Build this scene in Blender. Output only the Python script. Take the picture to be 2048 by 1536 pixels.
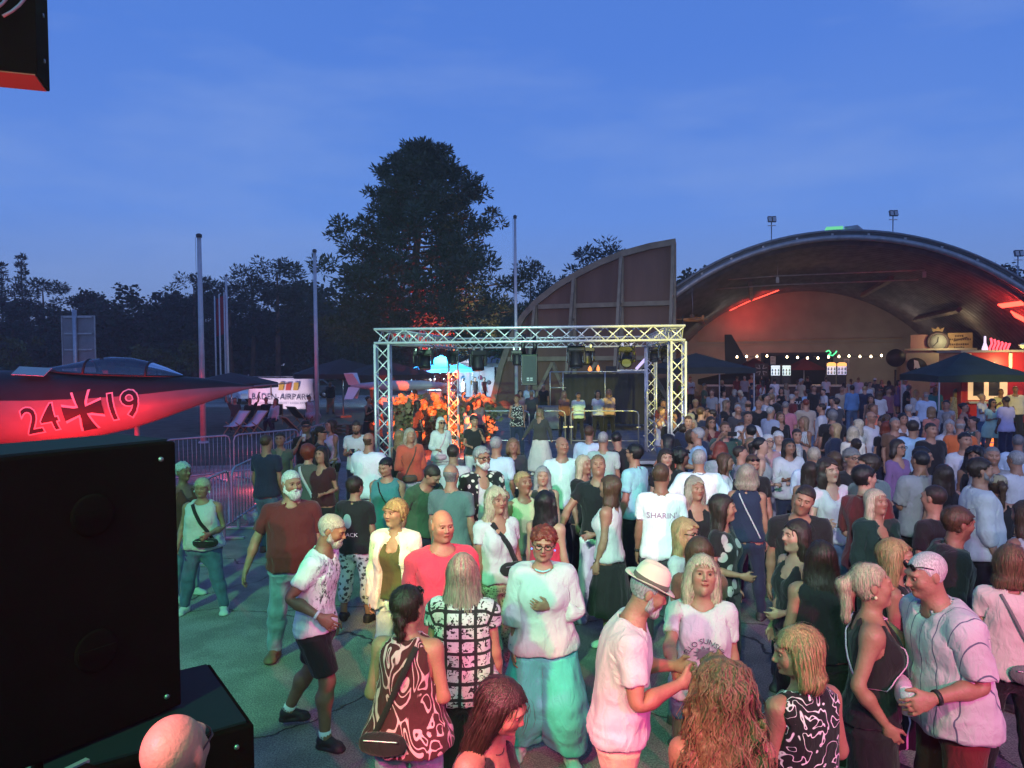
import bpy, bmesh, math, random
import numpy as np
from mathutils import Vector, Matrix
random.seed(11)
for _o in list(bpy.data.objects): bpy.data.objects.remove(_o)
scene = bpy.context.scene
COL = scene.collection
R_ = math.radians

# ---------------------------------------------------------------- camera
FPX, CAMH = 1490.0, 2.9
cam_data = bpy.data.cameras.new('camera'); cam = bpy.data.objects.new('camera', cam_data); COL.objects.link(cam)
cam_data.sensor_width = 36; cam_data.lens = FPX / 2048 * 36; cam_data.clip_end = 3000; cam_data.clip_start = .05
CAMR = Matrix.Rotation(R_(90 - 1.92), 3, 'X') @ Matrix.Rotation(R_(-.5), 3, 'Z')
cam.matrix_world = Matrix.Translation((0, 0, CAMH)) @ CAMR.to_4x4()
scene.camera = cam
def ray(x, y): return (CAMR @ Vector(((x - 1024) / FPX, -(y - 768) / FPX, -1))).normalized()
def at_z(x, y, z):
 d = ray(x, y); t = (z - CAMH) / d.z; return Vector((0, 0, CAMH)) + d * t
def at_y(x, y, Y):
 d = ray(x, y); t = Y / d.y; return Vector((0, 0, CAMH)) + d * t
def project(p):
 q = CAMR.transposed() @ (Vector(p) - Vector((0, 0, CAMH))); return 1024 + q.x / -q.z * FPX, 768 - q.y / -q.z * FPX

# ---------------------------------------------------------------- sky at dusk, sun already set
world = bpy.data.worlds.new('World'); scene.world = world; world.use_nodes = True
nt = world.node_tree; nt.nodes.clear()
def wn(t, **k):
 n = nt.nodes.new(t)
 for a, b in k.items(): setattr(n, a, b)
 return n
w_out = wn('ShaderNodeOutputWorld'); w_bg = wn('ShaderNodeBackground'); w_bg.inputs[1].default_value = 1.15
w_tc = wn('ShaderNodeTexCoord'); w_sep = wn('ShaderNodeSeparateXYZ'); w_ramp = wn('ShaderNodeValToRGB')
nt.links.new(w_tc.outputs['Generated'], w_sep.inputs[0])
w_map = wn('ShaderNodeMapRange'); w_map.inputs[1].default_value = -.05; w_map.inputs[2].default_value = 1.0
nt.links.new(w_sep.outputs['Z'], w_map.inputs[0]); nt.links.new(w_map.outputs[0], w_ramp.inputs[0])
SKY = [(0, (.11, .11, .16)), (.05, (.205, .235, .40)), (.13, (.16, .268, .58)), (.22, (.117, .252, .68)), (.40, (.076, .195, .63)), (1, (.045, .125, .44))]
e = w_ramp.color_ramp.elements
while len(e) < len(SKY): e.new(.5)
for el, (p, c) in zip(e, SKY): el.position = p; el.color = (*c, 1)
# thin high cloud
w_mp = wn('ShaderNodeMapping'); w_mp.inputs['Scale'].default_value = (1.2, 1.6, 5); w_mp.inputs['Rotation'].default_value = (R_(10), R_(38), 0)
w_no = wn('ShaderNodeTexNoise'); w_no.inputs['Scale'].default_value = 1.7; w_no.inputs['Detail'].default_value = 7; w_no.inputs['Roughness'].default_value = .58
nt.links.new(w_tc.outputs['Generated'], w_mp.inputs[0]); nt.links.new(w_mp.outputs[0], w_no.inputs[0])
w_cr = wn('ShaderNodeMapRange'); w_cr.inputs[1].default_value = .46; w_cr.inputs[2].default_value = .80; w_cr.inputs[4].default_value = .46
nt.links.new(w_no.outputs[0], w_cr.inputs[0])
w_mx = wn('ShaderNodeMix'); w_mx.data_type = 'RGBA'; w_mx.inputs[7].default_value = (.27, .38, .68, 1)
nt.links.new(w_cr.outputs[0], w_mx.inputs[0]); nt.links.new(w_ramp.outputs[0], w_mx.inputs[6])
nt.links.new(w_mx.outputs[2], w_bg.inputs[0]); nt.links.new(w_bg.outputs[0], w_out.inputs[0])
world_bg = w_bg
# the afterglow: what is left of the sun, very soft and weak
sun_d = bpy.data.lights.new('sun', 'SUN'); sun = bpy.data.objects.new('sun', sun_d); COL.objects.link(sun)
sun_d.energy = .12; sun_d.angle = R_(40); sun_d.color = (1, .82, .72); sun.rotation_euler = (R_(72), 0, R_(35))
scene.view_settings.view_transform = 'Standard'; scene.view_settings.look = 'None'; scene.view_settings.gamma = 1; scene.view_settings.exposure = 0
scene.cycles.use_denoising = True; scene.cycles.max_bounces = 4; scene.cycles.diffuse_bounces = 2; scene.cycles.glossy_bounces = 2
scene.cycles.transmission_bounces = 4; scene.cycles.transparent_max_bounces = 8; scene.cycles.sample_clamp_indirect = 4; scene.cycles.caustics_reflective = False; scene.cycles.caustics_refractive = False
scene.cycles.use_adaptive_sampling = True; scene.cycles.adaptive_threshold = .02
# ---------------------------------------------------------------- materials
_mats = {}
def mat(name, base=(.5, .5, .5), rough=.6, metal=0, spec=.4, emit=None, estr=0, alpha=1, noise=0, nscale=6, bump=0, bscale=40, coord='Object', trans=0, stretch=(1, 1, 1), noise_col=None, ior=1.45):
 if name in _mats: return _mats[name]
 m = bpy.data.materials.new(name); m.use_nodes = True; t = m.node_tree; b = t.nodes['Principled BSDF']
 b.inputs['Base Color'].default_value = (*base, 1); b.inputs['Roughness'].default_value = rough; b.inputs['Metallic'].default_value = metal
 b.inputs['Specular IOR Level'].default_value = spec; b.inputs['IOR'].default_value = ior
 if trans: b.inputs['Transmission Weight'].default_value = trans
 if alpha < 1: b.inputs['Alpha'].default_value = alpha
 if emit: b.inputs['Emission Color'].default_value = (*emit, 1); b.inputs['Emission Strength'].default_value = estr
 if noise or bump:
  c = t.nodes.new('ShaderNodeTexCoord'); mp = t.nodes.new('ShaderNodeMapping'); mp.inputs['Scale'].default_value = stretch
  t.links.new(c.outputs[coord], mp.inputs[0])
 if noise:
  n = t.nodes.new('ShaderNodeTexNoise'); n.inputs['Scale'].default_value = nscale; n.inputs['Detail'].default_value = 5
  t.links.new(mp.outputs[0], n.inputs[0])
  r = t.nodes.new('ShaderNodeMapRange'); r.inputs[1].default_value = .3; r.inputs[2].default_value = .7
  t.links.new(n.outputs[0], r.inputs[0])
  mx = t.nodes.new('ShaderNodeMix'); mx.data_type = 'RGBA'
  c2 = noise_col or tuple(v * (1 - noise) for v in base)
  mx.inputs[6].default_value = (*base, 1); mx.inputs[7].default_value = (*c2, 1)
  t.links.new(r.outputs[0], mx.inputs[0]); t.links.new(mx.outputs[2], b.inputs['Base Color'])
  r2 = t.nodes.new('ShaderNodeMapRange'); r2.inputs[3].default_value = max(rough - .12, .05); r2.inputs[4].default_value = min(rough + .12, 1)
  t.links.new(n.outputs[0], r2.inputs[0]); t.links.new(r2.outputs[0], b.inputs['Roughness'])
 if bump:
  n = t.nodes.new('ShaderNodeTexNoise'); n.inputs['Scale'].default_value = bscale; n.inputs['Detail'].default_value = 4
  t.links.new(mp.outputs[0], n.inputs[0])
  bp = t.nodes.new('ShaderNodeBump'); bp.inputs['Strength'].default_value = bump; bp.inputs['Distance'].default_value = .02
  t.links.new(n.outputs[0], bp.inputs['Height']); t.links.new(bp.outputs[0], b.inputs['Normal'])
 _mats[name] = m; return m

def attr_vec(t, name):
 a = t.nodes.new('ShaderNodeAttribute'); a.attribute_name = name; return a
def skin_mat(tone):
 nm = 'skin_%.2f_%.2f' % (tone[0], tone[2])
 if nm in _mats: return _mats[nm]
 m = bpy.data.materials.new(nm); m.use_nodes = True; t = m.node_tree; b = t.nodes['Principled BSDF']
 a = attr_vec(t, 'tint'); mx = t.nodes.new('ShaderNodeMix'); mx.data_type = 'RGBA'; mx.blend_type = 'MULTIPLY'; mx.inputs[0].default_value = 1
 mx.inputs[6].default_value = (*tone, 1); t.links.new(a.outputs['Color'], mx.inputs[7])
 n = t.nodes.new('ShaderNodeTexNoise'); n.inputs['Scale'].default_value = 22; n.inputs['Detail'].default_value = 4
 c = t.nodes.new('ShaderNodeTexCoord'); t.links.new(c.outputs['Object'], n.inputs[0])
 m2 = t.nodes.new('ShaderNodeMix'); m2.data_type = 'RGBA'; m2.blend_type = 'MULTIPLY'; m2.inputs[0].default_value = .45
 t.links.new(mx.outputs[2], m2.inputs[6]); rr = t.nodes.new('ShaderNodeValToRGB'); rr.color_ramp.elements[0].position = .3; rr.color_ramp.elements[0].color = (.80, .66, .62, 1); rr.color_ramp.elements[1].position = .7
 t.links.new(n.outputs[0], rr.inputs[0]); t.links.new(rr.outputs[0], m2.inputs[7]); t.links.new(m2.outputs[2], b.inputs['Base Color'])
 b.inputs['Roughness'].default_value = .5; b.inputs['Specular IOR Level'].default_value = .38
 n2 = t.nodes.new('ShaderNodeTexNoise'); n2.inputs['Scale'].default_value = 75; n2.inputs['Detail'].default_value = 5; t.links.new(c.outputs['Object'], n2.inputs[0]); bp = t.nodes.new('ShaderNodeBump'); bp.inputs['Strength'].default_value = .45; bp.inputs['Distance'].default_value = .006; t.links.new(n2.outputs[0], bp.inputs['Height']); t.links.new(bp.outputs[0], b.inputs['Normal'])
 _mats[nm] = m; return m
def hair_mat(col):
 nm = 'hair_%.3f_%.3f_%.3f' % col
 if nm in _mats: return _mats[nm]
 m = bpy.data.materials.new(nm); m.use_nodes = True; t = m.node_tree; b = t.nodes['Principled BSDF']
 a = attr_vec(t, 'rest'); mp = t.nodes.new('ShaderNodeMapping'); mp.inputs['Scale'].default_value = (190, 190, 14)
 n = t.nodes.new('ShaderNodeTexNoise'); n.inputs['Scale'].default_value = 1; n.inputs['Detail'].default_value = 3
 t.links.new(a.outputs['Vector'], mp.inputs[0]); t.links.new(mp.outputs[0], n.inputs[0])
 r = t.nodes.new('ShaderNodeValToRGB'); r.color_ramp.elements[0].position = .32; r.color_ramp.elements[1].position = .68
 r.color_ramp.elements[0].color = (*[v * .5 for v in col], 1); r.color_ramp.elements[1].color = (*[min(v * 1.25, 1) for v in col], 1)
 t.links.new(n.outputs[0], r.inputs[0]); t.links.new(r.outputs[0], b.inputs['Base Color'])
 bp = t.nodes.new('ShaderNodeBump'); bp.inputs['Strength'].default_value = .9; bp.inputs['Distance'].default_value = .006
 t.links.new(n.outputs[0], bp.inputs['Height']); t.links.new(bp.outputs[0], b.inputs['Normal'])
 b.inputs['Roughness'].default_value = .42; b.inputs['Specular IOR Level'].default_value = .35
 _mats[nm] = m; return m
def cloth_mat(col, pat=None, col2=(.02, .02, .02), sc=1.0, rough=.85):
 nm = 'cloth_%.2f_%.2f_%.2f_%s_%.2f_%.2f' % (*col, pat, col2[0], sc)
 if nm in _mats: return _mats[nm]
 m = bpy.data.materials.new(nm); m.use_nodes = True; t = m.node_tree; b = t.nodes['Principled BSDF']; N = t.nodes.new; K = t.links.new
 a = attr_vec(t, 'rest'); b.inputs['Roughness'].default_value = rough; b.inputs['Specular IOR Level'].default_value = .2
 b.inputs['Sheen Weight'].default_value = .12
 def mapped(s, rot=(0, 0, 0)):
  mp = N('ShaderNodeMapping'); mp.inputs['Scale'].default_value = s; mp.inputs['Rotation'].default_value = rot; K(a.outputs['Vector'], mp.inputs[0]); return mp.outputs[0]
 fac = None
 def thresh(sock, lo, hi):
  r = N('ShaderNodeMapRange'); r.inputs[1].default_value = lo; r.inputs[2].default_value = hi; K(sock, r.inputs[0]); return r.outputs[0]
 def math_(op, x, y):
  n = N('ShaderNodeMath'); n.operation = op
  for i, v in enumerate((x, y)):
   if hasattr(v, 'node'): K(v, n.inputs[i])
   else: n.inputs[i].default_value = v
  return n.outputs[0]
 if pat == 'hstripe' or pat == 'vstripe':
  w = N('ShaderNodeTexWave'); w.bands_direction = 'Z' if pat == 'hstripe' else 'X'; w.inputs['Scale'].default_value = 9 * sc; w.inputs['Distortion'].default_value = .3
  K(mapped((1, 1, 1)), w.inputs[0]); fac = thresh(w.outputs[1], .62, .68)
 elif pat == 'pinstripe':
  w = N('ShaderNodeTexWave'); w.bands_direction = 'X'; w.inputs['Scale'].default_value = 3.2 * sc; w.inputs['Distortion'].default_value = .15; w.inputs['Detail'].default_value = 0
  K(mapped((1, .6, .02)), w.inputs[0]); fac = thresh(w.outputs[1], .988, .994)
 elif pat == 'zigzag':
  w = N('ShaderNodeTexWave'); w.bands_direction = 'Z'; w.inputs['Scale'].default_value = 7 * sc; w.inputs['Distortion'].default_value = 2.5; w.inputs['Detail Scale'].default_value = 3
  K(mapped((1, 1, 1)), w.inputs[0]); fac = thresh(w.outputs[1], .5, .56)
 elif pat in ('floral', 'leopard', 'dots'):
  v = N('ShaderNodeTexVoronoi'); v.inputs['Scale'].default_value = 24 * sc; K(mapped((1, 1, 1)), v.inputs[0])
  if pat == 'leopard':
   n = N('ShaderNodeTexNoise'); n.inputs['Scale'].default_value = 60 * sc; K(mapped((1, 1, 1)), n.inputs[0])
   d = math_('ADD', v.outputs['Distance'], math_('MULTIPLY', n.outputs[0], .25)); s1 = thresh(d, .30, .34); s2 = thresh(d, .52, .48); fac = math_('MULTIPLY', s1, s2)
  elif pat == 'dots': fac = thresh(v.outputs['Distance'], .40, .36)
  else:
   n = N('ShaderNodeTexNoise'); n.inputs['Scale'].default_value = 55 * sc; n.inputs['Detail'].default_value = 2; K(mapped((1, 1, 1)), n.inputs[0])
   d = math_('ADD', v.outputs['Distance'], math_('MULTIPLY', math_('SUBTRACT', n.outputs[0], .5), .7)); fac = thresh(d, .40, .35)
 elif pat in ('swirl', 'squiggle', 'marble'):
  n = N('ShaderNodeTexNoise'); n.inputs['Scale'].default_value = (7 if pat != 'squiggle' else 13) * sc; n.inputs['Detail'].default_value = 1.2; n.inputs['Distortion'].default_value = 1.4 if pat != 'squiggle' else .6
  K(mapped((1, 1, .55 if pat != 'squiggle' else 1)), n.inputs[0])
  x = math_('MULTIPLY', n.outputs[0], 7 if pat != 'squiggle' else 5); fr = math_('FRACT', x, 0)
  if pat == 'squiggle': fac = math_('MULTIPLY', thresh(fr, .42, .46), thresh(fr, .60, .56))
  else: fac = math_('MULTIPLY', thresh(fr, .50, .56), thresh(fr, .85, .80))
 elif pat == 'tiles':
  br = N('ShaderNodeTexBrick'); br.offset = 0; br.inputs['Scale'].default_value = 1; br.inputs['Mortar Size'].default_value = .010; br.inputs['Brick Width'].default_value = .085; br.inputs['Row Height'].default_value = .085
  mp = N('ShaderNodeCombineXYZ'); sp = N('ShaderNodeSeparateXYZ'); K(a.outputs['Vector'], sp.inputs[0]); K(sp.outputs[0], mp.inputs[0]); K(sp.outputs[2], mp.inputs[1]); K(mp.outputs[0], br.inputs[0])
  n = N('ShaderNodeTexNoise'); n.inputs['Scale'].default_value = 42; n.inputs['Detail'].default_value = 1; n.inputs['Distortion'].default_value = 1.2; K(mapped((1, 1, 1)), n.inputs[0])
  fac = math_('MAXIMUM', br.outputs['Fac'], thresh(n.outputs[0], .56, .60))
 elif pat == 'splash':
  n = N('ShaderNodeTexNoise'); n.inputs['Scale'].default_value = 24; n.inputs['Detail'].default_value = 5; n.inputs['Roughness'].default_value = .75; K(mapped((1.6, 1.6, .7)), n.inputs[0])
  sp = N('ShaderNodeSeparateXYZ'); K(a.outputs['Vector'], sp.inputs[0])
  side = math_('MULTIPLY', thresh(sp.outputs[1], -.02, -.07), thresh(sp.outputs[2], 1.0, 1.12)); fac = math_('MULTIPLY', thresh(n.outputs[0], .52, .57), side)
 elif pat == 'denim':
  n = N('ShaderNodeTexNoise'); n.inputs['Scale'].default_value = 9; n.inputs['Detail'].default_value = 6; K(mapped((1.5, 1.5, .7)), n.inputs[0]); fac = thresh(n.outputs[0], .25, .8)
 if fac is not None:
  mx = N('ShaderNodeMix'); mx.data_type = 'RGBA'; mx.inputs[6].default_value = (*col, 1); mx.inputs[7].default_value = (*col2, 1)
  K(fac, mx.inputs[0]); colsock = mx.outputs[2]
 else: colsock = None
 # uneven wear / weave
 n = N('ShaderNodeTexNoise'); n.inputs['Scale'].default_value = 7; n.inputs['Detail'].default_value = 6; K(mapped((1, 1, 1)), n.inputs[0])
 hs = N('ShaderNodeMix'); hs.data_type = 'RGBA'; hs.blend_type = 'MULTIPLY'; hs.inputs[0].default_value = .5
 rr = N('ShaderNodeValToRGB'); rr.color_ramp.elements[0].position = .3; rr.color_ramp.elements[0].color = (.72, .72, .72, 1); rr.color_ramp.elements[1].position = .65; K(n.outputs[0], rr.inputs[0])
 if colsock: K(colsock, hs.inputs[6])
 else: hs.inputs[6].default_value = (*col, 1)
 K(rr.outputs[0], hs.inputs[7]); K(hs.outputs[2], b.inputs['Base Color'])
 # creases
 n1 = N('ShaderNodeTexNoise'); n1.inputs['Scale'].default_value = 1; n1.inputs['Detail'].default_value = 3; n1.inputs['Distortion'].default_value = .8; K(mapped((20, 20, 9)), n1.inputs[0])
 n2 = N('ShaderNodeTexNoise'); n2.inputs['Scale'].default_value = 420; K(mapped((1, 1, 1)), n2.inputs[0])
 b1 = N('ShaderNodeBump'); b1.inputs['Strength'].default_value = .8; b1.inputs['Distance'].default_value = .018; K(n1.outputs[0], b1.inputs['Height'])
 b2 = N('ShaderNodeBump'); b2.inputs['Strength'].default_value = .25; b2.inputs['Distance'].default_value = .002; K(n2.outputs[0], b2.inputs['Height']); K(b1.outputs[0], b2.inputs['Normal'])
 K(b2.outputs[0], b.inputs['Normal'])
 _mats[nm] = m; return m

# ---------------------------------------------------------------- object helpers
def tag(o, label=None, cat=None, group=None, kind=None):
 if label: o['label'] = label
 if cat: o['category'] = cat
 if group: o['group'] = group
 if kind: o['kind'] = kind
 return o
def empty(name, loc=(0, 0, 0), rz=0, label=None, cat=None, group=None):
 o = bpy.data.objects.new(name, None); COL.objects.link(o); o.location = loc; o.rotation_euler = (0, 0, rz); o.empty_display_size = .1
 return tag(o, label, cat, group)
def link(name, me, parent=None):
 o = bpy.data.objects.new(name, me); COL.objects.link(o)
 if parent is not None: o.parent = parent
 return o
def np_mesh(name, V, Q, m=None, smooth=True, rest=None, tint=None):
 me = bpy.data.meshes.new(name); nq = len(Q); w = Q.shape[1]
 me.vertices.add(len(V)); me.vertices.foreach_set('co', np.ascontiguousarray(V, np.float32).ravel())
 me.loops.add(nq * w); me.loops.foreach_set('vertex_index', np.ascontiguousarray(Q, np.int32).ravel())
 me.polygons.add(nq); me.polygons.foreach_set('loop_start', np.arange(0, nq * w, w, dtype=np.int32))
 me.polygons.foreach_set('use_smooth', np.full(nq, smooth))
 if rest is not None:
  a = me.attributes.new('rest', 'FLOAT_VECTOR', 'POINT'); a.data.foreach_set('vector', np.ascontiguousarray(rest, np.float32).ravel())
 if tint is not None:
  a = me.attributes.new('tint', 'FLOAT_COLOR', 'POINT'); a.data.foreach_set('color', np.concatenate([tint, np.ones((len(tint), 1))], 1).astype(np.float32).ravel())
 me.update(calc_edges=True)
 if m: me.materials.append(m)
 return me

class MB:
 """collects simple solids into one mesh"""
 def __init__(s): s.v, s.f, s.sm = [], [], []
 def add(s, vs, fs, smooth=False):
  n = len(s.v); s.v += [tuple(v) for v in vs]; s.f += [tuple(i + n for i in f) for f in fs]; s.sm += [smooth] * len(fs); return s
 def box(s, c, d, rot=None, taper=1.0):
  x, y, z = [v / 2 for v in d]
  vs = [Vector((sx * x * (taper if sz > 0 else 1), sy * y * (taper if sz > 0 else 1), sz * z)) for sz in (-1, 1) for sy in (-1, 1) for sx in (-1, 1)]
  if rot is not None: vs = [rot @ v for v in vs]
  vs = [v + Vector(c) for v in vs]
  return s.add(vs, [(0,2,3,1),(4,5,7,6),(0,1,5,4),(2,6,7,3),(1,3,7,5),(0,4,6,2)])
 def bar(s, a, b, w, h=None, up=(0, 0, 1)):
  a, b = Vector(a), Vector(b); d = (b - a); L = d.length; d.normalize(); u = Vector(up)
  if abs(d.dot(u)) > .98: u = Vector((1, 0, 0))
  sx = d.cross(u).normalized(); sz = sx.cross(d)
  M = Matrix((sx, d, sz)).transposed()
  return s.box((a + b) / 2, (w, L, h or w), M)
 def tube(s, pts, r, n=8, cap=True):
  pts = [Vector(p) for p in pts]; rs = r if isinstance(r, (list, tuple)) else [r] * len(pts)
  vs = []; up = Vector((0, 0, 1))
  prev = None
  for i, p in enumerate(pts):
   d = (pts[min(i + 1, len(pts) - 1)] - pts[max(i - 1, 0)]).normalized()
   if prev is None:
    ref = up if abs(d.dot(up)) < .95 else Vector((1, 0, 0)); a = d.cross(ref).normalized()
   else: a = (prev - d * prev.dot(d)).normalized()
   prev = a; b = d.cross(a)
   vs += [p + (a * math.cos(2 * math.pi * k / n) + b * math.sin(2 * math.pi * k / n)) * rs[i] for k in range(n)]
  fs = [(i * n + k, i * n + (k + 1) % n, (i + 1) * n + (k + 1) % n, (i + 1) * n + k) for i in range(len(pts) - 1) for k in range(n)]
  m0 = len(fs)
  s.add(vs, fs, True)
  if cap:
   n0 = len(s.v) - len(vs)
   s.f.append(tuple(n0 + k for k in range(n))[::-1]); s.sm.append(False)
   s.f.append(tuple(n0 + (len(pts) - 1) * n + k for k in range(n))); s.sm.append(False)
  return s
 def lathe(s, prof, c=(0, 0, 0), n=20, axis='z'):
  vs = []
  for r, z in prof:
   for k in range(n):
    a = 2 * math.pi * k / n; v = (r * math.cos(a), r * math.sin(a), z)
    if axis == 'y': v = (v[0], v[2], v[1])
    if axis == 'x': v = (v[2], v[0], v[1])
    vs.append(Vector(v) + Vector(c))
  fs = [(i * n + k, i * n + (k + 1) % n, (i + 1) * n + (k + 1) % n, (i + 1) * n + k) for i in range(len(prof) - 1) for k in range(n)]
  return s.add(vs, fs, True)
 def prism(s, poly, thick, M=None, c=(0, 0, 0)):
  """poly in the xz plane, extruded along y"""
  n = len(poly); vs = [Vector((x, -thick / 2, z)) for x, z in poly] + [Vector((x, thick / 2, z)) for x, z in poly]
  if M is not None: vs = [M @ v for v in vs]
  vs = [v + Vector(c) for v in vs]
  return s.add(vs, [tuple(range(n)), tuple(range(2 * n - 1, n - 1, -1))] + [(i, i + n, (i + 1) % n + n, (i + 1) % n) for i in range(n)])
 def mesh(s, name, m=None):
  me = bpy.data.meshes.new(name); me.from_pydata(s.v, [], s.f); me.polygons.foreach_set('use_smooth', s.sm); me.update()
  if m: me.materials.append(m)
  return me
 def build(s, name, m, parent=None, bevel=0, label=None, cat=None, group=None, kind=None):
  me = s.mesh(name, m)
  bm = bmesh.new(); bm.from_mesh(me); bmesh.ops.recalc_face_normals(bm, faces=bm.faces)
  if bevel: bmesh.ops.bevel(bm, geom=[e for e in bm.edges if len(e.link_faces) == 2 and e.calc_face_angle(0) > .6], offset=bevel, segments=2, affect='EDGES', profile=.5)
  bm.to_mesh(me); bm.free()
  return tag(link(name, me, parent), label, cat, group, kind)
def copy_tree(o, parent=None):
 c = o.copy(); COL.objects.link(c); c.parent = parent
 for ch in list(o.children): copy_tree(ch, c)
 return c
def text_mesh(s, size, m, name='lettering', extrude=.002, align='CENTER', spacing=1.0, shear=0, bold=0):
 cu = bpy.data.curves.new(name, 'FONT'); cu.body = s; cu.size = size; cu.extrude = extrude; cu.align_x = align; cu.align_y = 'CENTER'; cu.space_character = spacing; cu.shear = shear; cu.offset = bold
 cu.resolution_u = 3
 o = bpy.data.objects.new(name, cu); COL.objects.link(o)
 dg = bpy.context.evaluated_depsgraph_get(); me = bpy.data.meshes.new_from_object(o.evaluated_get(dg)); me.name = name
 bpy.data.objects.remove(o); bpy.data.curves.remove(cu)
 me.materials.clear()
 if m: me.materials.append(m)
 return me
# ---------------------------------------------------------------- people: implicit surfaces, skinned and posed
V3 = lambda *a: np.array(a, np.float32)

def smin(a, b, k):
 h = np.maximum(k - np.abs(a - b), 0) / k
 return np.minimum(a, b) - h * h * k * 0.25
def smax(a, b, k): return -smin(-a, -b, k)
def rcone(p, a, b, ra, rb):
 a = np.asarray(a, np.float32); b = np.asarray(b, np.float32)
 ba = b - a; pa = p - a
 h = np.clip(pa @ ba / max(float(ba @ ba), 1e-9), 0, 1)
 return np.linalg.norm(pa - h[:, None] * ba, axis=1) - (ra + (rb - ra) * h)
def ell(p, c, r):
 r = np.asarray(r, np.float32); q = (p - np.asarray(c, np.float32))
 k0 = np.linalg.norm(q / r, axis=1); k1 = np.linalg.norm(q / (r * r), axis=1)
 return k0 * (k0 - 1) / np.maximum(k1, 1e-6)
def loft(p, tab, n=2.3):
 t = np.asarray(tab, np.float32)
 z = p[:, 2]
 zz = np.linspace(t[0, 0], t[-1, 0], 120)
 def col(i):
  # smooth interpolation of the table
  v = np.interp(zz, t[:, 0], t[:, i]); kk = np.ones(9) / 9
  v = np.convolve(np.pad(v, 4, mode='edge'), kk, mode='valid')
  return np.interp(z, zz, v).astype(np.float32)
 a, b, c = col(1), col(2), col(3)
 q = (np.abs(p[:, 0] / a) ** n + np.abs((p[:, 1] - c) / b) ** n) ** (1 / n)
 d = (q - 1) * np.minimum(a, b)
 return np.maximum(d, np.maximum(t[0, 0] - z, z - t[-1, 0]))

EDGES = [(0,1),(2,3),(4,5),(6,7),(0,2),(1,3),(4,6),(5,7),(0,4),(1,5),(2,6),(3,7)]
CORN = np.array([[i & 1, (i >> 1) & 1, (i >> 2) & 1] for i in range(8)])
def surface_nets(func, lo, hi, h):
 lo = np.asarray(lo, float); hi = np.asarray(hi, float)
 C = 4
 n = np.ceil((hi - lo) / (h * C)).astype(int) + 1
 cg = [lo[i] + (np.arange(n[i]) + 0.5) * h * C for i in range(3)]
 P = np.stack(np.meshgrid(*cg, indexing='ij'), -1).reshape(-1, 3).astype(np.float32)
 fc = func(P).reshape(n)
 band = np.abs(fc) < h * C * 2.0
 N = n * C
 fine = np.repeat(np.repeat(np.repeat(band, C, 0), C, 1), C, 2)
 F = np.repeat(np.repeat(np.repeat(np.where(fc < 0, -1., 1.).astype(np.float32), C, 0), C, 1), C, 2)
 idx = np.argwhere(fine)
 if len(idx) == 0: return np.zeros((0, 3), np.float32), np.zeros((0, 4), np.int32)
 F[fine] = func((lo + idx * h).astype(np.float32))
 S = F < 0
 m = np.zeros(np.array(F.shape) - 1, np.int8)
 for c in CORN: m += S[c[0]:F.shape[0]-1+c[0], c[1]:F.shape[1]-1+c[1], c[2]:F.shape[2]-1+c[2]]
 act = (m > 0) & (m < 8)
 A = np.argwhere(act)
 vals = np.stack([F[A[:,0]+c[0], A[:,1]+c[1], A[:,2]+c[2]] for c in CORN], 1)
 acc = np.zeros((len(A), 3)); cnt = np.zeros(len(A))
 for a, b in EDGES:
  fa, fb = vals[:, a], vals[:, b]; x = (fa < 0) != (fb < 0)
  t = np.where(x, fa / np.where(x, fa - fb, 1), 0)[:, None]
  acc += np.where(x[:, None], CORN[a] + t * (CORN[b] - CORN[a]), 0); cnt += x
 V = (lo + (A + acc / cnt[:, None]) * h).astype(np.float32)
 ID = -np.ones(act.shape, np.int64); ID[act] = np.arange(len(A))
 quads = []
 for ax in range(3):
  u, w = (ax + 1) % 3, (ax + 2) % 3
  sl0 = [slice(None)] * 3; sl1 = [slice(None)] * 3
  sl0[ax] = slice(0, -1); sl1[ax] = slice(1, None)
  s0, s1 = S[tuple(sl0)], S[tuple(sl1)]
  E = np.argwhere(s0 != s1)
  E = E[(E[:, u] > 0) & (E[:, w] > 0) & (E[:, u] < F.shape[u]-1) & (E[:, w] < F.shape[w]-1)]
  if not len(E): continue
  inside0 = s0[E[:,0], E[:,1], E[:,2]]
  def cell(du, dw):
   e = E.copy(); e[:, u] += du; e[:, w] += dw
   return ID[e[:,0], e[:,1], e[:,2]]
  q = np.stack([cell(-1,-1), cell(0,-1), cell(0,0), cell(-1,0)], 1)
  q = np.where(inside0[:, None], q, q[:, ::-1])
  quads.append(q)
 Q = np.concatenate(quads)
 Q = Q[(Q >= 0).all(1)].astype(np.int32)
 return V, Q

def crop(V, Q, keepv):
 k = keepv[Q].any(1); Q = Q[k]
 used = np.unique(Q); mp = -np.ones(len(V), np.int32); mp[used] = np.arange(len(used))
 return V[used], mp[Q]
def vnormals(V, Q):
 n = np.cross(V[Q[:,2]] - V[Q[:,0]], V[Q[:,3]] - V[Q[:,1]])
 N = np.zeros_like(V)
 for i in range(4): np.add.at(N, Q[:, i], n)
 return N / np.maximum(np.linalg.norm(N, axis=1), 1e-9)[:, None]
_rt = np.random.RandomState(5).rand(32, 32, 32).astype(np.float32)
def vnoise(p):
 i = np.floor(p).astype(int); f = p - i; f = f * f * (3 - 2 * f)
 r = 0
 for c in CORN:
  w = np.prod(np.where(c, f, 1 - f), axis=1)
  r = r + w * _rt[(i[:,0]+c[0]) & 31, (i[:,1]+c[1]) & 31, (i[:,2]+c[2]) & 31]
 return r * 2 - 1

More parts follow.
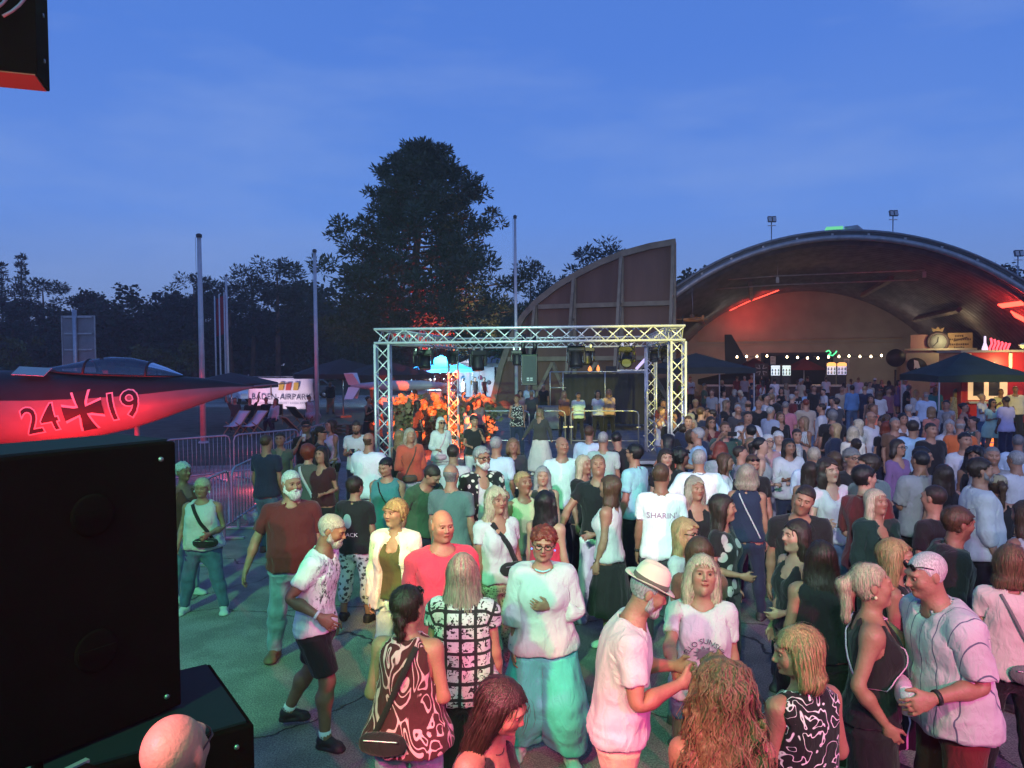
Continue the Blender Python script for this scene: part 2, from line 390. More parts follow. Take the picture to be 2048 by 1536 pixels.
# ---- skeletons. Facing -Y, z up, person's own left at +x
class Body: pass
def make_P(sex):
 B = Body(); B.sex = sex
 k = 1.0 if sex == 'm' else 0.94
 B.H = 1.78 * k
 Z = lambda z: z * k
 B.hz = Z(1.668); B.k = k
 sx = .170 if sex == 'm' else .148
 B.sh = V3(sx, .012, Z(1.428)); ad = math.radians(30)
 B.ad = V3(math.sin(ad), 0, -math.cos(ad))
 ul, fl = .285 * k, .255 * k
 B.el = B.sh + B.ad * ul + V3(0, .012, 0); B.wr = B.el + B.ad * fl + V3(0, -.028, 0)
 B.hip = V3(.092, .0, Z(.925)); B.kn = V3(.10, -.005, Z(.50)); B.an = V3(.105, .025, Z(.085))
 m = sex == 'm'
 if m:
  B.tor = [(.80,.12,.085,.005),(.86,.165,.112,.012),(.93,.176,.122,.012),(1.0,.170,.115,.004),(1.09,.155,.104,0),(1.2,.163,.112,0),
                 (1.32,.178,.122,0),(1.40,.175,.110,.008),(1.455,.125,.083,.014),(1.495,.070,.066,.014),(1.53,.060,.063,.008),(1.62,.055,.06,.004)]
 else:
  B.tor = [(.80,.12,.09,.008),(.86,.172,.118,.016),(.93,.183,.126,.014),(1.0,.172,.114,.004),(1.10,.138,.096,0),(1.2,.143,.100,0),
                 (1.31,.155,.106,.004),(1.40,.150,.096,.010),(1.455,.105,.072,.014),(1.495,.058,.056,.014),(1.53,.050,.053,.008),(1.62,.046,.05,.004)]
 B.tor = [(Z(z), a, b, c) for z, a, b, c in B.tor]
 B.r = dict(sh=.054, ua=.047, el=.040, fa=.041, wr=.027, th=.088, kn=.058, ca=.058, an=.037) if m else \
          dict(sh=.045, ua=.040, el=.034, fa=.036, wr=.023, th=.093, kn=.056, ca=.055, an=.034)
 L = np.array([1, 1, 1], np.float32); R = np.array([-1, 1, 1], np.float32)
 B.bones = {}
 pel = V3(0, .01, Z(.95)); sp = V3(0, .01, Z(1.10)); ch = V3(0, .01, Z(1.28)); nk = V3(0, .015, Z(1.50)); hd = V3(0, .0, Z(1.57)); tp = V3(0, 0, Z(1.78))
 B.bones['pelvis'] = (None, pel, sp)
 B.bones['spine'] = ('pelvis', sp, ch)
 B.bones['chest'] = ('spine', ch, nk)
 B.bones['neck'] = ('chest', nk, hd)
 B.bones['head'] = ('neck', hd, tp)
 for s, M in (('L', L), ('R', R)):
  B.bones['ua' + s] = ('chest', B.sh * M, B.el * M)
  B.bones['fa' + s] = ('ua' + s, B.el * M, B.wr * M)
  B.bones['hd' + s] = ('fa' + s, B.wr * M, (B.wr + B.ad * .17) * M)
  B.bones['th' + s] = ('pelvis', B.hip * M, B.kn * M)
  B.bones['sn' + s] = ('th' + s, B.kn * M, B.an * M)
  B.bones['ft' + s] = ('sn' + s, B.an * M, (B.an + V3(0, -.14, -.06)) * M)
 B.names = list(B.bones)
 return B

def armmask(B, V):
 ax = np.abs(V[:, 0]); th = np.where(V[:, 2] < 1.36 * B.k, B.sh[0] + .015 + (1.36 * B.k - V[:, 2]) * .27, B.sh[0] - .02)
 return sst(ax - th, -.035, .035)
def sst(x, a, b):
 t = np.clip((x - a) / (b - a), 0, 1); return t * t * (3 - 2 * t)
def weights(B, V, mode='body'):
 W = np.zeros((len(V), len(B.names)), np.float32)
 k = B.k
 rad = dict(pelvis=.14, spine=.13, chest=.14, neck=.06, head=.09)
 for i, nme in enumerate(B.names):
  par, a, b = B.bones[nme]
  ba = b - a; t = np.clip((V - a) @ ba / (ba @ ba), 0, 1)
  d = np.linalg.norm(V - a - t[:, None] * ba, axis=1)
  r = rad.get(nme, .06 if nme[:2] in ('ua', 'fa', 'hd') else .085)
  w = 1 / (d / r + .12) ** 6
  s = 1 if nme.endswith('L') else -1
  if nme[:2] in ('ua', 'fa', 'hd'):
   w = w * armmask(B, V) * (V[:, 0] * s > 0)
   if nme[:2] in ('fa', 'hd'):
    # keep away from the hips
    w = w * sst((V - B.sh * V3(s, 1, 1)) @ (B.ad * V3(s, 1, 1)), .16 * k, .30 * k)
  if nme[:2] in ('th', 'sn', 'ft'):
   sd = .03 if mode != 'skirt' else .14
   w = w * sst(V[:, 0] * s, -sd, sd) * (1 - sst(V[:, 2], .90 * k, 1.06 * k))
   if mode == 'skirt' and nme[:2] != 'th': w = w * 0.25
  if nme in ('pelvis', 'spine', 'chest') :
   w = w * (1 - .985 * sst(armmask(B, V), .75, 1)) + 1e-9
  if nme in ('pelvis',): w = w * sst(V[:, 2], .62 * k, .9 * k) + (1e-9)
  if nme in ('spine', 'chest'): w = w * sst(V[:, 2], .86 * k, 1.0 * k) + 1e-9
  if nme == 'head': w = w * sst(V[:, 2], 1.515 * k, 1.57 * k) * (np.abs(V[:, 0]) < .2)
  if nme == 'neck': w = w * (np.abs(V[:, 0]) < .13) * sst(V[:, 2], 1.42 * k, 1.5 * k)
  W[:, i] = w
 if mode in ('hair', 'head'):
  W[:] = 0
  t = sst(V[:, 2], B.hz - .34, B.hz - .10)
  W[:, B.names.index('head')] = t if mode == 'hair' else 1
  if mode == 'hair': W[:, B.names.index('chest')] = 1 - t
 elif mode == 'body':
  hd = sst(V[:, 2], 1.545 * k, 1.59 * k) * (np.abs(V[:, 0]) < .2)
  W /= W.sum(1, keepdims=True)
  W *= (1 - hd)[:, None]; W[:, B.names.index('head')] += hd
 elif mode.startswith('rigid:'):
  W[:] = 0; W[:, B.names.index(mode[6:])] = 1
 return W / W.sum(1, keepdims=True)

# ---- body surface
def f_torso(B, p, e=0.0):
 d = loft(p, [(z, a + e, b + e, c) for z, a, b, c in B.tor])
 q = p.copy(); q[:, 0] = np.abs(q[:, 0])
 d = smin(d, rcone(q, (.045, .018, B.sh[2] + .030), B.sh, B.r['sh'] * .70 + e, B.r['sh'] + e), .05)
 if B.sex == 'f':
  d = smin(d, ell(q, (.068, -.078, 1.29 * B.k), (.062 + e, .058 + e, .062 + e)), .04)
 return d
def f_arms(B, p, e=0.0, upto=1.0):
 q = p.copy(); q[:, 0] = np.abs(q[:, 0]); r = B.r
 d = rcone(q, B.sh, B.el, r['ua'] + .006 + e, r['el'] + e)
 m = B.el + (B.wr - B.el) * .3
 d = smin(d, rcone(q, B.el, m, r['el'] + e, r['fa'] + e), .03)
 return smin(d, rcone(q, m, B.wr, r['fa'] + e, r['wr'] + e), .03)
def f_legs(B, p, e=0.0):
 q = p.copy(); q[:, 0] = np.abs(q[:, 0]); r = B.r
 d = rcone(q, B.hip + V3(0, .008, -.03), B.kn, r['th'] + e, r['kn'] + e)
 m = B.kn + (B.an - B.kn) * .3 + V3(0, .018, 0)
 d = smin(d, rcone(q, B.kn, m, r['kn'] - .004 + e, r['ca'] + e), .04)
 return smin(d, rcone(q, m, B.an, r['ca'] + e, r['an'] + e), .05)
def f_feet(B, p, e=0.0):
 q = p.copy(); q[:, 0] = np.abs(q[:, 0]); a = B.an
 d = rcone(q, a, a + V3(0, .02, -.045), B.r['an'] + e, .032 + e)
 d = smin(d, rcone(q, a + V3(0, -.02, -.03), a + V3(.012, -.13, -.058), .036 + e, .026 + e), .04)
 d = smin(d, rcone(q, a + V3(-.02, -.11, -.058), a + V3(.035, -.115, -.06), .022 + e, .02 + e), .03)
 return smax(d, .006 - q[:, 2] - e, .01)
def hand_parts(B):
 L = B.ad; F = V3(0, -1, 0); N = V3(math.cos(math.radians(30)), 0, math.sin(math.radians(30)))
 W = B.wr; k = B.k * (1.0 if B.sex == 'm' else .93)
 pr = []
 for i, ln in enumerate((.072, .082, .076, .060)):
  f = .030 - .0205 * i
  b = W + (L * .088 + F * f) * k
  c1, s1 = math.cos(.35 + .06 * i), math.sin(.35 + .06 * i); c2, s2 = math.cos(.95 + .1 * i), math.sin(.95 + .1 * i)
  m = b + (L * c1 - N * s1 + F * (.10 - .08 * i)) * ln * .52 * k
  t = m + (L * c2 - N * s2 + F * (.06 - .05 * i)) * ln * .5 * k
  pr += [(b, m, .0092 * k, .0082 * k), (m, t, .0082 * k, .0068 * k)]
 t0 = W + (L * .022 + F * .022) * k; t1 = W + (L * .062 + F * .058 - N * .012) * k; t2 = W + (L * .098 + F * .066 - N * .026) * k
 pr += [(t0, t1, .016 * k, .0115 * k), (t1, t2, .0112 * k, .008 * k)]
 return pr, (W, L, F, N, k)
def f_hand(B, p):
 pr, (W, L, F, N, k) = hand_parts(B)
 q = p.copy(); q[:, 0] = np.abs(q[:, 0])
 c = W + L * .052 * k
 loc = np.stack([(q - c) @ L, (q - c) @ F, (q - c) @ N], 1)
 d = ell(loc, (0, .002, 0), (.058 * k, .043 * k, .018 * k))
 d = smin(d, rcone(q, W - L * .05, W + L * .02, B.r['wr'] * 1.0, B.r['wr'] * .82), .025)
 for a, b, ra, rb in pr:
  d = smin(d, rcone(q, a, b, ra, rb), .007)
 return d
HS = .985
def f_head(B, p):
 q = (p - V3(0, 0, B.hz)) / HS; s = q.copy(); s[:, 0] = np.abs(s[:, 0])
 m = B.sex == 'm'
 d = ell(q, (0, .014, .030), (.0745, .0935, .084))
 d = smin(d, ell(q, (0, -.030, -.020), (.062, .064, .078)), .045)
 d = smin(d, rcone(s, (0, -.062, -.088), (.036, -.025, -.062), .026 if m else .022, .030), .035)      # jaw
 d = smin(d, ell(s, (.040, -.062, -.018), (.024, .022, .022)), .03)                                    # cheekbones
 d = smin(d, ell(s, (.018, -.083, .034), (.034, .014, .011)), .022)                                     # brow
 d = smax(d, -ell(s, (.031, -.104, .012), (.020, .020, .0135)), .016)                                   # eye sockets
 d = smin(d, rcone(q, (0, -.092, .018), (0, -.112, -.018), .0065, .0105 if m else .0092), .014)         # nose
 d = smin(d, ell(s, (.010, -.100, -.024), (.0085, .011, .007)), .008)
 d = smin(d, ell(q, (0, -.090, -.047), (.022, .0105, .0052)), .006)
 d = smin(d, ell(q, (0, -.088, -.057), (.019, .0105, .0062)), .006)
 d = smin(d, ell(q, (0, -.080, -.086), (.017, .016, .014)), .02)
 d = smin(d, ell(s, (.0775, .008, -.002), (.0085, .019, .030)), .008)                                    # ears
 nk = loft(p, B.tor)
 return smin(d * HS, nk, .03)
def face_colors(B, V, brow=(.12, .08, .05), lip=(.88, .60, .57), paint=True):
 """albedo multipliers, in rest space"""
 C = np.ones((len(V), 3), np.float32); q = (V - V3(0, 0, B.hz)) / HS; ax = np.abs(q[:, 0])
 front = q[:, 1] < -.06
 l = front & (((q[:, 0] / .023) ** 2 + ((q[:, 2] + .052) / .0095) ** 2) < 1); C[l] = lip
 arc = .030 - (ax - .03) ** 2 * 9
 b = front & (np.abs(q[:, 2] - arc) < .0042) & (ax > .012) & (ax < .050); C[b] = brow
 ck = front & (((ax - .042) / .022) ** 2 + ((q[:, 2] + .022) / .02) ** 2 < 1); C[ck] *= (1.0, .88, .86)
 e = front & (((ax - .031) / .016) ** 2 + ((q[:, 2] - .012) / .009) ** 2 < 1) ; C[e] *= (.62, .55, .52)
 m = front & (np.abs(q[:, 2] + .0522) < .0016) & (ax < .02); C[m] = (.28, .13, .12)
 return C

# ---- garments: each is a function of rest-space points
def arm_t(B, q):    # distance along the arm from the shoulder
 return (q - B.sh) @ B.ad
def g_top(B, ease=.018, hem=.92, sleeve=.17, sl_r=.014, neck='crew', flare=.0, collar=False, tuck=False, boxy=.32):
 k = B.k; hem *= k
 tor = []
 amax = max(a for z, a, b, c in B.tor[3:7]); bmax = max(b for z, a, b, c in B.tor[3:7])
 for z, a, b, c in B.tor:
  if z < 1.36 * k:
   t = boxy; a2 = a * (1 - t) + max(a, amax * .97) * t; b2 = b * (1 - t) + max(b, bmax * .95) * t
  else: a2, b2 = a, b
  f = flare * max(0, (1.2 * k - z)) / (.3 * k)
  tor.append((z, a2 + ease + f, b2 + ease + f * .9, c))
 tor = [(hem - .03, tor[0][1] + .03, tor[0][2] + .02, tor[0][3])] + tor if hem < tor[0][0] else tor
 if hem < tor[0][0] + .2:  # long garments
  tor = [(t[0], max(t[1], (.188 if B.sex == 'm' else .196) + ease + flare), max(t[2], .134 + ease + flare), t[3]) if t[0] < 1.0 * k else t for t in tor]
 def f(p):
  q = p.copy(); q[:, 0] = np.abs(q[:, 0])
  d = loft(p, tor)
  e = ease * .75
  d = smin(d, rcone(q, (.045, .018, B.sh[2] + .030), B.sh, B.r['sh'] * .70 + e * .8, B.r['sh'] + e), .05)
  if B.sex == 'f': d = smin(d, ell(q, (.068, -.078, 1.29 * k), (.062 + e, .058 + e, .064 + e)), .06)
  d = smax(d, hem - p[:, 2] + .006 * np.sin(p[:, 0] * 31) * np.cos(p[:, 1] * 23), .006)
  if sleeve > 0:
   el = B.el - B.sh; tot = np.linalg.norm(el)
   r0, r1, r2 = B.r['ua'] + .006 + sl_r, B.r['el'] + sl_r * 1.5 + .004, B.r['wr'] + sl_r + .004
   s = rcone(q, B.sh, B.el, r0, r1)
   if sleeve > tot: s = smin(s, rcone(q, B.el, B.wr, r1, r2), .03)
   s = smax(s, arm_t(B, q) - sleeve, .005)
   d = smin(d, s, .035)
  else:
   w = rcone(q, B.sh + V3(.028, 0, -.04), B.sh + V3(.02, 0, .09), .052, .06) if sleeve == 0 else rcone(q, B.sh + V3(.012, 0, -.07), B.sh + V3(-.018, 0, .09), .062, .07)
   d = smax(d, -w, .008)
  nz = 1.475 * k
  d = smax(d, p[:, 2] - (nz + .035), .01)
  if neck == 'crew': n = rcone(p, (0, .014, nz + .01), (0, -.05, nz + .07), .066 if B.sex == 'm' else .060, .10)
  elif neck == 'v': n = smin(rcone(p, (0, .014, nz + .012), (0, -.06, nz + .08), .066, .10), rcone(p, (0, -.16, nz - .11), (0, -.12, nz + .05), .012, .075), .02)
  elif neck == 'scoop': n = smin(rcone(p, (0, .014, nz + .01), (0, -.05, nz + .07), .07, .11), ell(p, (0, -.14, nz - .02), (.085, .10, .10)), .03)
  elif neck == 'tank': n = smin(rcone(p, (0, .014, nz - .005), (0, -.02, nz + .07), .085, .12), smin(ell(p, (0, -.15, nz - .03), (.085, .11, .12)), ell(p, (0, .15, nz), (.08, .08, .09)), .02), .03)
  elif neck == 'open': n = smin(rcone(p, (0, .014, nz + .02), (0, -.06, nz + .1), .060, .10), rcone(p, (0, -.175, .7 * k), (0, -.14, nz + .05), .118, .085), .02)
  elif neck == 'halter': n = smin(rcone(p, (0, .014, nz + .02), (0, 0, nz + .1), .07, .12), rcone(q, (.185, .05, nz - .17), (.15, .02, nz + .1), .05, .085), .02)
  else: n = rcone(p, (0, .014, nz + .035), (0, -.02, nz + .09), .058, .09)
  d = smax(d, -n, .006)
  if collar:
   c0 = (0, .012, nz + .012); rr = .068 if B.sex == 'm' else .060
   a = np.sqrt(p[:, 0] ** 2 + (p[:, 1] - .012) ** 2)
   ang = np.abs(p[:, 0]) - .018 - np.maximum(0, (nz + .05 - p[:, 2])) * .5
   ring = np.maximum(np.abs(a - rr - (nz + .03 - p[:, 2]) * .45) - .006, np.abs(p[:, 2] + (p[:, 1]) * -.25 - (nz + .018)) - .024)
   ring = np.where(p[:, 1] < -.02, np.maximum(ring, -(ang)), ring)
   d = smin(d, ring, .006)
  return d
 return f
def g_trousers(B, ease=.014, end=.07, wide=.0, balloon=.0, waist=1.03):
 k = B.k; r = B.r
 def f(p):
  q = p.copy(); q[:, 0] = np.abs(q[:, 0])
  d = loft(p, [(z, a + ease + wide * .15, b + ease + wide * .1, c) for z, a, b, c in B.tor[:6]])
  m = B.kn + (B.an - B.kn) * .35 + V3(0, .012, 0)
  l = rcone(q, B.hip + V3(0, .008, -.03), B.kn, r['th'] + ease + wide * .3 + balloon * .2, r['kn'] + ease + wide * .8 + balloon)
  low = V3(B.an[0] + .005, B.an[1], .03)
  rk, rm, ra = r['kn'] + ease + wide * .8 + balloon, r['ca'] + ease * .9 + wide + balloon, r['an'] + ease + .012 + wide * 1.25 + (-.01 if balloon else 0)
  l = smin(l, rcone(q, B.kn, m, rk, rm), .04)
  l = smin(l, rcone(q, m, low, rm, ra), .05)
  l = smax(l, -q[:, 0] + .003, .02) if not wide > .06 else l
  d = smin(d, l, .05)
  d = smax(d, p[:, 2] - waist * k, .006)
  return smax(d, end * k - p[:, 2], .006)
 return f
def g_skirt(B, ease=.014, end=.45, flare=.10, waist=1.05, gather=0):
 k = B.k
 z0 = end * k
 tab = [(z0, .20 + flare, .15 + flare, .01), ((z0 + .9 * k) / 2, .195 + flare * .6, .145 + flare * .6, .01)] + [(z, a + ease, b + ease, c) for z, a, b, c in B.tor[2:6]]
 def f(p):
  d = loft(p, tab, 2.1)
  th = np.arctan2(p[:, 1], p[:, 0])
  d = d + .010 * np.sin(th * 13 + 1.5 * np.sin(p[:, 2] * 3)) * sst(p[:, 2], .9 * k, .5 * k)
  d = smax(d, p[:, 2] - waist * k, .006)
  return smax(d, z0 - p[:, 2], .006)
 return f
def g_shoe(B, side, high=.0):
 a = B.an * V3(side, 1, 1)
 def f(p):
  d = rcone(p, a + V3(0, .022, -.03), a + V3(0, .03, -.06), .042, .036)
  d = smin(d, rcone(p, a + V3(0, .0, -.018 + high), a + V3(.012 * side, -.13, -.058), .045, .031), .04)
  d = smin(d, rcone(p, a + V3(-.018 * side, -.11, -.058), a + V3(.034 * side, -.115, -.06), .028, .026), .03)
  sole = smax(smin(rcone(p, a + V3(0, .03, -.075), a + V3(.008 * side, -.12, -.075), .044, .05), d, .02), np.abs(p[:, 2] - .012) - .012, .004)
  d = smin(smax(d, .008 - p[:, 2], .006), sole, .004)
  return smax(d, p[:, 2] - (.105 + high), .008)
 return f

# ---- hair
def f_hair(B, style):
 hz = B.hz
 def cap(p, t, line=.052, low=-.055, side=-.022):
  q = (p - V3(0, 0, hz)) / HS; s = q.copy(); s[:, 0] = np.abs(s[:, 0])
  d = ell(q, (0, .016, .032), (.0745 + t, .0935 + t, .084 + t))
  d = smin(d, f_head(B, p) / HS - .8 * t, .01)
  cut = np.maximum(q[:, 1] - (side - .3 * np.maximum(q[:, 2], -.03)), q[:, 2] - (line + .010 * np.cos(q[:, 0] * 30)))
  d = smax(d, -cut, .014)
  d = smax(d, (low + np.where(q[:, 1] < .03, (.03 - q[:, 1]) * .9, 0)) - q[:, 2], .012)
  ear = ell(s, (.08, .006, -.008), (.02, .024, .036))
  return q, s, d, smax(d, -ear, .008)
 def strand(q, n=34, a=.0035):
  th = np.arctan2(q[:, 0], q[:, 1] - .01)
  return a * .6 * np.sin(th * n + 6 * vnoise(q * 14)) + .004 * vnoise(q * 28)
 def f(p):
  if style == 'short':
   q, s, d, e = cap(p, .008); return e + .003 * vnoise(q * V3(120, 90, 60))
  if style == 'crop':
   q, s, d, e = cap(p, .0045, .054, -.045); return e + .0012 * vnoise(q * 90)
  if style == 'rim':       # balding: hair on the sides and back only
   q, s, d, e = cap(p, .0035, low=-.08); return smax(e, q[:, 2] - .022 - .25 * q[:, 1] - .006 * vnoise(q * 40), .012)
  if style == 'full':
   q, s, d, e = cap(p, .016, .056, -.06); return e + .006 * vnoise(q * 40)
  if style == 'spiky':
   q, s, d, e = cap(p, .014, .050, -.05)
   return e + (.013 * vnoise(q * V3(75, 75, 45)) - .004) * sst(q[:, 2], .0, .06)
  if style == 'pixie':
   q, s, d, e = cap(p, .016, .034, -.06); return e + strand(q, 26, .003)
  if style == 'fluffy':
   q, s, d, e = cap(p, .026, .045, -.09, -.03); return d + .010 * vnoise(q * 34) + .004 * vnoise(q * 80)
  long = {'bob': -.155, 'mid': -.24, 'long': -.40, 'wavy': -.34, 'curly': -.40, 'ponytail': 0, 'bun': 0, 'braid': 0}[style]
  t = {'curly': .034, 'wavy': .020, 'bob': .017, 'mid': .016, 'long': .014}.get(style, .008)
  q, s, d, e = cap(p, t, .055, -.10, -.034)
  if long < 0:
   w = {'curly': .075, 'wavy': .028, 'bob': .020}.get(style, .012)
   zt = [(long, .080 + w * .9, .030 + w * .4, .055), (long * .6, .098 + w, .05 + w * .5, .048), (-.09, .092 + w * .7, .064 + w * .5, .030), (-.02, .088 + w * .4, .072 + w * .3, .020), (.05, .08, .07, .018)]
   l = loft(q, zt, 2.2)
   l = smin(l, rcone(s, (.074 + w * .3, .008, .0), (.082 + w * .6, .012 if style != 'bob' else -.005, max(long * .75, -.26)), .022 + w * .2, .020 + w * .35), .03)
   d = smin(d, l, .03)
   hole = smin(rcone(q, (0, -.085, .005), (0, -.10, -.11), .060, .066), rcone(q, (0, -.105, -.1), (0, -.12, -.5), .075, .13), .03)
   hole = smin(hole, rcone(q, (0, -.01, -.12), (0, -.0, -.5), .047, .06), .02)
   d = smax(d, -hole, .012)
   if style == 'curly':
    return d + .022 * vnoise(q * V3(26, 26, 17)) + .010 * vnoise(q * 60)
   if style == 'wavy': return d + .010 * vnoise(q * V3(24, 24, 14)) + strand(q, 30, .003)
   return d + strand(q, 30, .0035)
  q, s, d, e = cap(p, .009, .055, -.062)
  if style == 'ponytail':
   d = smin(e, rcone(q, (0, .105, .045), (0, .15, .01), .022, .034), .02)
   d = smin(d, rcone(q, (0, .15, .01), (0, .135, -.20), .034, .018), .02)
   return d + strand(q, 30, .002)
  if style == 'bun':
   return smin(e, ell(q, (0, .115, .05), (.042, .038, .042)), .012) + .003 * vnoise(q * 50)
  if style == 'braid':
   d = e
   for i in range(7):
    d = smin(d, ell(q, (.010 * (-1) ** i, .105 - .004 * i, -.03 - .033 * i), (.024 - .0015 * i, .02, .024)), .008)
   return d + strand(q, 30, .002)
  return e
 return f
def f_beard(B, ln=.02):
 def f(p):
  q = (p - V3(0, 0, B.hz)) / HS; s = q.copy(); s[:, 0] = np.abs(s[:, 0])
  d = rcone(s, (0, -.074, -.094 - ln * .5), (.055, -.030, -.058), .022 + ln * .55, .022 + ln * .2)
  d = smin(d, rcone(s, (.055, -.026, -.06), (.064, -.008, .0), .022, .014), .02)
  d = smin(d, rcone(s, (0, -.099, -.040), (.028, -.084, -.056), .009 + ln * .15, .009), .012)
  d = smin(d, ell(s, (.016, -.078, -.084 - ln * .3), (.034, .026 + ln * .4, .026 + ln * .5)), .02)
  d = smax(d, -ell(q, (0, -.114, -.0545), (.015, .022, .0055)), .005)
  return d + .004 * vnoise(q * 80)
 return f

# ---- cache of rest meshes with weights
_cache = {}
BODY = {'m': make_P('m'), 'f': make_P('f')}
RES = {0: (.0135, .0056, .0068, .0080), 1: (.025, .0105, .0125, .0135), 2: (.040, .019, .025, .022)}   # body, head, hand, hair
def cached(key, fn):
 if key not in _cache: _cache[key] = fn()
 return _cache[key]
def rest_body(sex, lod):
 def go():
  B = BODY[sex]; hb, hh, hn, _ = RES[lod]
  neckz = 1.545 * B.k
  def fm(p):
   d = smin(f_torso(B, p), f_arms(B, p), .05)
   d = smin(d, f_legs(B, p), .05)
   return smin(d, f_feet(B, p), .03)
  V, Q = surface_nets(fm, (-.62, -.22, -.02), (.62, .22, 1.64 * B.k), hb)
  aq = V.copy(); aq[:, 0] = np.abs(aq[:, 0])
  inhand = ((aq - B.wr) @ B.ad > -.005) & (aq[:, 0] > .3)
  V, Q = crop(V, Q, ~((V[:, 2] > neckz) | inhand))
  Hv, Hq = surface_nets(lambda p: f_head(B, p), (-.11, -.15, 1.49 * B.k), (.11, .15, B.hz + .14), hh)
  Hv, Hq = crop(Hv, Hq, Hv[:, 2] > neckz - hb * 1.2)
  if len(Hq) == 0: raise RuntimeError('head')
  top = Hv[:, 2] < 1.50 * B.k; 
  lo = B.wr - V3(.10, .09, .22); hi = B.wr + V3(.16, .08, .05)
  Lv, Lq = surface_nets(lambda p: f_hand(B, p), lo, hi, hn)
  Lv, Lq = crop(Lv, Lq, (Lv - B.wr) @ B.ad > -.012)
  Rv = Lv * V3(-1, 1, 1); Rq = Lq[:, ::-1]
  # eyeballs
  ev, eq, ec = [], [], []
  if lod < 2:
   for s in (-1, 1):
    nu, nv = (10, 7) if lod == 0 else (6, 4)
    base = sum(len(x) for x in ev); pts = []; cc = []
    for j in range(nv + 1):
     ph = math.pi * j / nv        # pole points forward
     for i in range(nu):
      a = 2 * math.pi * i / nu
      pts.append((HS * (s * .031 + .0135 * math.sin(ph) * math.cos(a)), HS * (-.0795 - .0125 * math.cos(ph)), B.hz + HS * (.012 + .0125 * math.sin(ph) * math.sin(a))))
      cc.append((.05, .04, .03) if ph < .55 else (1.05, 1.1, 1.15))
    for j in range(nv):
     for i in range(nu):
      eq.append([base + j * nu + i, base + j * nu + (i + 1) % nu, base + (j + 1) * nu + (i + 1) % nu, base + (j + 1) * nu + i])
    ev.append(np.array(pts, np.float32)); ec.append(np.array(cc, np.float32))
  parts = [(V, Q, None), (Hv, Hq, 'h'), (Lv, Lq, None), (Rv, Rq, None)]
  if ev: parts.append((np.concatenate(ev), np.array(eq, np.int32), 'e'))
  VV, QQ, CC, n = [], [], [], 0
  for v, q, t in parts:
   VV.append(v); QQ.append(q + n); n += len(v)
   CC.append(face_colors(B, v) if t == 'h' else (np.concatenate(ec) if t == 'e' else np.ones((len(v), 3), np.float32)))
  V = np.concatenate(VV); Q = np.concatenate(QQ); C = np.concatenate(CC)
  # join head, hands and eyes to the body so that it is one surface
  def tie(q1, q2):
   c1, c2 = V[q1].mean(1), V[q2].mean(1); s1 = np.arange(len(q1))[::max(1, len(q1) // 900)]; near = ((c1[s1][:, None] - c2[None]) ** 2).sum(2); i, j = np.unravel_index(near.argmin(), near.shape); a, b = q1[s1[i]], q2[j]
   e = min(((float(((V[a[x]] - V[b[y]]) ** 2).sum() + ((V[a[(x + 1) % 4]] - V[b[(y + 1) % 4]]) ** 2).sum()), x, y) for x in range(4) for y in range(4))); x, y = e[1], e[2]
   return [a[x], a[(x + 1) % 4], b[(y + 1) % 4], b[y]]
  ex = [tie(QQ[1][V[QQ[1][:, 0], 2] < neckz + .02], QQ[0][V[QQ[0][:, 0], 2] > neckz - .05]), tie(QQ[2], QQ[0][V[QQ[0][:, 0], 0] > .3]), tie(QQ[3], QQ[0][V[QQ[0][:, 0], 0] < -.3])]
  if ev: h_ = QQ[1][V[QQ[1][:, 0], 1] < -.05]; ne = len(QQ[4]) // 2; ex += [tie(QQ[4][:ne], h_), tie(QQ[4][ne:], h_)]
  Q = np.concatenate([Q, np.array(ex, np.int32)])
  return V, Q, weights(B, V), vnormals(V, Q), C
 return cached(('body', sex, lod), go)
def rest_garment(sex, lod, key, fn, box=None, mode='body', h=None, folds=.0075):
 def go():
  B = BODY[sex]
  hh = h or RES[lod][0] * 1.03
  lo, hi = box or ((-.64, -.34, -.03), (.64, .34, 1.66 * B.k))
  f = fn(B)
  V, Q = surface_nets(f, lo, hi, hh)
  N = vnormals(V, Q)
  if folds:
   w = V + .03 * np.stack([vnoise(V * 7 + 1), vnoise(V * 7 + 9), vnoise(V * 7 + 5)], 1)
   rd = lambda p: 1 - 2.2 * np.abs(vnoise(p))
   a = rd(w * V3(13, 13, 4) + 3.1) * .9 + .5 * vnoise(w * V3(30, 30, 13) + 7.7) + .6 * rd(w * V3(6, 6, 17) + 1.3) * sst(np.abs(V[:, 2] - 1.02 * B.k), .30, .05) - .35
   V = V + N * (a * folds)[:, None]
  return V.astype(np.float32), Q, weights(B, V, mode), f
 return cached(('g', sex, lod, key), go)
def rest_hair(sex, lod, style):
 def go():
  B = BODY[sex]; h = RES[lod][3]
  V, Q = surface_nets(f_hair(B, style), (-.22, -.16, B.hz - .46), (.22, .26, B.hz + .17), h)
  return V, Q, weights(B, V, 'hair'), None
 return cached(('hair', sex, lod, style), go)

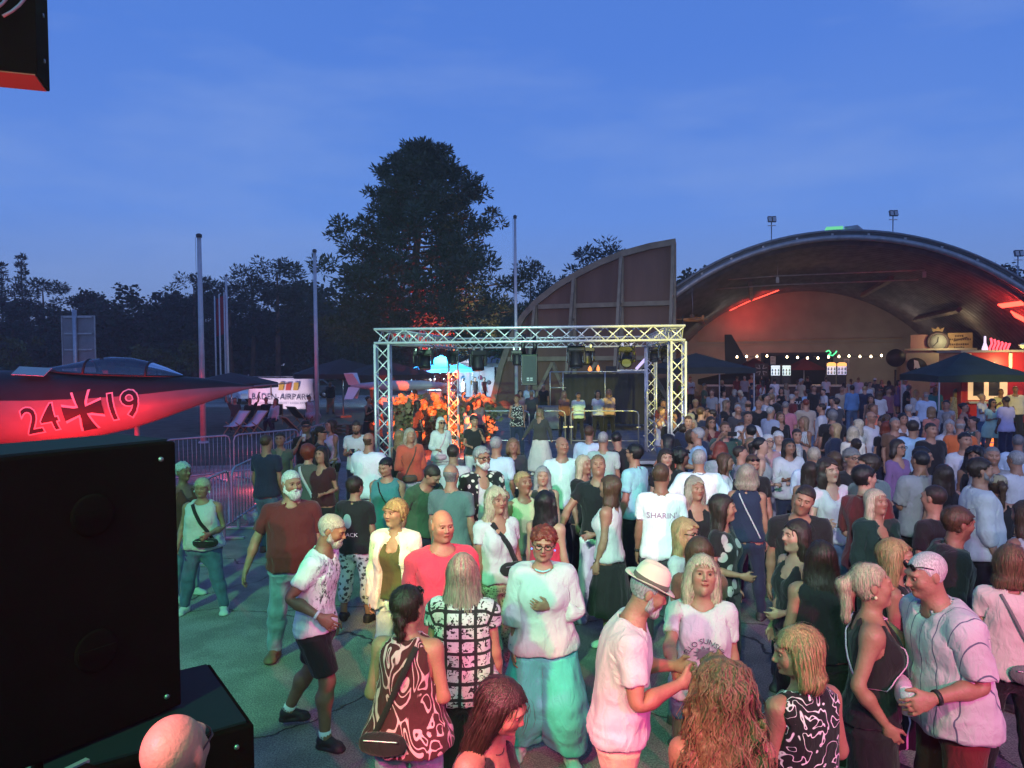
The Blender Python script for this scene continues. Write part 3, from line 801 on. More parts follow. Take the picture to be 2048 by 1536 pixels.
# ---- pose
def rotm(axis, deg):
 a = math.radians(deg); c, s = math.cos(a), math.sin(a)
 x, y, z = axis
 return np.array([[c+x*x*(1-c), x*y*(1-c)-z*s, x*z*(1-c)+y*s],[y*x*(1-c)+z*s, c+y*y*(1-c), y*z*(1-c)-x*s],[z*x*(1-c)-y*s, z*y*(1-c)+x*s, c+z*z*(1-c)]], np.float32)
def rot_between(a, b):
 a = a / np.linalg.norm(a); b = b / np.linalg.norm(b)
 v = np.cross(a, b); s = np.linalg.norm(v); c = float(a @ b)
 if s < 1e-6: return np.eye(3, dtype=np.float32)
 return rotm(v / s, math.degrees(math.atan2(s, c)))
ARM = dict(
 relaxed=((.13,.04,-1),(.07,.28,-1)), hang=((.10,-.02,-1),(.04,.12,-1)), waist=((.22,-.08,-1),(-.35,.9,-.15)),
 cup=((.16,.12,-1),(-.12,.9,.45)), dance=((.40,.22,-.9),(-.05,.9,.10)), phone=((.34,.85,-.30),(-.38,.45,.85)),
 mouth=((.22,.50,-.85),(-.45,.22,.9)), hip=((.60,-.15,-.8),(-.62,.22,-.72)), crossed=((.16,.12,-1),(-.95,.42,.06)),
 reach=((.22,.75,-.55),(-.05,1,-.05)), swing=((.28,-.35,-.9),(.16,-.05,-1)), read=((.14,.15,-1),(-.35,.85,.22)), chest=((.24,.02,-1),(-.72,.62,.34)),
 out=((.75,.15,-.65),(.5,.6,-.1)), up=((.5,.3,.6),(.1,.2,1)), clap=((.25,.35,-.85),(-.55,.75,.45)), drive=((.30,-.30,-.9),(.0,.85,-.25)), lap=((.2,.3,-.9),(-.25,.9,-.3)))
def pose_mats(B, lean=0, side=0, bend=0, twist=0, head=(0, 0, 0), L='relaxed', R='relaxed', legL=(0, 3, 0), legR=(0, 3, 0), hips=0):
 """head = (yaw, pitch up, roll); leg = (forward, out, knee); angles in degrees"""
 M = {}
 X, Y, Zx = (1, 0, 0), (0, 1, 0), (0, 0, 1)
 def put(n, R):
  par, a, b = B.bones[n]
  A = np.eye(4, dtype=np.float32); A[:3, :3] = R; A[:3, 3] = a - R @ a
  M[n] = (M[par] @ A) if par else A
 put('pelvis', rotm(X, lean * .5) @ rotm(Y, hips))
 put('spine', rotm(X, lean * .25 + bend * .5) @ rotm(Y, side * .5 - hips * .6) @ rotm(Zx, twist * .5))
 put('chest', rotm(X, lean * .25 + bend * .5) @ rotm(Y, side * .5 - hips * .6) @ rotm(Zx, twist * .5))
 y, p, r = head
 put('neck', rotm(Zx, y * .4) @ rotm(X, -p * .4) @ rotm(Y, r * .4))
 put('head', rotm(Zx, y * .6) @ rotm(X, -p * .6) @ rotm(Y, r * .6))
 for s, sg, arm, leg in (('L', 1, L, legL), ('R', -1, R, legR)):
  u, f = ARM[arm] if isinstance(arm, str) else arm
  cv = lambda v: V3(v[0] * sg, -v[1], v[2])
  d0 = B.bones['ua' + s][2] - B.bones['ua' + s][1]; e0 = B.bones['fa' + s][2] - B.bones['fa' + s][1]
  Ru = rot_between(d0, cv(u)); put('ua' + s, Ru)
  Rf = rot_between(Ru @ e0, cv(f)) @ Ru
  put('fa' + s, Ru.T @ Rf); put('hd' + s, np.eye(3, dtype=np.float32))
  fw, out, kn = leg
  # legs keep to the vertical whatever the pelvis does
  Rp = M['pelvis'][:3, :3]
  put('th' + s, Rp.T @ rotm(Y, -out * sg) @ rotm(X, -fw))
  put('sn' + s, rotm(X, kn)); 
  tot = M['sn' + s][:3, :3]
  put('ft' + s, tot.T @ rotm(Zx, 12 * sg))
 return np.stack([M[n] for n in B.names])
def skin(V, W, M, morph=None):
 if morph is not None: V = morph(V)
 P = np.concatenate([V, np.ones((len(V), 1), np.float32)], 1)
 out = np.zeros((len(V), 3), np.float32)
 for b in range(W.shape[1]):
  w = W[:, b]; k = w > 1e-4
  if k.any(): out[k] += w[k, None] * (P[k] @ M[b].T)[:, :3]
 return out
def make_morph(B, bulk=1.0, belly=0.0, rng=None):
 k = B.k; fw, fj, fn, fc = rng.uniform(-1, 1, 4)
 def m(V):
  V = V.copy(); z = V[:, 2]; q = z - B.hz; h = sst(q, -.16, -.09) * (np.abs(V[:, 0]) < .2)
  V[:, 0] *= 1 + h * (.05 * fw - .10 * fj * sst(q, .0, -.08)); V[:, 2] += h * (.010 * fc * sst(q, -.02, -.10)); V[:, 1] -= h * .007 * fn * np.exp(-(V[:, 0] / .016) ** 2 - ((q + .014) / .03) ** 2) * (V[:, 1] < -.07); V[:, 1] *= 1 + h * .03 * fc
  z = V[:, 2]
  body = 1 - sst(z, 1.47 * k, 1.56 * k)
  tor = sst(z, .75 * k, .95 * k) * body
  arm = armmask(B, V) > .5
  s = 1 + (bulk - 1) * np.where(z < .85 * k, .6, 1) * body
  x = V[:, 0]; off = np.where(arm, 0, 1)
  V[:, 1] *= s
  V[:, 0] = np.where(arm, x + np.sign(x) * (bulk - 1) * .20 * body, x * s)
  g = np.exp(-((z - 1.08 * k) / (.15 * k)) ** 2)
  V[:, 1] -= belly * g * sst(-V[:, 1], -.04, .06) * (~arm)
  V[:, 0] += belly * .32 * g * np.sign(x) * sst(np.abs(x), .02, .12) * (~arm)
  return V
 return m
# ---------------------------------------------------------------- one person
SK = dict(a=(.40, .235, .165), b=(.31, .165, .108), c=(.23, .115, .072), d=(.11, .06, .04))
HC = dict(black=(.012, .011, .011), dark=(.030, .020, .014), brown=(.075, .042, .022), light=(.20, .125, .065), blond=(.36, .24, .11), pale=(.46, .38, .26),
          grey=(.30, .29, .28), white=(.48, .47, .45), red=(.16, .030, .016), ash=(.30, .25, .19), salt=(.17, .16, .155))
CC = dict(white=(.50, .50, .51), offwhite=(.62, .58, .51), black=(.014, .014, .016), char=(.045, .045, .05), grey=(.25, .25, .26), lgrey=(.45, .45, .47), navy=(.02, .028, .06),
          blue=(.07, .16, .36), lblue=(.32, .50, .68), denim=(.09, .15, .25), ldenim=(.22, .31, .42), green=(.035, .085, .045), olive=(.10, .11, .05), teal=(.04, .20, .22), maroon=(.12, .018, .02),
          red=(.55, .03, .035), coral=(.62, .16, .09), pink=(.65, .28, .34), orange=(.62, .14, .04), yellow=(.65, .58, .10), beige=(.48, .39, .28), khaki=(.30, .26, .17), mint=(.45, .66, .52),
          purple=(.17, .09, .20), lav=(.52, .48, .68), turq=(.10, .55, .50), sage=(.42, .44, .26), slate=(.10, .15, .15), brown=(.13, .07, .045), cream=(.70, .63, .50), dgreen=(.04, .075, .06))
def rgb(c): return CC[c] if isinstance(c, str) else c
TOPS = dict(
 tee=dict(ease=.016, hem=.87, sleeve=.19, sl_r=.014, neck='crew'), fitted=dict(ease=.013, hem=.90, sleeve=.15, sl_r=.010, neck='crew', boxy=.15), vtee=dict(ease=.017, hem=.88, sleeve=.17, sl_r=.016, neck='v', boxy=.4),
 scoop=dict(ease=.016, hem=.90, sleeve=.14, sl_r=.013, neck='scoop', boxy=.3), polo=dict(ease=.017, hem=.89, sleeve=.21, sl_r=.014, neck='v', collar=True), shirt=dict(ease=.032, hem=.83, sleeve=.24, sl_r=.027, neck='v', collar=True, flare=.012),
 rolled=dict(ease=.030, hem=.84, sleeve=.42, sl_r=.018, neck='v', collar=True, flare=.008), longshirt=dict(ease=.024, hem=.86, sleeve=.535, sl_r=.014, neck='v', collar=True), sweater=dict(ease=.016, hem=.93, sleeve=.525, sl_r=.010, neck='scoop', boxy=.3),
 tank=dict(ease=.013, hem=.90, sleeve=-1, neck='tank', boxy=.2), sleeveless=dict(ease=.020, hem=.87, sleeve=0, neck='v', boxy=.5), shell=dict(ease=.018, hem=.92, sleeve=0, neck='crew', boxy=.4), halter=dict(ease=.030, hem=.86, sleeve=-1, neck='halter', flare=.03),
 blouse=dict(ease=.034, hem=.86, sleeve=.36, sl_r=.040, neck='v', flare=.018), jacket=dict(ease=.046, hem=.82, sleeve=.50, sl_r=.028, neck='open', collar=True, flare=.01), blazer=dict(ease=.040, hem=.82, sleeve=.53, sl_r=.022, neck='v', collar=True),
 openshirt=dict(ease=.045, hem=.80, sleeve=.30, sl_r=.034, neck='open', collar=True, flare=.012), cap=dict(ease=.024, hem=.85, sleeve=.10, sl_r=.022, neck='crew', flare=.012))
BOTS = dict(jeans=dict(ease=.013), slim=dict(ease=.007), chinos=dict(ease=.016, wide=.008), wide=dict(ease=.016, wide=.05), flared=dict(ease=.012, wide=.025), balloon=dict(ease=.02, wide=.03, balloon=.055, end=.10, waist=1.04),
   shorts=dict(ease=.024, wide=.02, end=.56), hot=dict(ease=.012, end=.74), capri=dict(ease=.012, end=.22))
SKIRTS = dict(skirt=dict(end=.52, flare=.06), mini=dict(end=.66, flare=.02), maxi=dict(end=.10, flare=.13), midi=dict(end=.33, flare=.06))
TOPNAME = dict(tee='t_shirt', fitted='t_shirt', vtee='t_shirt', scoop='t_shirt', polo='polo_shirt', shirt='shirt', rolled='shirt', longshirt='shirt', sweater='sweater', tank='tank_top', sleeveless='sleeveless_top', shell='sleeveless_top', halter='halter_top', blouse='blouse', jacket='jacket', blazer='blazer', openshirt='open_shirt', cap='blouse', dress='dress')
N_PEOPLE = [0]
def hair_strands(V, Q, n, rng, ln, wave, wid=.0035):
 """fine locks laid over a hair surface, in rest space; they run down the surface"""
 N = vnormals(V, Q); ids = rng.choice(len(V), n); out_v, out_q = [], []
 steps = 7
 lift = rng.rand(n) ** 3 * .010
 P = V[ids] + N[ids] * .001; ph = rng.rand(n) * 6.28; fr = .7 + .6 * rng.rand(n)
 pts = [P]; cur = ids.copy()
 # walk: step down and snap to nearest of a random subset
 sub = rng.choice(len(V), min(len(V), 2600), replace=False); SV, SN = V[sub], N[sub]
 pos = P.copy(); nn = N[ids]
 nrm = [nn]
 for s in range(steps):
  t = V3(0, 0, -1) - nn * (nn[:, 2] * -1)[:, None]; t[:, 1] += np.where(nn[:, 2] > .8, .6, 0)
  t /= np.maximum(np.linalg.norm(t, axis=1), .2)[:, None]
  nxt = pos + t * ln / steps
  d = ((nxt[:, None, :] - SV[None]) ** 2).sum(2); j = d.argmin(1)
  nn = SN[j] * .5 + nn * .5; nn /= np.linalg.norm(nn, axis=1)[:, None]
  near = SV[j]; pos = nxt + SN[j] * np.clip(((near - nxt) * SN[j]).sum(1) + .002 + lift, -.012, .03)[:, None]
  sd = np.cross(t, nn)
  pts.append(pos + sd * (np.sin(ph + s * fr * 2.1) * wave)[:, None]); nrm.append(nn)
 for s in range(steps + 1):
  t = (pts[min(s + 1, steps)] - pts[max(s - 1, 0)]); sd = np.cross(t, nrm[s]); sd /= np.maximum(np.linalg.norm(sd, axis=1), 1e-6)[:, None]
  w = wid * (1 - .75 * abs(2 * s / steps - .8) ** 2 / 2)
  out_v += [pts[s] - sd * w, pts[s] + sd * w]
 Vv = np.concatenate(out_v); q = []
 for s in range(steps):
  b0, b1 = s * 2 * n, (s + 1) * 2 * n; i = np.arange(n)
  for k in range(1): q.append(np.stack([b0 + k * n + i, b0 + (k + 1) * n + i, b1 + (k + 1) * n + i, b1 + k * n + i], 1))
 return Vv.astype(np.float32), np.concatenate(q).astype(np.int32)

def person(label, x, y, H=1.72, yaw=0, sex='m', skin_='b', hair=('short', 'brown'), top=('tee', 'white'), bot=('jeans', 'denim'), shoe='char', bulk=1.0, belly=0.0, beard=None,
           under=None, glasses=None, extra=(), dist=None, group='people at the open-air concert', lod=None, shoe_on=True, z0=0.0, hat=None, sock=None, **pose):
 B = BODY[sex]; N_PEOPLE[0] += 1; rng = np.random.RandomState(N_PEOPLE[0] * 7 + 1)
 sc = H / B.H
 M = pose_mats(B, **pose); mo = make_morph(B, bulk, belly, rng)
 d_guess = dist or at_z(x, y, H + z0).y
 if lod is None: lod = 0 if d_guess < 5.2 else (1 if d_guess < 10 else 2)
 # --- garments first, to know what they cover
 gs = []   # name, V, Q, W, mat, f
 if bot:
  kind, c = bot[0], bot[1]; pat = bot[2:] if len(bot) > 2 else ()
  if kind in BOTS: V, Q, W, f = rest_garment(sex, lod, kind, lambda B: g_trousers(B, **BOTS[kind]), box=((-.36, -.26, -.03), (.36, .28, 1.1 * B.k)), h=(.017, .032, .043)[lod]); nm = 'shorts' if kind in ('shorts', 'hot') else 'trousers'
  else: V, Q, W, f = rest_garment(sex, lod, kind, lambda B: g_skirt(B, **SKIRTS[kind]), box=((-.46, -.42, -.03), (.46, .44, 1.1 * B.k)), mode='skirt'); nm = 'skirt'
  cm = cloth_mat(rgb(c), *(pat or (('denim', tuple(v * .55 for v in rgb(c))) if kind == 'jeans' else ())))
  gs.append((nm, V, Q, W, cm, f, 'skirt' if kind in SKIRTS else 'body'))
 for tp in ([under] if under else []) + ([top] if top else []):
  kind, c = tp[0], tp[1]; pat = tp[2:]
  if kind == 'dress' or kind == 'shortdress':
   base = dict(TOPS['sleeveless' if kind == 'dress' else 'scoop'], hem=.40 if kind == 'dress' else .62, flare=.05)
   V, Q, W, f = rest_garment(sex, lod, kind, lambda B: g_top(B, **base), mode='skirt')
  else: V, Q, W, f = rest_garment(sex, lod, kind, lambda B: g_top(B, **TOPS[kind]))
  gs.append((TOPNAME.get(kind, 'dress'), V, Q, W, cloth_mat(rgb(c), *pat), f, 'body'))
 if shoe_on:
  for s in (1, -1):
   bx = BODY[sex].an * V3(s, 1, 1)
   V, Q, W, f = rest_garment(sex, max(lod, 1) if lod else 0, 'shoe%d' % s, lambda B: g_shoe(B, s), box=(bx - V3(.09, .22, .1), bx + V3(.09, .12, .06)), mode='rigid:ft' + ('L' if s > 0 else 'R'), h=(.0095, .017, .026)[lod], folds=0)
   gs.append(('shoe', V, Q, W, mat('shoe_' + str(shoe), rgb(shoe), rough=.6, bump=.2, bscale=60), f, 'shoe'))
 tf = [g[5] for g in gs if g[0] not in ('trousers', 'shorts', 'skirt', 'shoe')]
 if bot and tf:
  nm, V, Q, W, cm, f, md = gs[0]; c_ = np.min([t(V) for t in tf], axis=0) < .015; c_ &= V[:, 2] > .8 * B.k; V = V - vnormals(V, Q) * (.03 * c_)[:, None]; gs[0] = (nm, V, Q, W, cm, f, md)
 # --- body
 V, Q, W, Nn, C = rest_body(sex, lod)
 cov = np.zeros(len(V), bool)
 for g in gs:
  if g[5] is not None:
   cov |= g[5](V) < -.002
 Vb = V - Nn * (.012 * cov)[:, None]
 C = C.copy(); hcol = HC[hair[1]] if hair and hair[1] in HC else (.1, .07, .05)
 brow = np.all(np.abs(C - np.array((.12, .08, .05))) < 1e-3, 1); C[brow] = np.clip(np.array(hcol) * 1.2 / np.array(SK[skin_]), .06, .75)
 if sex == 'm':
  q = V - V3(0, 0, B.hz); st_ = (q[:, 2] < -.035) & (q[:, 2] > -.12) & (q[:, 1] < -.01) & (C[:, 1] > .8); C[st_] *= rng.uniform(.66, .98)
 if sex == 'f':
  lips = np.all(np.abs(C - np.array((.88, .60, .57))) < 1e-3, 1); C[lips] = (.82, .40, .40)
 P = skin(Vb, W, M, mo) * sc
 if bot and bot[0] in ('jeans', 'slim', 'chinos', 'wide', 'flared'): Q = Q[~((V[:, 2] < .88 * B.k) & (np.abs(V[:, 0]) < .28))[Q].all(1)]      # legs nobody can see inside trousers are left out
 u_ = np.unique(Q); mp_ = np.zeros(len(V), np.int32); mp_[u_] = np.arange(len(u_)); Pa, Va, Ca = P, V, C
 P, V, C, Q = P[u_], V[u_], C[u_], mp_[Q]
 objs = [('body', P, Q, skin_mat(SK[skin_]), V, C)]
 for nm, gV, gQ, gW, gm, f, md in gs:
  objs.append((nm, skin(gV, gW, M, mo) * sc, gQ, gm, gV, None))
 if hair and hair[0] != 'none':
  hV, hQ, hW, _ = rest_hair(sex, lod, hair[0])
  if lod < 2 and hair[0] not in ('crop', 'rim', 'short', 'spiky'):
   n = 900 if lod == 0 else 110
   sV, sQ = cached(('strand', sex, hair[0], lod), lambda: hair_strands(hV, hQ, n, np.random.RandomState(3), {'curly': .26, 'wavy': .22, 'long': .26, 'mid': .18, 'bob': .13}.get(hair[0], .10), {'curly': .016, 'wavy': .008}.get(hair[0], .002), (.0026 if hair[0] == 'curly' else .0016) * (1 + lod)))
   hQ = np.concatenate([hQ, sQ + len(hV)]); hV = np.concatenate([hV, sV]); hW = weights(B, hV, 'hair')
  objs.append(('hair', skin(hV, hW, M, mo) * sc, hQ, hair_mat(HC[hair[1]] if isinstance(hair[1], str) else hair[1]), hV, None))
 if beard:
  bV, bQ, bW, _ = rest_garment(sex, lod, 'beard%.3f' % beard[0], lambda B: f_beard(B, beard[0]), box=(V3(-.1, -.16, B.hz - .19), V3(.1, .05, B.hz + .03)), mode='rigid:head', h=RES[lod][3] * .9, folds=0)
  objs.append(('beard', skin(bV, bW, M, mo) * sc, bQ, hair_mat(HC[beard[1]]), bV, None))
 # ground and head position
 allz = min(o[1][:, 2].min() for o in objs); 
 for o in objs: o[1][:, 2] -= allz
 hm = (V[:, 2] > B.hz); hp = P[hm]; htop = hp[:, 2].max() + .012; hx, hy = hp[:, 0].mean(), hp[:, 1].mean()
 if hair and hair[0] == 'curly': htop += .03
 ya = R_(yaw); ox, oy = hx * math.cos(ya) - hy * math.sin(ya), hx * math.sin(ya) + hy * math.cos(ya)
 hh = htop + (.08 if hat == 'fedora' else 0)
 if dist: g = at_y(x, y, dist)
 else: g = at_z(x, y, hh + z0)
 root = empty('person', (g.x - ox, g.y - oy, z0), ya, label, 'person', group)
 def place(nm, Vr, Wm, Qx, m, rest=True, smooth=True):
  """add a worn piece given in rest space"""
  Vp = skin(Vr.astype(np.float32), Wm, M, mo) * sc; Vp[:, 2] -= allz
  return link(nm, np_mesh(nm, Vp, Qx, m, smooth, rest=Vr), root)
 for nm, Vp, Qx, m, rest, tint in objs:
  link(nm, np_mesh(nm, Vp, Qx, m, True, rest=rest if nm != 'body' else None, tint=tint), root)
 ctx = dict(B=B, M=M, mo=mo, sc=sc, allz=allz, root=root, sex=sex, lod=lod, place=place, yaw=ya, gs=gs)
 def to_world(bone, local):
  i = B.names.index(bone); v = (M[i] @ np.append(np.asarray(local, np.float32), 1))[:3] * sc; v[2] -= allz
  return Matrix.Translation(root.location) @ Matrix.Rotation(ya, 4, 'Z') @ Vector(v)
 def bone_rot(bone):
  i = B.names.index(bone); return Matrix.Rotation(ya, 3, 'Z') @ Matrix([list(map(float, r)) for r in M[i][:3, :3]])
 ctx['to_world'] = to_world; ctx['bone_rot'] = bone_rot
 if glasses: wear_glasses(ctx, glasses)
 if hat: wear_hat(ctx, hat)
 for e_ in extra: e_(ctx)
 return ctx

def rigid(ctx, mb, nm, bone, m):
 B = ctx['B']; V = np.array(mb.v, np.float32)
 if bone == 'head': V = (V - V3(0, 0, B.hz)) * HS + V3(0, 0, B.hz)
 W = weights(B, V, 'rigid:' + bone)
 Vp = skin(V, W, ctx['M'], ctx['mo']) * ctx['sc']; Vp[:, 2] -= ctx['allz']
 mb2 = MB(); mb2.v = [tuple(v) for v in Vp]; mb2.f = mb.f; mb2.sm = mb.sm
 return mb2.build(nm, m, ctx['root'])
def wear_glasses(ctx, col):
 B = ctx['B']; hz = B.hz; m = MB(); r = .0028 if ctx['lod'] == 0 else .004
 up = col == 'hair'; dz = .075 if up else .010; dy = -.105 if not up else -.080
 for s in (-1, 1):
  pts = [(s * .032 + .024 * math.cos(a) * (1), dy + .004 * abs(math.cos(a)), hz + dz + .017 * math.sin(a)) for a in [i * math.pi / 6 for i in range(13)]]
  m.tube(pts, r, 5, False); m.tube([(s * .056, dy + .004, hz + dz + .006), (s * .074, dy + .03, hz + dz + .006), (s * .082, .005, hz + dz + .004 - (.03 if up else 0))], r, 5)
 m.tube([(-.009, dy, hz + dz + .004), (.009, dy, hz + dz + .004)], r, 5)
 g = rigid(ctx, m, 'glasses', 'head', mat('glasses_frame', (.02, .018, .018), .3))
 if col in ('sun', 'hair'):
  m = MB()
  for s in (-1, 1): m.lathe([(.0001, 0), (.023, .0005), (.0001, .001)], (s * .032, dy + .001, hz + dz), 10, 'y')
  o = rigid(ctx, m, 'lens', 'head', mat('dark_lens', (.008, .008, .01), .12, spec=.6)); o.parent = g
def wear_hat(ctx, kind):
 B = ctx['B']; hz = B.hz
 if kind == 'fedora':
  m = MB()
  prof = [(.001, .165), (.045, .172), (.074, .165), (.084, .13), (.094, .062), (.096, .056)]
  m.lathe([(r, z) for r, z in prof], (0, .012, hz - .01), 24)
  V = [Vector(v) for v in m.v]      # pinch the crown
  for i, v in enumerate(V):
   if v.z > hz + .12: m.v[i] = (v.x * (.72 + .2 * sst(np.array(v.y), -.05, .06)), v.y * 1.05, v.z - .02 * math.exp(-(v.x / .03) ** 2))
   else: m.v[i] = (v.x * .92, v.y * 1.12, v.z)
  h = rigid(ctx, m, 'hat', 'head', cloth_mat((.62, .52, .40), rough=.9))
  m = MB(); n = 32; vs = []
  for j, (k, dz) in enumerate([(0, .002), (1, .004), (1, .0), (0, -.004)]):
   for i in range(n):
    a = 2 * math.pi * i / n; rr = .090 if k == 0 else .150
    rx, ry = (.086, .100) if k == 0 else (.132, .150)
    curl = .020 * (abs(math.cos(a)) ** 2) * (k) - .012 * k * max(0, -math.sin(a))
    vs.append((rx * math.cos(a), .012 + ry * math.sin(a), hz + .048 + dz + curl))
  m.add(vs, [(j % 4 * n + i, j % 4 * n + (i + 1) % n, (j + 1) % 4 * n + (i + 1) % n, (j + 1) % 4 * n + i) for j in range(4) for i in range(n)], True)
  b = rigid(ctx, m, 'brim', 'head', cloth_mat((.62, .52, .40), rough=.9)); b.parent = h
  m = MB(); m.lathe([(.0925, .058), (.0945, .060), (.0915, .088), (.089, .089)], (0, .012, hz - .01), 24)
  m.v = [(v[0] * .935, (v[1] - .012) * 1.13 + .012, v[2]) for v in m.v]
  b = rigid(ctx, m, 'hat_band', 'head', cloth_mat((.10, .085, .07))); b.parent = h
 elif kind.startswith('cap'):
  col = kind.split(':')[1]; m = MB()
  m.lathe([(.001, .118), (.05, .112), (.080, .085), (.092, .045), (.093, .022), (.086, .02)], (0, .016, hz + .006), 18)
  m.v = [(v[0] * .94, (v[1] - .016) * 1.12 + .016, v[2]) for v in m.v]
  h = rigid(ctx, m, 'cap', 'head', cloth_mat(rgb(col)))
  m = MB(); vs = []
  for j in range(6):
   for i in range(9):
    a = -math.pi * (i / 8); t = j / 5
    vs.append((.082 * math.cos(a) * (1 - .08 * t), -.02 + math.sin(a) * (.075 + .075 * t), hz + .032 - .018 * t + .006 * math.sin(-a)))
  m.add(vs + [(v[0], v[1], v[2] - .004) for v in vs], [(j * 9 + i, j * 9 + i + 1, j * 9 + i + 10, j * 9 + i + 9) for j in range(5) for i in range(8)] + [(54 + j * 9 + i, 54 + j * 9 + i + 9, 54 + j * 9 + i + 10, 54 + j * 9 + i + 1) for j in range(5) for i in range(8)], True)
  b = rigid(ctx, m, 'visor', 'head', cloth_mat(rgb(col))); b.parent = h
 elif kind == 'shades': wear_glasses(ctx, 'hair')
# ---------------------------------------------------------------- ground
def asphalt():
 m = bpy.data.materials.new('asphalt'); m.use_nodes = True; t = m.node_tree; b = t.nodes['Principled BSDF']; N = t.nodes.new; K = t.links.new
 c = N('ShaderNodeTexCoord')
 def noise(s, d=6, r=.6):
  n = N('ShaderNodeTexNoise'); n.inputs['Scale'].default_value = s; n.inputs['Detail'].default_value = d; n.inputs['Roughness'].default_value = r; K(c.outputs['Object'], n.inputs[0]); return n.outputs[0]
 def ramp(s, p0, c0, p1, c1):
  r = N('ShaderNodeValToRGB'); r.color_ramp.elements[0].position = p0; r.color_ramp.elements[0].color = (*c0, 1); r.color_ramp.elements[1].position = p1; r.color_ramp.elements[1].color = (*c1, 1); K(s, r.inputs[0]); return r.outputs[0]
 def mix(f, a, bb, mode='MIX'):
  x = N('ShaderNodeMix'); x.data_type = 'RGBA'; x.blend_type = mode
  K(f, x.inputs[0]) if hasattr(f, 'node') else setattr(x.inputs[0], 'default_value', f)
  K(a, x.inputs[6]); K(bb, x.inputs[7]) if hasattr(bb, 'node') else setattr(x.inputs[7], 'default_value', (*bb, 1)); return x.outputs[2]
 col = ramp(noise(.35), .35, (.17, .168, .15), .7, (.32, .31, .28))
 grain = ramp(noise(75, 4, .8), .40, (.30, .30, .30), .66, (2.0, 2.0, 1.9)); col = mix(.85, col, grain, 'MULTIPLY')
 blot = ramp(noise(2.3, 5), .42, (.62, .62, .62), .6, (1, 1, 1)); col = mix(.8, col, blot, 'MULTIPLY')
 # cracks, wandering
 w = N('ShaderNodeTexNoise'); w.inputs['Scale'].default_value = 1.3; w.inputs['Detail'].default_value = 6; K(c.outputs['Object'], w.inputs[0])
 va = N('ShaderNodeVectorMath'); va.operation = 'MULTIPLY_ADD'; K(w.outputs[1], va.inputs[0]); va.inputs[1].default_value = (.9, .9, 0); K(c.outputs['Object'], va.inputs[2])
 vo = N('ShaderNodeTexVoronoi'); vo.feature = 'DISTANCE_TO_EDGE'; vo.inputs['Scale'].default_value = .42; K(va.outputs[0], vo.inputs[0])
 cr = N('ShaderNodeMapRange'); cr.inputs[1].default_value = .0008; cr.inputs[2].default_value = .0055; cr.inputs[3].default_value = .85; cr.inputs[4].default_value = 0; K(vo.outputs[0], cr.inputs[0])
 col = mix(cr.outputs[0], col, (.018, .018, .017)); K(col, b.inputs['Base Color'])
 r = N('ShaderNodeMapRange'); r.inputs[3].default_value = .55; r.inputs[4].default_value = .95; K(noise(3), r.inputs[0]); K(r.outputs[0], b.inputs['Roughness'])
 bp = N('ShaderNodeBump'); bp.inputs['Strength'].default_value = .8; bp.inputs['Distance'].default_value = .012; K(noise(75, 4, .7), bp.inputs['Height'])
 b2 = N('ShaderNodeBump'); b2.inputs['Strength'].default_value = 1; b2.inputs['Distance'].default_value = .03; b2.invert = True; K(cr.outputs[0], b2.inputs['Height']); K(bp.outputs[0], b2.inputs['Normal']); K(b2.outputs[0], b.inputs['Normal'])
 return m
def sheet(name, pts, z, m, kind='structure'):
 me = bpy.data.meshes.new(name); me.from_pydata([(x, y, z) for x, y in pts], [], [tuple(range(len(pts)))]); me.materials.append(m); o = link(name, me); o['kind'] = kind; return o
sheet('ground', [(-300, -60), (300, -60), (300, 360), (-300, 360)], 0, asphalt())
sheet('meadow', [(-290, 62), (6, 62), (8, 84), (290, 90), (290, 350), (-290, 350)], .006, mat('meadow', (.035, .045, .022), .95, noise=.5, nscale=.6, bump=.6, bscale=3))
sheet('sandy_path', [(-30, 22.5), (-12, 20.2), (-3.2, 21.5), (-1.5, 24), (-1.0, 33), (-3, 46), (-30, 48)], .005, mat('dirt', (.10, .085, .065), .95, noise=.45, nscale=1.4, bump=.5, bscale=9))

# ---------------------------------------------------------------- hangar
HA = -18.0
hc = at_y(1668, 467, 35.5); HC0 = Vector((hc.x, hc.y, 0))
HM = Matrix.Translation(HC0) @ Matrix.Rotation(R_(HA), 4, 'Z')
RO, ZC = 12.7, 8.9 - 12.7
def arch(R, n, z0=0.0):
 a0 = math.acos((z0 - ZC) / R); return [(R * math.sin(-a0 + 2 * a0 * i / n), ZC + R * math.cos(-a0 + 2 * a0 * i / n)) for i in range(n + 1)]
hangar = empty('hangar', HC0, R_(HA), 'wide arched aircraft shelter with corrugated lining and a bar inside', 'hangar')
def arch_loft(name, stations, n, m, closed=False, smooth=True):
 """stations: (R, y)"""
 mb = MB(); vs = []
 for R, y in stations: vs += [(x, y, z) for x, z in arch(R, n)]
 k = n + 1
 fs = [(j * k + i, j * k + i + 1, (j + 1) * k + i + 1, (j + 1) * k + i) for j in range(len(stations) - 1) for i in range(n)]
 mb.add(vs, fs, smooth); return mb.build(name, m, hangar)
HD = 27.0
M_conc = mat('shelter_concrete', (.20, .19, .175), .9, noise=.45, nscale=1.2, bump=.4, bscale=12, stretch=(1, .4, .4))
arch_loft('roof_shell', [(RO - .55, -.02), (RO - .02, -.06), (RO, .3), (RO, HD + 1)], 56, M_conc)
M_liner = mat('corrugated_steel', (.15, .125, .13), .5, metal=.3, noise=.5, nscale=2.2, bump=.15, bscale=14, stretch=(1, .3, 1))
arch_loft('lining', [(RO - .56 - .09 * (1 - math.cos(2 * math.pi * i / 8)), .05 + HD * i / (8 * 44)) for i in range(8 * 44 + 1)], 48, M_liner)
M_rim = mat('pale_metal_edge', (.48, .47, .45), .45, metal=.4, noise=.35, nscale=3, bump=.2, bscale=18)
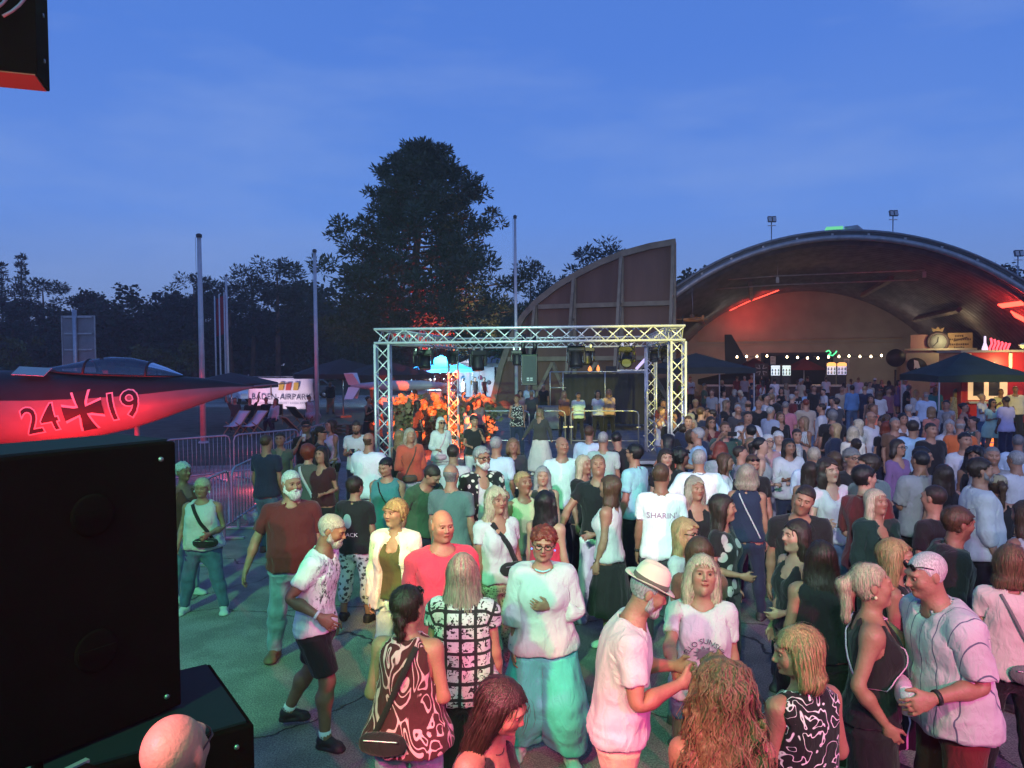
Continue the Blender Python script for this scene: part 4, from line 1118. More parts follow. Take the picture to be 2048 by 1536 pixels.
mb = MB(); mb.tube([(x, -.16, z) for x, z in arch(RO - .42, 64)], .13, 10); mb.build('edge_pipe', M_rim, hangar)
mb = MB(); mb.tube([(x, -.22, z) for x, z in arch(RO - .12, 64)], .06, 8); mb.build('gutter_pipe', mat('gutter_metal', (.26, .26, .255), .5, metal=.5, noise=.3, nscale=4), hangar)
for i in range(17):                                 # clips along the edge
 a = R_(-58 + 7.2 * i); mb = MB(); mb.box(((RO - .27) * math.sin(a), -.19, ZC + (RO - .27) * math.cos(a)), (.10, .10, .10), Matrix.Rotation(a, 3, 'Y')); mb.build('clip', M_rim, hangar)
# end wall with the doorway
M_wall = mat('painted_end_wall', (.36, .32, .275), .85, noise=.25, nscale=.7, bump=.15, bscale=5)
dx0, dx1, dz = -2.9, 2.3, 3.05
ap = arch(RO - .6, 40)
left = [(x, z) for x, z in ap if x <= dx0]; right = [(x, z) for x, z in ap if x >= dx1]; mid = [(x, z) for x, z in ap if dx0 < x < dx1]
def onarc(x): return ZC + math.sqrt((RO - .6) ** 2 - x * x)
MW = MB()
MW.prism(left + [(dx0, onarc(dx0)), (dx0, 0)], .3, c=(0, HD - .2, 0)); MW.prism([(dx1, 0), (dx1, onarc(dx1))] + right, .3, c=(0, HD - .2, 0)); MW.prism([(dx0, dz), (dx0, onarc(dx0))] + mid + [(dx1, onarc(dx1)), (dx1, dz)], .3, c=(0, HD - .2, 0))
MW.build('end_wall', M_wall, hangar)
mb = MB(); mb.box((-.3, HD - .42, 4.25), (15.5, .14, .12)).box((-.3, HD - .40, 3.95), (15.5, .08, .05)); mb.build('wall_rail', mat('wall_rail_paint', (.36, .28, .20), .8), hangar)
mb = MB(); mb.box((dx0 - .08, HD - .4, dz / 2), (.16, .2, dz)).box((dx1 + .08, HD - .4, dz / 2), (.16, .2, dz)).box(((dx0 + dx1) / 2, HD - .4, dz + .09), (dx1 - dx0 + .32, .2, .18)); mb.build('door_frame', mat('dark_frame', (.02, .022, .028), .5), hangar)
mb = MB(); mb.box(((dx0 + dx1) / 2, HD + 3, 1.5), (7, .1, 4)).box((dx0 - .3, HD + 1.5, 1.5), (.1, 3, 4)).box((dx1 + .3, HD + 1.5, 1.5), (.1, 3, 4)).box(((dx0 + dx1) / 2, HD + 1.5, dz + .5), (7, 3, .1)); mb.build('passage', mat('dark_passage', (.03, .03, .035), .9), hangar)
# roof beams and pipes inside
M_beam = mat('beam_steel', (.22, .17, .13), .7, noise=.4, nscale=2)
for a in (-38, -19, 19, 38):
 r = RO - 1.0; x, z = r * math.sin(R_(a)), ZC + r * math.cos(R_(a))
 mb = MB(); mb.box((x, 14.5, z), (.22, 12, .30), Matrix.Rotation(R_(a), 3, 'Y')); mb.build('roof_beam', M_beam, hangar)
for yy, zz in ((4.0, 7.1), (5.4, 6.75)):
 mb = MB(); mb.tube([(-6.0, yy, zz), (-2.4, yy, zz + .12), (4.6, yy, zz + .12)], .035, 6); mb.build('ceiling_pipe', M_rim, hangar)
for x in (-6.0, -2.4, 4.6):
 mb = MB(); mb.tube([(x, 4.0, 7.1), (x, 4.0, onarc(x) - .05)], .02, 6).box((x, 4.0, 7.0), (.16, .16, .3)); mb.build('pipe_hanger', M_rim, hangar)
# red light strips on the lining
M_redlamp = mat('red_strip_light', (.8, .05, .03), .5, emit=(1, .06, .035), estr=5)
def lining_hit(x, y):
 Mi = HM.inverted(); o_ = Mi @ Vector((0, 0, CAMH)); d = (Mi.to_3x3() @ ray(x, y)); t = 20.0
 for _ in range(900):
  p = o_ + d * t
  if p.y > .3 and math.hypot(p.x, p.z - ZC) > RO - .85: break
  t += .05
 return p
RED_AT = []
for (xa, ya_), (xb, yb_), w in (((1478, 612), (1502, 601), .12), ((1506, 600), (1556, 581), .16), ((1460, 621), (1474, 614), .10), ((2000, 612), (2046, 606), .25), ((2026, 628), (2050, 640), .5)):
 pa, pc = lining_hit(xa, ya_), lining_hit(xb, yb_); MB().bar(pa, pc, w, .06, up=Vector((-(pa.x), 0, -(pa.z - ZC)))).build('red_strip', M_redlamp, hangar); RED_AT.append((pa + pc) / 2)
hb = MB(); hb.box((.1, 1.2, 9.0), (.75, .9, .32)); vb = hb.build('vent_box', mat('vent_painted_glow', (.2, .7, .3), .5, emit=(.25, 1, .4), estr=.6), hangar)  # no lamp: green light falling on the vent is put in as emission
mb = MB(); mb.tube([(.6, 1.2, 9.0), (1.1, 1.2, 9.05), (1.4, 1.2, 8.75)], .20, 10); mb.build('vent_duct', M_rim, hangar)

# ---------------------------------------------------------------- slid-aside door leaf of the hangar
def hplane(x, y, ly):
 """pixel to a point on the plane at local depth ly of the hangar"""
 Mi = HM.inverted(); o = Mi @ Vector((0, 0, CAMH)); d = Mi.to_3x3() @ ray(x, y); t = (ly - o.y) / d.y; return o + d * t
door = empty('hangar_door', HC0, R_(HA), 'brown quarter-arch steel hangar door slid aside beside the arch', 'door')
DY = -1.6
outl = [hplane(x, y, DY) for x, y in ((1352, 484), (1300, 493), (1245, 508), (1200, 526), (1160, 546), (1115, 572), (1075, 603), (1048, 632), (1022, 680), (1003, 735), (988, 800))]
poly = [(p.x, p.z) for p in outl]; xl = poly[-1][0] - .15; poly += [(xl, .45), (poly[0][0], .45)]
M_panel = mat('brown_door_sheet', (.26, .145, .095), .72, metal=.2, noise=.42, nscale=.8, bump=.5, bscale=30, stretch=(1, 1, .12))
M_dbeam = mat('tan_door_beam', (.34, .275, .17), .7, noise=.35, nscale=2.5, bump=.2, bscale=20)
MB().prism(poly, .10, c=(0, DY + .1, 0)).build('sheet_panel', M_panel, door)
rim = MB()
for a, b in zip(poly[:11], poly[1:11]): rim.bar((a[0], DY - .08, a[1]), (b[0], DY - .08, b[1]), .30, .20, up=(0, 1, 0))
rim.build('curved_rim', M_dbeam, door)
def topz(x):
 ps = sorted(poly[:11]); return float(np.interp(x, [p[0] for p in ps], [p[1] for p in ps]))
xr = poly[0][0]
ribs_x = [xr - .12, xr - 2.65, xr - 5.05, xr - 7.1]
for x in ribs_x:
 h = topz(x) - .05; out = .32 * h
 fin = MB(); fin.bar((x, DY - .06, .45), (x, DY - .06, h), .24, .16, up=(0, 1, 0)); fin.build('upright', M_dbeam, door)
 fin = MB(); fin.bar((x, DY - .06, h), (x, DY - .1 - out, .35), .20, .14, up=(1, 0, 0)); fin.build('raking_strut', M_dbeam, door)
 for k in (.30, .55, .78):
  z = h * (1 - k); y = DY - .1 - out * k
  fin = MB(); fin.bar((x, DY - .06, z), (x, y, z - .02), .10, .10); fin.build('strut_tie', M_dbeam, door)
  fin = MB(); fin.bar((x, DY - .06, z), (x, DY - .1 - out * min(k + .22, 1), max(h * (1 - k - .22), .4)), .10, .10, up=(1, 0, 0)); fin.build('strut_brace', M_dbeam, door)
 MB().box((x, DY - out * .5 - .1, .2), (.5, out + .6, .4)).build('bogie', mat('bogie_steel', (.10, .085, .07), .7), door)
for z0 in (5.55, 2.9):
 xs = [x for x in np.linspace(xr, xl, 30) if topz(x) > z0 + .1]
 MB().bar((xr, DY - .10, z0), (min(xs), DY - .10, z0), .22, .22).build('cross_beam', M_dbeam, door)
for i, x in enumerate(ribs_x[:3]):
 x2 = ribs_x[i + 1]
 MB().bar((x, DY - .9, .6), ((x + x2) / 2, DY - .5, 2.7), .16, .16).build('diagonal_brace', M_dbeam, door)
 MB().bar((x2, DY - .9, .6), ((x + x2) / 2, DY - .55, 2.7), .16, .16).build('diagonal_brace', M_dbeam, door)
MB().box(((xr + xl) / 2, DY, .25), (xr - xl, .35, .4)).build('bottom_beam', M_dbeam, door)

# ---------------------------------------------------------------- truss rig
M_alu = mat('truss_aluminium', (.62, .63, .64), .38, metal=.35, noise=.2, nscale=9)
brace_mesh = {}
def truss(name, a, b, parent, single=True, w=.27, step=.30):
 """box truss from a to b: four chords and lacing, every brace a piece of its own when single"""
 a, b = Vector(a), Vector(b); d = (b - a); L = d.length; d.normalize()
 up = Vector((0, 0, 1)) if abs(d.z) < .9 else Vector((0, 1, 0))
 s = d.cross(up).normalized(); u = s.cross(d).normalized()
 part = link(name, MB().tube([a + (s + u) * w / 2, b + (s + u) * w / 2], .025, 8).mesh('chord', M_alu), parent)
 for sx, su in ((1, -1), (-1, 1), (-1, -1)): link('chord', MB().tube([a + s * w / 2 * sx + u * w / 2 * su, b + s * w / 2 * sx + u * w / 2 * su], .025, 8).mesh('chord', M_alu), part)
 n = int(round(L / step)); lac = MB()
 for f, (o1, o2) in enumerate((((1, 1), (1, -1)), ((-1, 1), (-1, -1)), ((1, 1), (-1, 1)), ((1, -1), (-1, -1)))):
  for i in range(n):
   p, q = (o1, o2) if (i + f) % 2 == 0 else (o2, o1)
   A = a + d * (L * i / n) + s * w / 2 * p[0] + u * w / 2 * p[1]; Bp = a + d * (L * (i + 1) / n) + s * w / 2 * q[0] + u * w / 2 * q[1]
   if single:
    v = Bp - A; key = round(v.length, 3)
    if key not in brace_mesh: brace_mesh[key] = MB().tube([(0, 0, 0), (0, 0, key)], .0125, 6).mesh('brace', M_alu)
    o = link('brace', brace_mesh[key], part); o.matrix_local = Matrix.Translation(A) @ v.to_track_quat('Z', 'Y').to_matrix().to_4x4()
   else: lac.tube([A, Bp], .0125, 5, False)
 if not single: tag(lac.build('lacing', M_alu, part), kind='stuff')
 return part
rig = empty('truss_rig', (0, 0, 0), 0, 'square aluminium truss gantry over the small dance deck hung with lamps', 'truss')
fl, fr_ = at_y(765, 675, 14.75), at_y(1354, 663, 14.3); ZT = 3.37
fl = Vector((fl.x, 14.75, 0)); fr_ = Vector((fr_.x, 14.3, 0)); ax = Vector((.115, .993, 0)) * 7.2; bl, br = fl + ax, fr_ + ax
top = lambda p: Vector((p.x, p.y, ZT))
e1 = (fr_ - fl).normalized() * .135
truss('front_truss', top(fl) - e1, top(fr_) + e1, rig); truss('pillar', fl + Vector((0, 0, .02)), top(fl) - Vector((0, 0, .16)), rig); truss('pillar', fr_ + Vector((0, 0, .02)), top(fr_) - Vector((0, 0, .16)), rig)
truss('rear_truss', top(bl), top(br), rig, True); truss('pillar', bl + Vector((0, 0, .02)), top(bl) - Vector((0, 0, .16)), rig, False); truss('pillar', br + Vector((0, 0, .02)), top(br) - Vector((0, 0, .16)), rig, False)
ee = ax.normalized() * .16
truss('side_truss', top(fl) + ee, top(bl) - ee, rig, False); truss('side_truss', top(fr_) + ee, top(br) - ee, rig, False)
for p in (fl, fr_, bl, br): MB().box((p.x, p.y, .012), (.6, .6, .024)).build('base_plate', M_alu, rig)

M_blk = mat('black_plastic', (.016, .016, .018), .45, noise=.3, nscale=8); M_lens = mat('lamp_glass', (.12, .14, .15), .08, spec=.8); M_clamp = mat('clamp_steel', (.30, .30, .30), .4, metal=.8)
def moving_head(label, p, rz, tilt, s=1.0):
 o = empty('moving_head_light', p, rz, label, 'stage light', 'stage lights hung from the gantry'); o.scale = (s, s, s)
 MB().box((0, 0, -.10), (.34, .26, .11)).build('base', M_blk, o, .015)
 mb = MB(); mb.box((-.16, 0, -.25), (.05, .14, .28)).box((.16, 0, -.25), (.05, .14, .28)).box((0, 0, -.155), (.36, .16, .05)); mb.build('yoke', M_blk, o, .012)
 h = MB(); R = Matrix.Rotation(R_(tilt), 3, 'X')
 prof = [(.01, -.20), (.09, -.19), (.115, -.12), (.12, .02), (.135, .10), (.13, .15), (.10, .16)]
 h.lathe(prof, (0, 0, 0), 16); h.v = [tuple(R @ Vector(v) + Vector((0, 0, -.33))) for v in h.v]; hd = h.build('lamp_head', M_blk, o)
 l = MB(); l.lathe([(.0, .158), (.06, .162), (.10, .156)], (0, 0, 0), 16); l.v = [tuple(R @ Vector(v) + Vector((0, 0, -.33))) for v in l.v]; l.build('lens', M_lens, hd)
 c = MB(); c.box((-.09, 0, -.02), (.05, .07, .09)).box((.09, 0, -.02), (.05, .07, .09)); c.build('clamp', M_clamp, o)
 for sgn in (-1, 1): MB().tube([(sgn * .14, .10, -.06), (sgn * .2, .14, .02), (sgn * .12, .16, .08)], .012, 6).build('cable', M_blk, o)
def under(x, Y): p = at_y(x, 690, Y); return Vector((p.x, Y, ZT - .17))
heads = [(850, 18.3, 'dark moving-head lamp hanging third from the front left truss pillar', 160, 1.1), (838, 21.9, 'moving-head lamp hanging from rear truss before the pine trunk', 175, 1.0), (955, 20.2, 'moving-head lamp hanging between flagpole and white far tents', 170, 1.25),
         (1034, 21.5, 'small moving-head lamp hanging beside the suspended loudspeaker, flagpole behind', 178, 1.0), (1152, 14.9, 'large green-tinged moving-head lamp hanging mid front truss', 165, 1.0), (1174, 17.5, 'slim moving-head lamp tucked behind the green-tinged one', 178, .95),
         (1254, 16.2, 'moving-head lamp lit yellow hanging left of rear truss pillar', 120, 1.0), (1308, 18.5, 'yellow-lit small lamp hanging from side truss of gantry', 150, .8), (1330, 16.5, 'yellow-lit small lamp nearest the front truss corner over the crowd', 140, .8), (905, 21.7, 'moving-head lamp hanging beside rear truss pillar near blue tent', 165, .9)]
for x, Y, lb, tl, s in heads: moving_head(lb, under(x, Y), random.uniform(-.4, .4), tl, s)
# loudspeaker hung from the front truss
p = under(1058, 15.6)
ls = empty('hanging_loudspeaker', p, 0, 'tall black loudspeaker hung by two straps under the front truss', 'loudspeaker')
MB().prism([(-.16, -.85), (.16, -.85), (.17, -.20), (-.17, -.20)], .36).build('cabinet', M_blk, ls, .012)
MB().box((0, -.186, -.52), (.27, .012, .56)).build('grille', mat('speaker_grille', (.035, .045, .05), .5, bump=.6, bscale=120), ls)
for s in (-1, 1): MB().tube([(s * .10, 0, -.20), (s * .13, -.02, -.05), (s * .10, -.02, .22)], .045, 8).build('strap', M_blk, ls)
mb = MB(); mb.box((-.03, -.194, -.70), (.05, .004, .02)).box((.04, -.194, -.70), (.05, .004, .02)).box((-.03, -.194, -.74), (.05, .004, .02)).box((.04, -.194, -.74), (.05, .004, .02)); mb.build('badge', mat('pale_badge', (.4, .45, .48), .5), ls)

# ---------------------------------------------------------------- deck, rails and dj stand
M_deck = mat('deck_board', (.13, .13, .15), .55, noise=.35, nscale=3, bump=.25, bscale=25)
dk = empty('dance_deck', (0, 0, 0), 0, 'low dark modular stage deck with pale aluminium edges under the gantry', 'stage')
dA = Vector((at_y(930, 900, 19.9).x, 19.9, 0)); du = Vector((.996, -.05, 0)); dv = Vector((.05, .996, 0))
for i in range(3):
 for j in range(4):
  c = dA + du * (2 * i + 1.0) + dv * (2.0 * j + 1); R = Matrix.Rotation(R_(-2.9), 3, 'Z')
  MB().box((c.x, c.y, .19), (1.985, 1.985, .04), R).build('deck_panel', M_deck, dk)
  fr = MB()
  for s in (-1, 1): fr.box(c + dv * s * .98 + Vector((0, 0, .13)), (1.98, .03, .09), R)
  fr.build('edge_profile', M_alu, dk)
  lg = MB()
  for sx in (-1, 1): lg.tube([c + du * sx * .9 - dv * .9 + Vector((0, 0, 0)), c + du * sx * .9 - dv * .9 + Vector((0, 0, .09))], .03, 6)
  lg.build('deck_foot', M_alu, dk)
M_galv = mat('galvanised_tube', (.52, .52, .53), .42, metal=.7, noise=.25, nscale=6)
def rail_frame(label, a, b, z0, h=1.05, group='rails on the deck'):
 a, b = Vector(a), Vector(b); o = empty('handrail', a + Vector((0, 0, z0)), 0, label, 'railing', group); d = (b - a); n = d.normalized(); r = .12
 pts = [Vector((0, 0, 0)), Vector((0, 0, h - r)), n * .035 + Vector((0, 0, h - .035)), n * r + Vector((0, 0, h)), d - n * r + Vector((0, 0, h)), d - n * .035 + Vector((0, 0, h - .035)), d + Vector((0, 0, h - r)), d]
 MB().tube(pts, .024, 8).build('frame_tube', M_galv, o)
 MB().tube([Vector((0, 0, .12)), d + Vector((0, 0, .12))], .018, 6).build('lower_rail', M_galv, o)
 for s in (0, 1): MB().box(d * s + Vector((0, 0, .55)), (.12, .05, .04)).build('coupler', M_galv, o)
def gnd(x, Y): p = at_y(x, 800, Y); return Vector((p.x, Y, 0))
rail_frame('deck rail behind the couple holding hands', gnd(950, 23.6), gnd(1058, 23.4), .21)
rail_frame('narrow deck rail behind the swinging cream skirt', gnd(1070, 23.4), gnd(1130, 23.3), .21)
rail_frame('long deck rail in front of the teenager in pale green shirt', gnd(1142, 23.3), gnd(1277, 23.0), .21)
rail_frame('sloping rail on the deck side beside the truss pillar', gnd(1290, 22.4), gnd(1318, 19.0), .0, 1.15)
dj = empty('dj_stand', (0, 0, 0), 0, 'black-draped disc jockey platform with guard rail beneath the brown door', 'stage')
a, b = gnd(1128, 30.3), gnd(1296, 29.6); dirn = (b - a).normalized(); nrm = Vector((-dirn.y, dirn.x, 0))
mb = MB(); W_ = (b - a).length; RZ = Matrix.Rotation(math.atan2(dirn.y, dirn.x), 3, 'Z')
pv = []
for i in range(41):
 t = i / 40; off = .03 * math.sin(i * 2.1) + .02 * math.sin(i * .9); q = a + dirn * W_ * t + nrm * off; pv.append(q)
vs = [(q.x, q.y, .25) for q in pv] + [(q.x, q.y, 2.28) for q in pv]
mb.add(vs, [(i, i + 1, i + 42, i + 41) for i in range(40)], True); mb.build('black_drape', mat('black_drape', (.018, .019, .022), .8, bump=.3, bscale=6), dj)
c = (a + b) / 2 + nrm * 1.2
MB().box((c.x, c.y, 1.2), (W_ - .1, 2.2, .12), RZ).build('platform', M_deck, dj)
mb = MB()
for q in (a - dirn * .55, a - dirn * .02, (a + b) / 2 - nrm * .08, b): mb.tube([q - nrm * .1 + Vector((0, 0, 1.0 if q is not b else .2)), q - nrm * .1 + Vector((0, 0, 2.36))], .025, 6)
for zz in (2.36, 1.72): mb.tube([a - dirn * .55 - nrm * .1 + Vector((0, 0, zz)), (b if zz > 2 else a + dirn * .1) - nrm * .1 + Vector((0, 0, zz))], .025, 6)
mb.build('guard_rail', M_galv, dj)
MB().box(a - dirn * .4 + nrm * .2 + Vector((0, 0, .5)), (1.6, .9, .9), RZ).build('plinth', mat('grey_block', (.22, .21, .20), .85, noise=.3), dj)
def on_desk(t, dz=0, dn=.5): return a + dirn * W_ * t + nrm * dn + Vector((0, 0, 2.30 + dz))
mx = empty('mixer_case', on_desk(.80), math.atan2(dirn.y, dirn.x), 'silver-edged mixer case on the disc jockey desk', 'mixer')
MB().box((0, 0, .06), (1.1, .5, .12)).build('case', M_blk, mx); MB().box((0, -.25, .11), (1.12, .03, .03)).build('trim', M_alu, mx); MB().box((0, -.25, .02), (1.12, .03, .03)).build('trim', M_alu, mx)
for k in range(5): MB().lathe([(.02, 0), (.018, .03), (0, .03)], (-.4 + .2 * k, -.05, .12), 8).build('knob', M_galv, mx)
lt = empty('laptop', on_desk(.55), math.atan2(dirn.y, dirn.x), 'dark open laptop on the disc jockey desk', 'laptop')
MB().box((0, 0, .02), (.42, .3, .03)).build('keyboard', M_blk, lt); MB().box((0, .16, .15), (.42, .02, .26), Matrix.Rotation(R_(-20), 3, 'X')).build('screen', M_blk, lt)
for k, (t, h) in enumerate(((.30, .30), (.40, .34))):
 fl_ = empty('effect_lamp', on_desk(t), 0, ('orange glowing lamp at the rail end of the desk', 'slim orange glowing lamp nearest the laptop')[k], 'lamp')
 MB().lathe([(.0, 0), (.06, 0), (.05, .06), (0, .06)], n=10).build('foot', M_blk, fl_); MB().lathe([(.03, .06), (.09 - .02 * k, .12), (.06, .22), (.0, h)], n=10).build('glow', mat('orange_glow', (.9, .3, .1), .5, emit=(1, .28, .06), estr=1.6), fl_)
tb = empty('light_tube', on_desk(.93, .15), 0, 'pale violet light tube leaning on the desk end', 'lamp'); MB().tube([(-.25, 0, 0), (.28, .1, .55)], .06, 10).build('tube', mat('violet_tube', (.6, .5, .8), .4, emit=(.75, .6, 1), estr=.9), tb)
# ---------------------------------------------------------------- trees
def leaf_mesh(name, clumps, m, rng, needle=False):
 """clumps: (centre, radius, count, leaf size). Small flat leaves (or needle sprays) all through each clump"""
 Vs, Qs, n = [], [], 0
 for c, r, cnt, sz in clumps:
  d = rng.normal(size=(cnt, 3)); d /= np.linalg.norm(d, axis=1)[:, None]
  rad = r * rng.rand(cnt) ** (1 / 2.2)
  p = np.array(c) + d * rad[:, None] * np.array([1, 1, .72])
  if needle:
   a = d * np.array([1, 1, .6]) + rng.normal(size=(cnt, 3)) * .45 + np.array([0, 0, .35])
  else: a = rng.normal(size=(cnt, 3))
  a /= np.linalg.norm(a, axis=1)[:, None]
  b = np.cross(a, rng.normal(size=(cnt, 3))); b /= np.linalg.norm(b, axis=1)[:, None]
  s = sz * (.6 + .8 * rng.rand(cnt))[:, None]; w = s * (.16 if needle else .55)
  q = np.stack([p - b * w * .4, p + a * s * .5 - b * w, p + a * s, p + a * s * .5 + b * w], 1)
  Vs.append(q.reshape(-1, 3)); Qs.append(np.arange(cnt * 4).reshape(-1, 4) + n); n += cnt * 4
 return np_mesh(name, np.concatenate(Vs), np.concatenate(Qs), m, False)
M_bark = mat('bark', (.085, .058, .042), .9, noise=.5, nscale=5, bump=.9, bscale=14, stretch=(1, 1, .25))
M_pbark = mat('pine_bark', (.20, .105, .065), .9, noise=.6, nscale=4, bump=1, bscale=10, stretch=(1, 1, .3))
M_needle = mat('pine_needles', (.062, .085, .044), .6, noise=.45, nscale=1.4, noise_col=(.055, .060, .030))
M_leafd = mat('dark_leaves', (.028, .042, .024), .7, noise=.5, nscale=.7)
M_leafy = mat('yellowish_leaves', (.10, .105, .035), .7, noise=.5, nscale=.9)
def build_pine(base, H, seed, label, W=6.0, z_low=4.0):
 rng = np.random.RandomState(seed); o = empty('pine_tree', base, 0, label, 'tree', 'trees')
 tp = [(.25 * math.sin(i * .9), .2 * math.cos(i * .7), H * .97 * i / 10) for i in range(11)]
 MB().tube(tp, [.42 * (1 - i / 10) ** .8 + .03 for i in range(11)], 10).build('trunk', M_pbark, o)
 limbs = MB(); clumps = []
 nb = 96
 for i in range(nb):
  t = (i / nb) ** .98; z = z_low + (H * .97 - z_low) * t
  env = W * (1 - t) ** .66 * (.64 + .52 * rng.rand()) * (1.06 if math.cos(i * 2.399) > 0 else .98) if t > .10 else W * (.80 + 1.6 * t) * (.75 + .3 * rng.rand())
  a = i * 2.399 + rng.rand() * .5; up = .02 + .62 * t + .10 * rng.randn()
  x0, y0 = np.interp(z, [p[2] for p in tp], [p[0] for p in tp]), np.interp(z, [p[2] for p in tp], [p[1] for p in tp])
  pts = []
  for k in range(5):
   s = k / 4; pts.append((x0 + math.cos(a + .2 * s) * env * s, y0 + math.sin(a + .2 * s) * env * s, z + env * (up * s * s * .9 - .06 * s)))
  limbs.tube(pts, [max(.105 * (1 - t) + .03, .03) * (1 - .75 * k / 4) for k in range(5)], 6, False)
  for s in ((.5, .75, 1.0) if t > .25 else (.42, .62, .82, 1.0)):
   px, py, pz = [np.interp(s * 4, range(5), [p[j] for p in pts]) for j in range(3)]
   for _ in range(2 if s < .6 else 3):
    j = rng.normal(size=3) * np.array([.38, .38, .22]) * (env * .17 + .15)
    r = (.32 + .32 * rng.rand()) * (.75 + .075 * env)
    clumps.append(((px + j[0], py + j[1], pz + j[2] + .12), r, int(85 * r / .5), .30))
 clumps += [((.1 * rng.randn(), .1 * rng.randn(), H * .93 + .1 * k), .4, 90, .3) for k in range(4)]
 limbs.build('limb', M_pbark, o)
 link('crown', leaf_mesh('crown', clumps, M_needle, rng, True), o)
 return o
pb = at_y(842, 760, 46); build_pine((pb.x, 46, 0), 16.2, 4, 'large dark pine towering behind the truss gantry', 7.0, 3.9)
def tree_proto(kind, seed):
 rng = np.random.RandomState(seed); o = empty('forest_tree', (0, 0, 0)); H = 1.0
 if kind == 'spruce':
  MB().tube([(0, 0, 0), (0, 0, 12.5)], [.2, .03], 6).build('trunk', M_bark, o)
  cl = []
  for i in range(16):
   t = i / 15; R = 2.1 * (1 - t) + .12
   for k in range(max(3, int(9 * (1 - t)) + 2)):
    a = rng.rand() * 6.28; cl.append(((math.cos(a) * R * .7, math.sin(a) * R * .7, 1.8 + 10.9 * t - .1 * R), .28 + R * .26, 46, .34))
  link('crown', leaf_mesh('crown', cl, M_leafd, rng, True), o)
 elif kind == 'scots':
  MB().tube([(0, 0, 0), (.2, .1, 5), (.1, 0, 10.5)], [.22, .17, .05], 7).build('trunk', M_pbark, o)
  cl = []
  for i in range(44):
   z = 5 + 6.4 * rng.rand(); R = 2.9 * math.sin(math.pi * min((z - 4) / 8.2, 1)) ** .7 * rng.rand() ** .5; a = rng.rand() * 6.28
   cl.append(((math.cos(a) * R, math.sin(a) * R, z), .5 + .4 * rng.rand(), 72, .36))
  link('crown', leaf_mesh('crown', cl, M_leafd, rng, True), o)
 else:
  MB().tube([(0, 0, 0), (.1, .05, 4), (0, .2, 8)], [.25, .2, .06], 7).build('trunk', M_bark, o)
  cl = []
  for i in range(58):
   d = rng.normal(size=3); d /= np.linalg.norm(d); rr = rng.rand() ** .4
   cl.append(((d[0] * 3.0 * rr, d[1] * 3.0 * rr, 6.3 + d[2] * 4.0 * rr), .62 + .4 * rng.rand(), 74, .30))
  for i in range(10): cl.append(((rng.randn() * 1.6, rng.randn() * 1.6, 1.6 + rng.rand() * 1.2), .8, 70, .30))
  link('crown', leaf_mesh('crown', cl, M_leafd if kind == 'leafy' else M_leafy, rng), o)
 return o
protos = {k: [tree_proto(k, s) for s in (1, 2)] for k in ('spruce', 'scots', 'leafy')}
used = set(); tidx = [0]
def tree(kind, x, ytop, Y, label, wide=1.0, zbase=0):
 p = protos[kind][tidx[0] % 2]; tidx[0] += 1
 o = p if id(p) not in used else copy_tree(p); used.add(id(p))
 top = at_y(x, ytop, Y); h0 = {'spruce': 12.8, 'scots': 11.6, 'leafy': 10.6}[kind]; s = top.z / h0
 o.location = (top.x, Y, zbase); o.scale = (s * wide, s * wide, s); o.rotation_euler = (0, 0, random.uniform(0, 6.28)); tag(o, label, 'tree', 'trees at the wood edge'); return o
TR = [('spruce', 2, 530, 95, 'dark spruce at the picture edge above the sign', 1.1), ('spruce', 42, 513, 92, 'slender pointed spruce, tallest at the wood edge near the road sign', .9), ('scots', 82, 560, 97, 'ragged dark conifer next to the slender pointed spruce', 1.2), ('leafy', 20, 590, 90, 'low dark broadleaf tree below the slender spruce', 1.3),
      ('leafy', 118, 610, 96, 'rounded tree directly over the sign board', 1.2), ('leafy', 190, 574, 96, 'twin-topped broadleaf tree beyond the sign board', 1.0), ('leafy', 160, 598, 90, 'dense dark tree behind the sign pole', 1.3), ('leafy', 235, 606, 95, 'low tree between twin-topped and large round one', 1.2), ('leafy', 288, 560, 93, 'large round-headed tree above the jet canopy', 1.35),
      ('leafy', 340, 590, 96, 'small dark tree between round tree and tall bare flagpole', 1.2), ('scots', 385, 550, 92, 'spreading conifer right behind the nearest bare flagpole', 1.1), ('leafy', 425, 575, 97, 'dark tree over the two red flags', 1.2), ('scots', 462, 560, 88, 'ragged pine beside the tallest of the grouped flagpoles', 1.2),
      ('scots', 500, 535, 90, 'tall dark pine between red flags and second flagpole', 1.15), ('scots', 552, 520, 86, 'tallest bushy pine before the second bare flagpole', 1.25), ('leafy', 595, 555, 92, 'broad dark tree touching the second bare flagpole', 1.3), ('leafy', 650, 545, 90, 'dark tree filling the gap beside the big pine', 1.3), ('leafy', 715, 600, 80, 'dark tree low behind the big pine', 1.2),
      ('leafy', 800, 620, 82, 'dense tree behind the big pine trunk', 1.4), ('leafy', 900, 600, 84, 'dark tree behind the right limbs of the big pine', 1.3), ('leafy', 975, 590, 78, 'tree between the big pine and the third bare flagpole', 1.3), ('scots', 1062, 527, 76, 'ragged pine just past the third bare flagpole', 1.0), ('leafy', 1015, 620, 74, 'low tree left of the brown door rim', 1.3),
      ('scots', 1120, 555, 80, 'pine top peeping over the brown door curve', 1.0), ('scots', 1213, 488, 82, 'flat-topped pine standing over the brown door', 1.15), ('leafy', 1385, 530, 78, 'tree between the door edge and hangar arch', .9), ('leafy', 1345, 560, 84, 'low tree crown behind the door edge', 1.0), ('leafy', 2012, 522, 80, 'tree top over the far hangar shoulder', 1.1), ('leafy', 2075, 530, 84, 'tree at the far edge past the hangar', 1.1)]
for k, x, y, Y, lb, w in TR: tree(k, x, y, Y, lb, w)
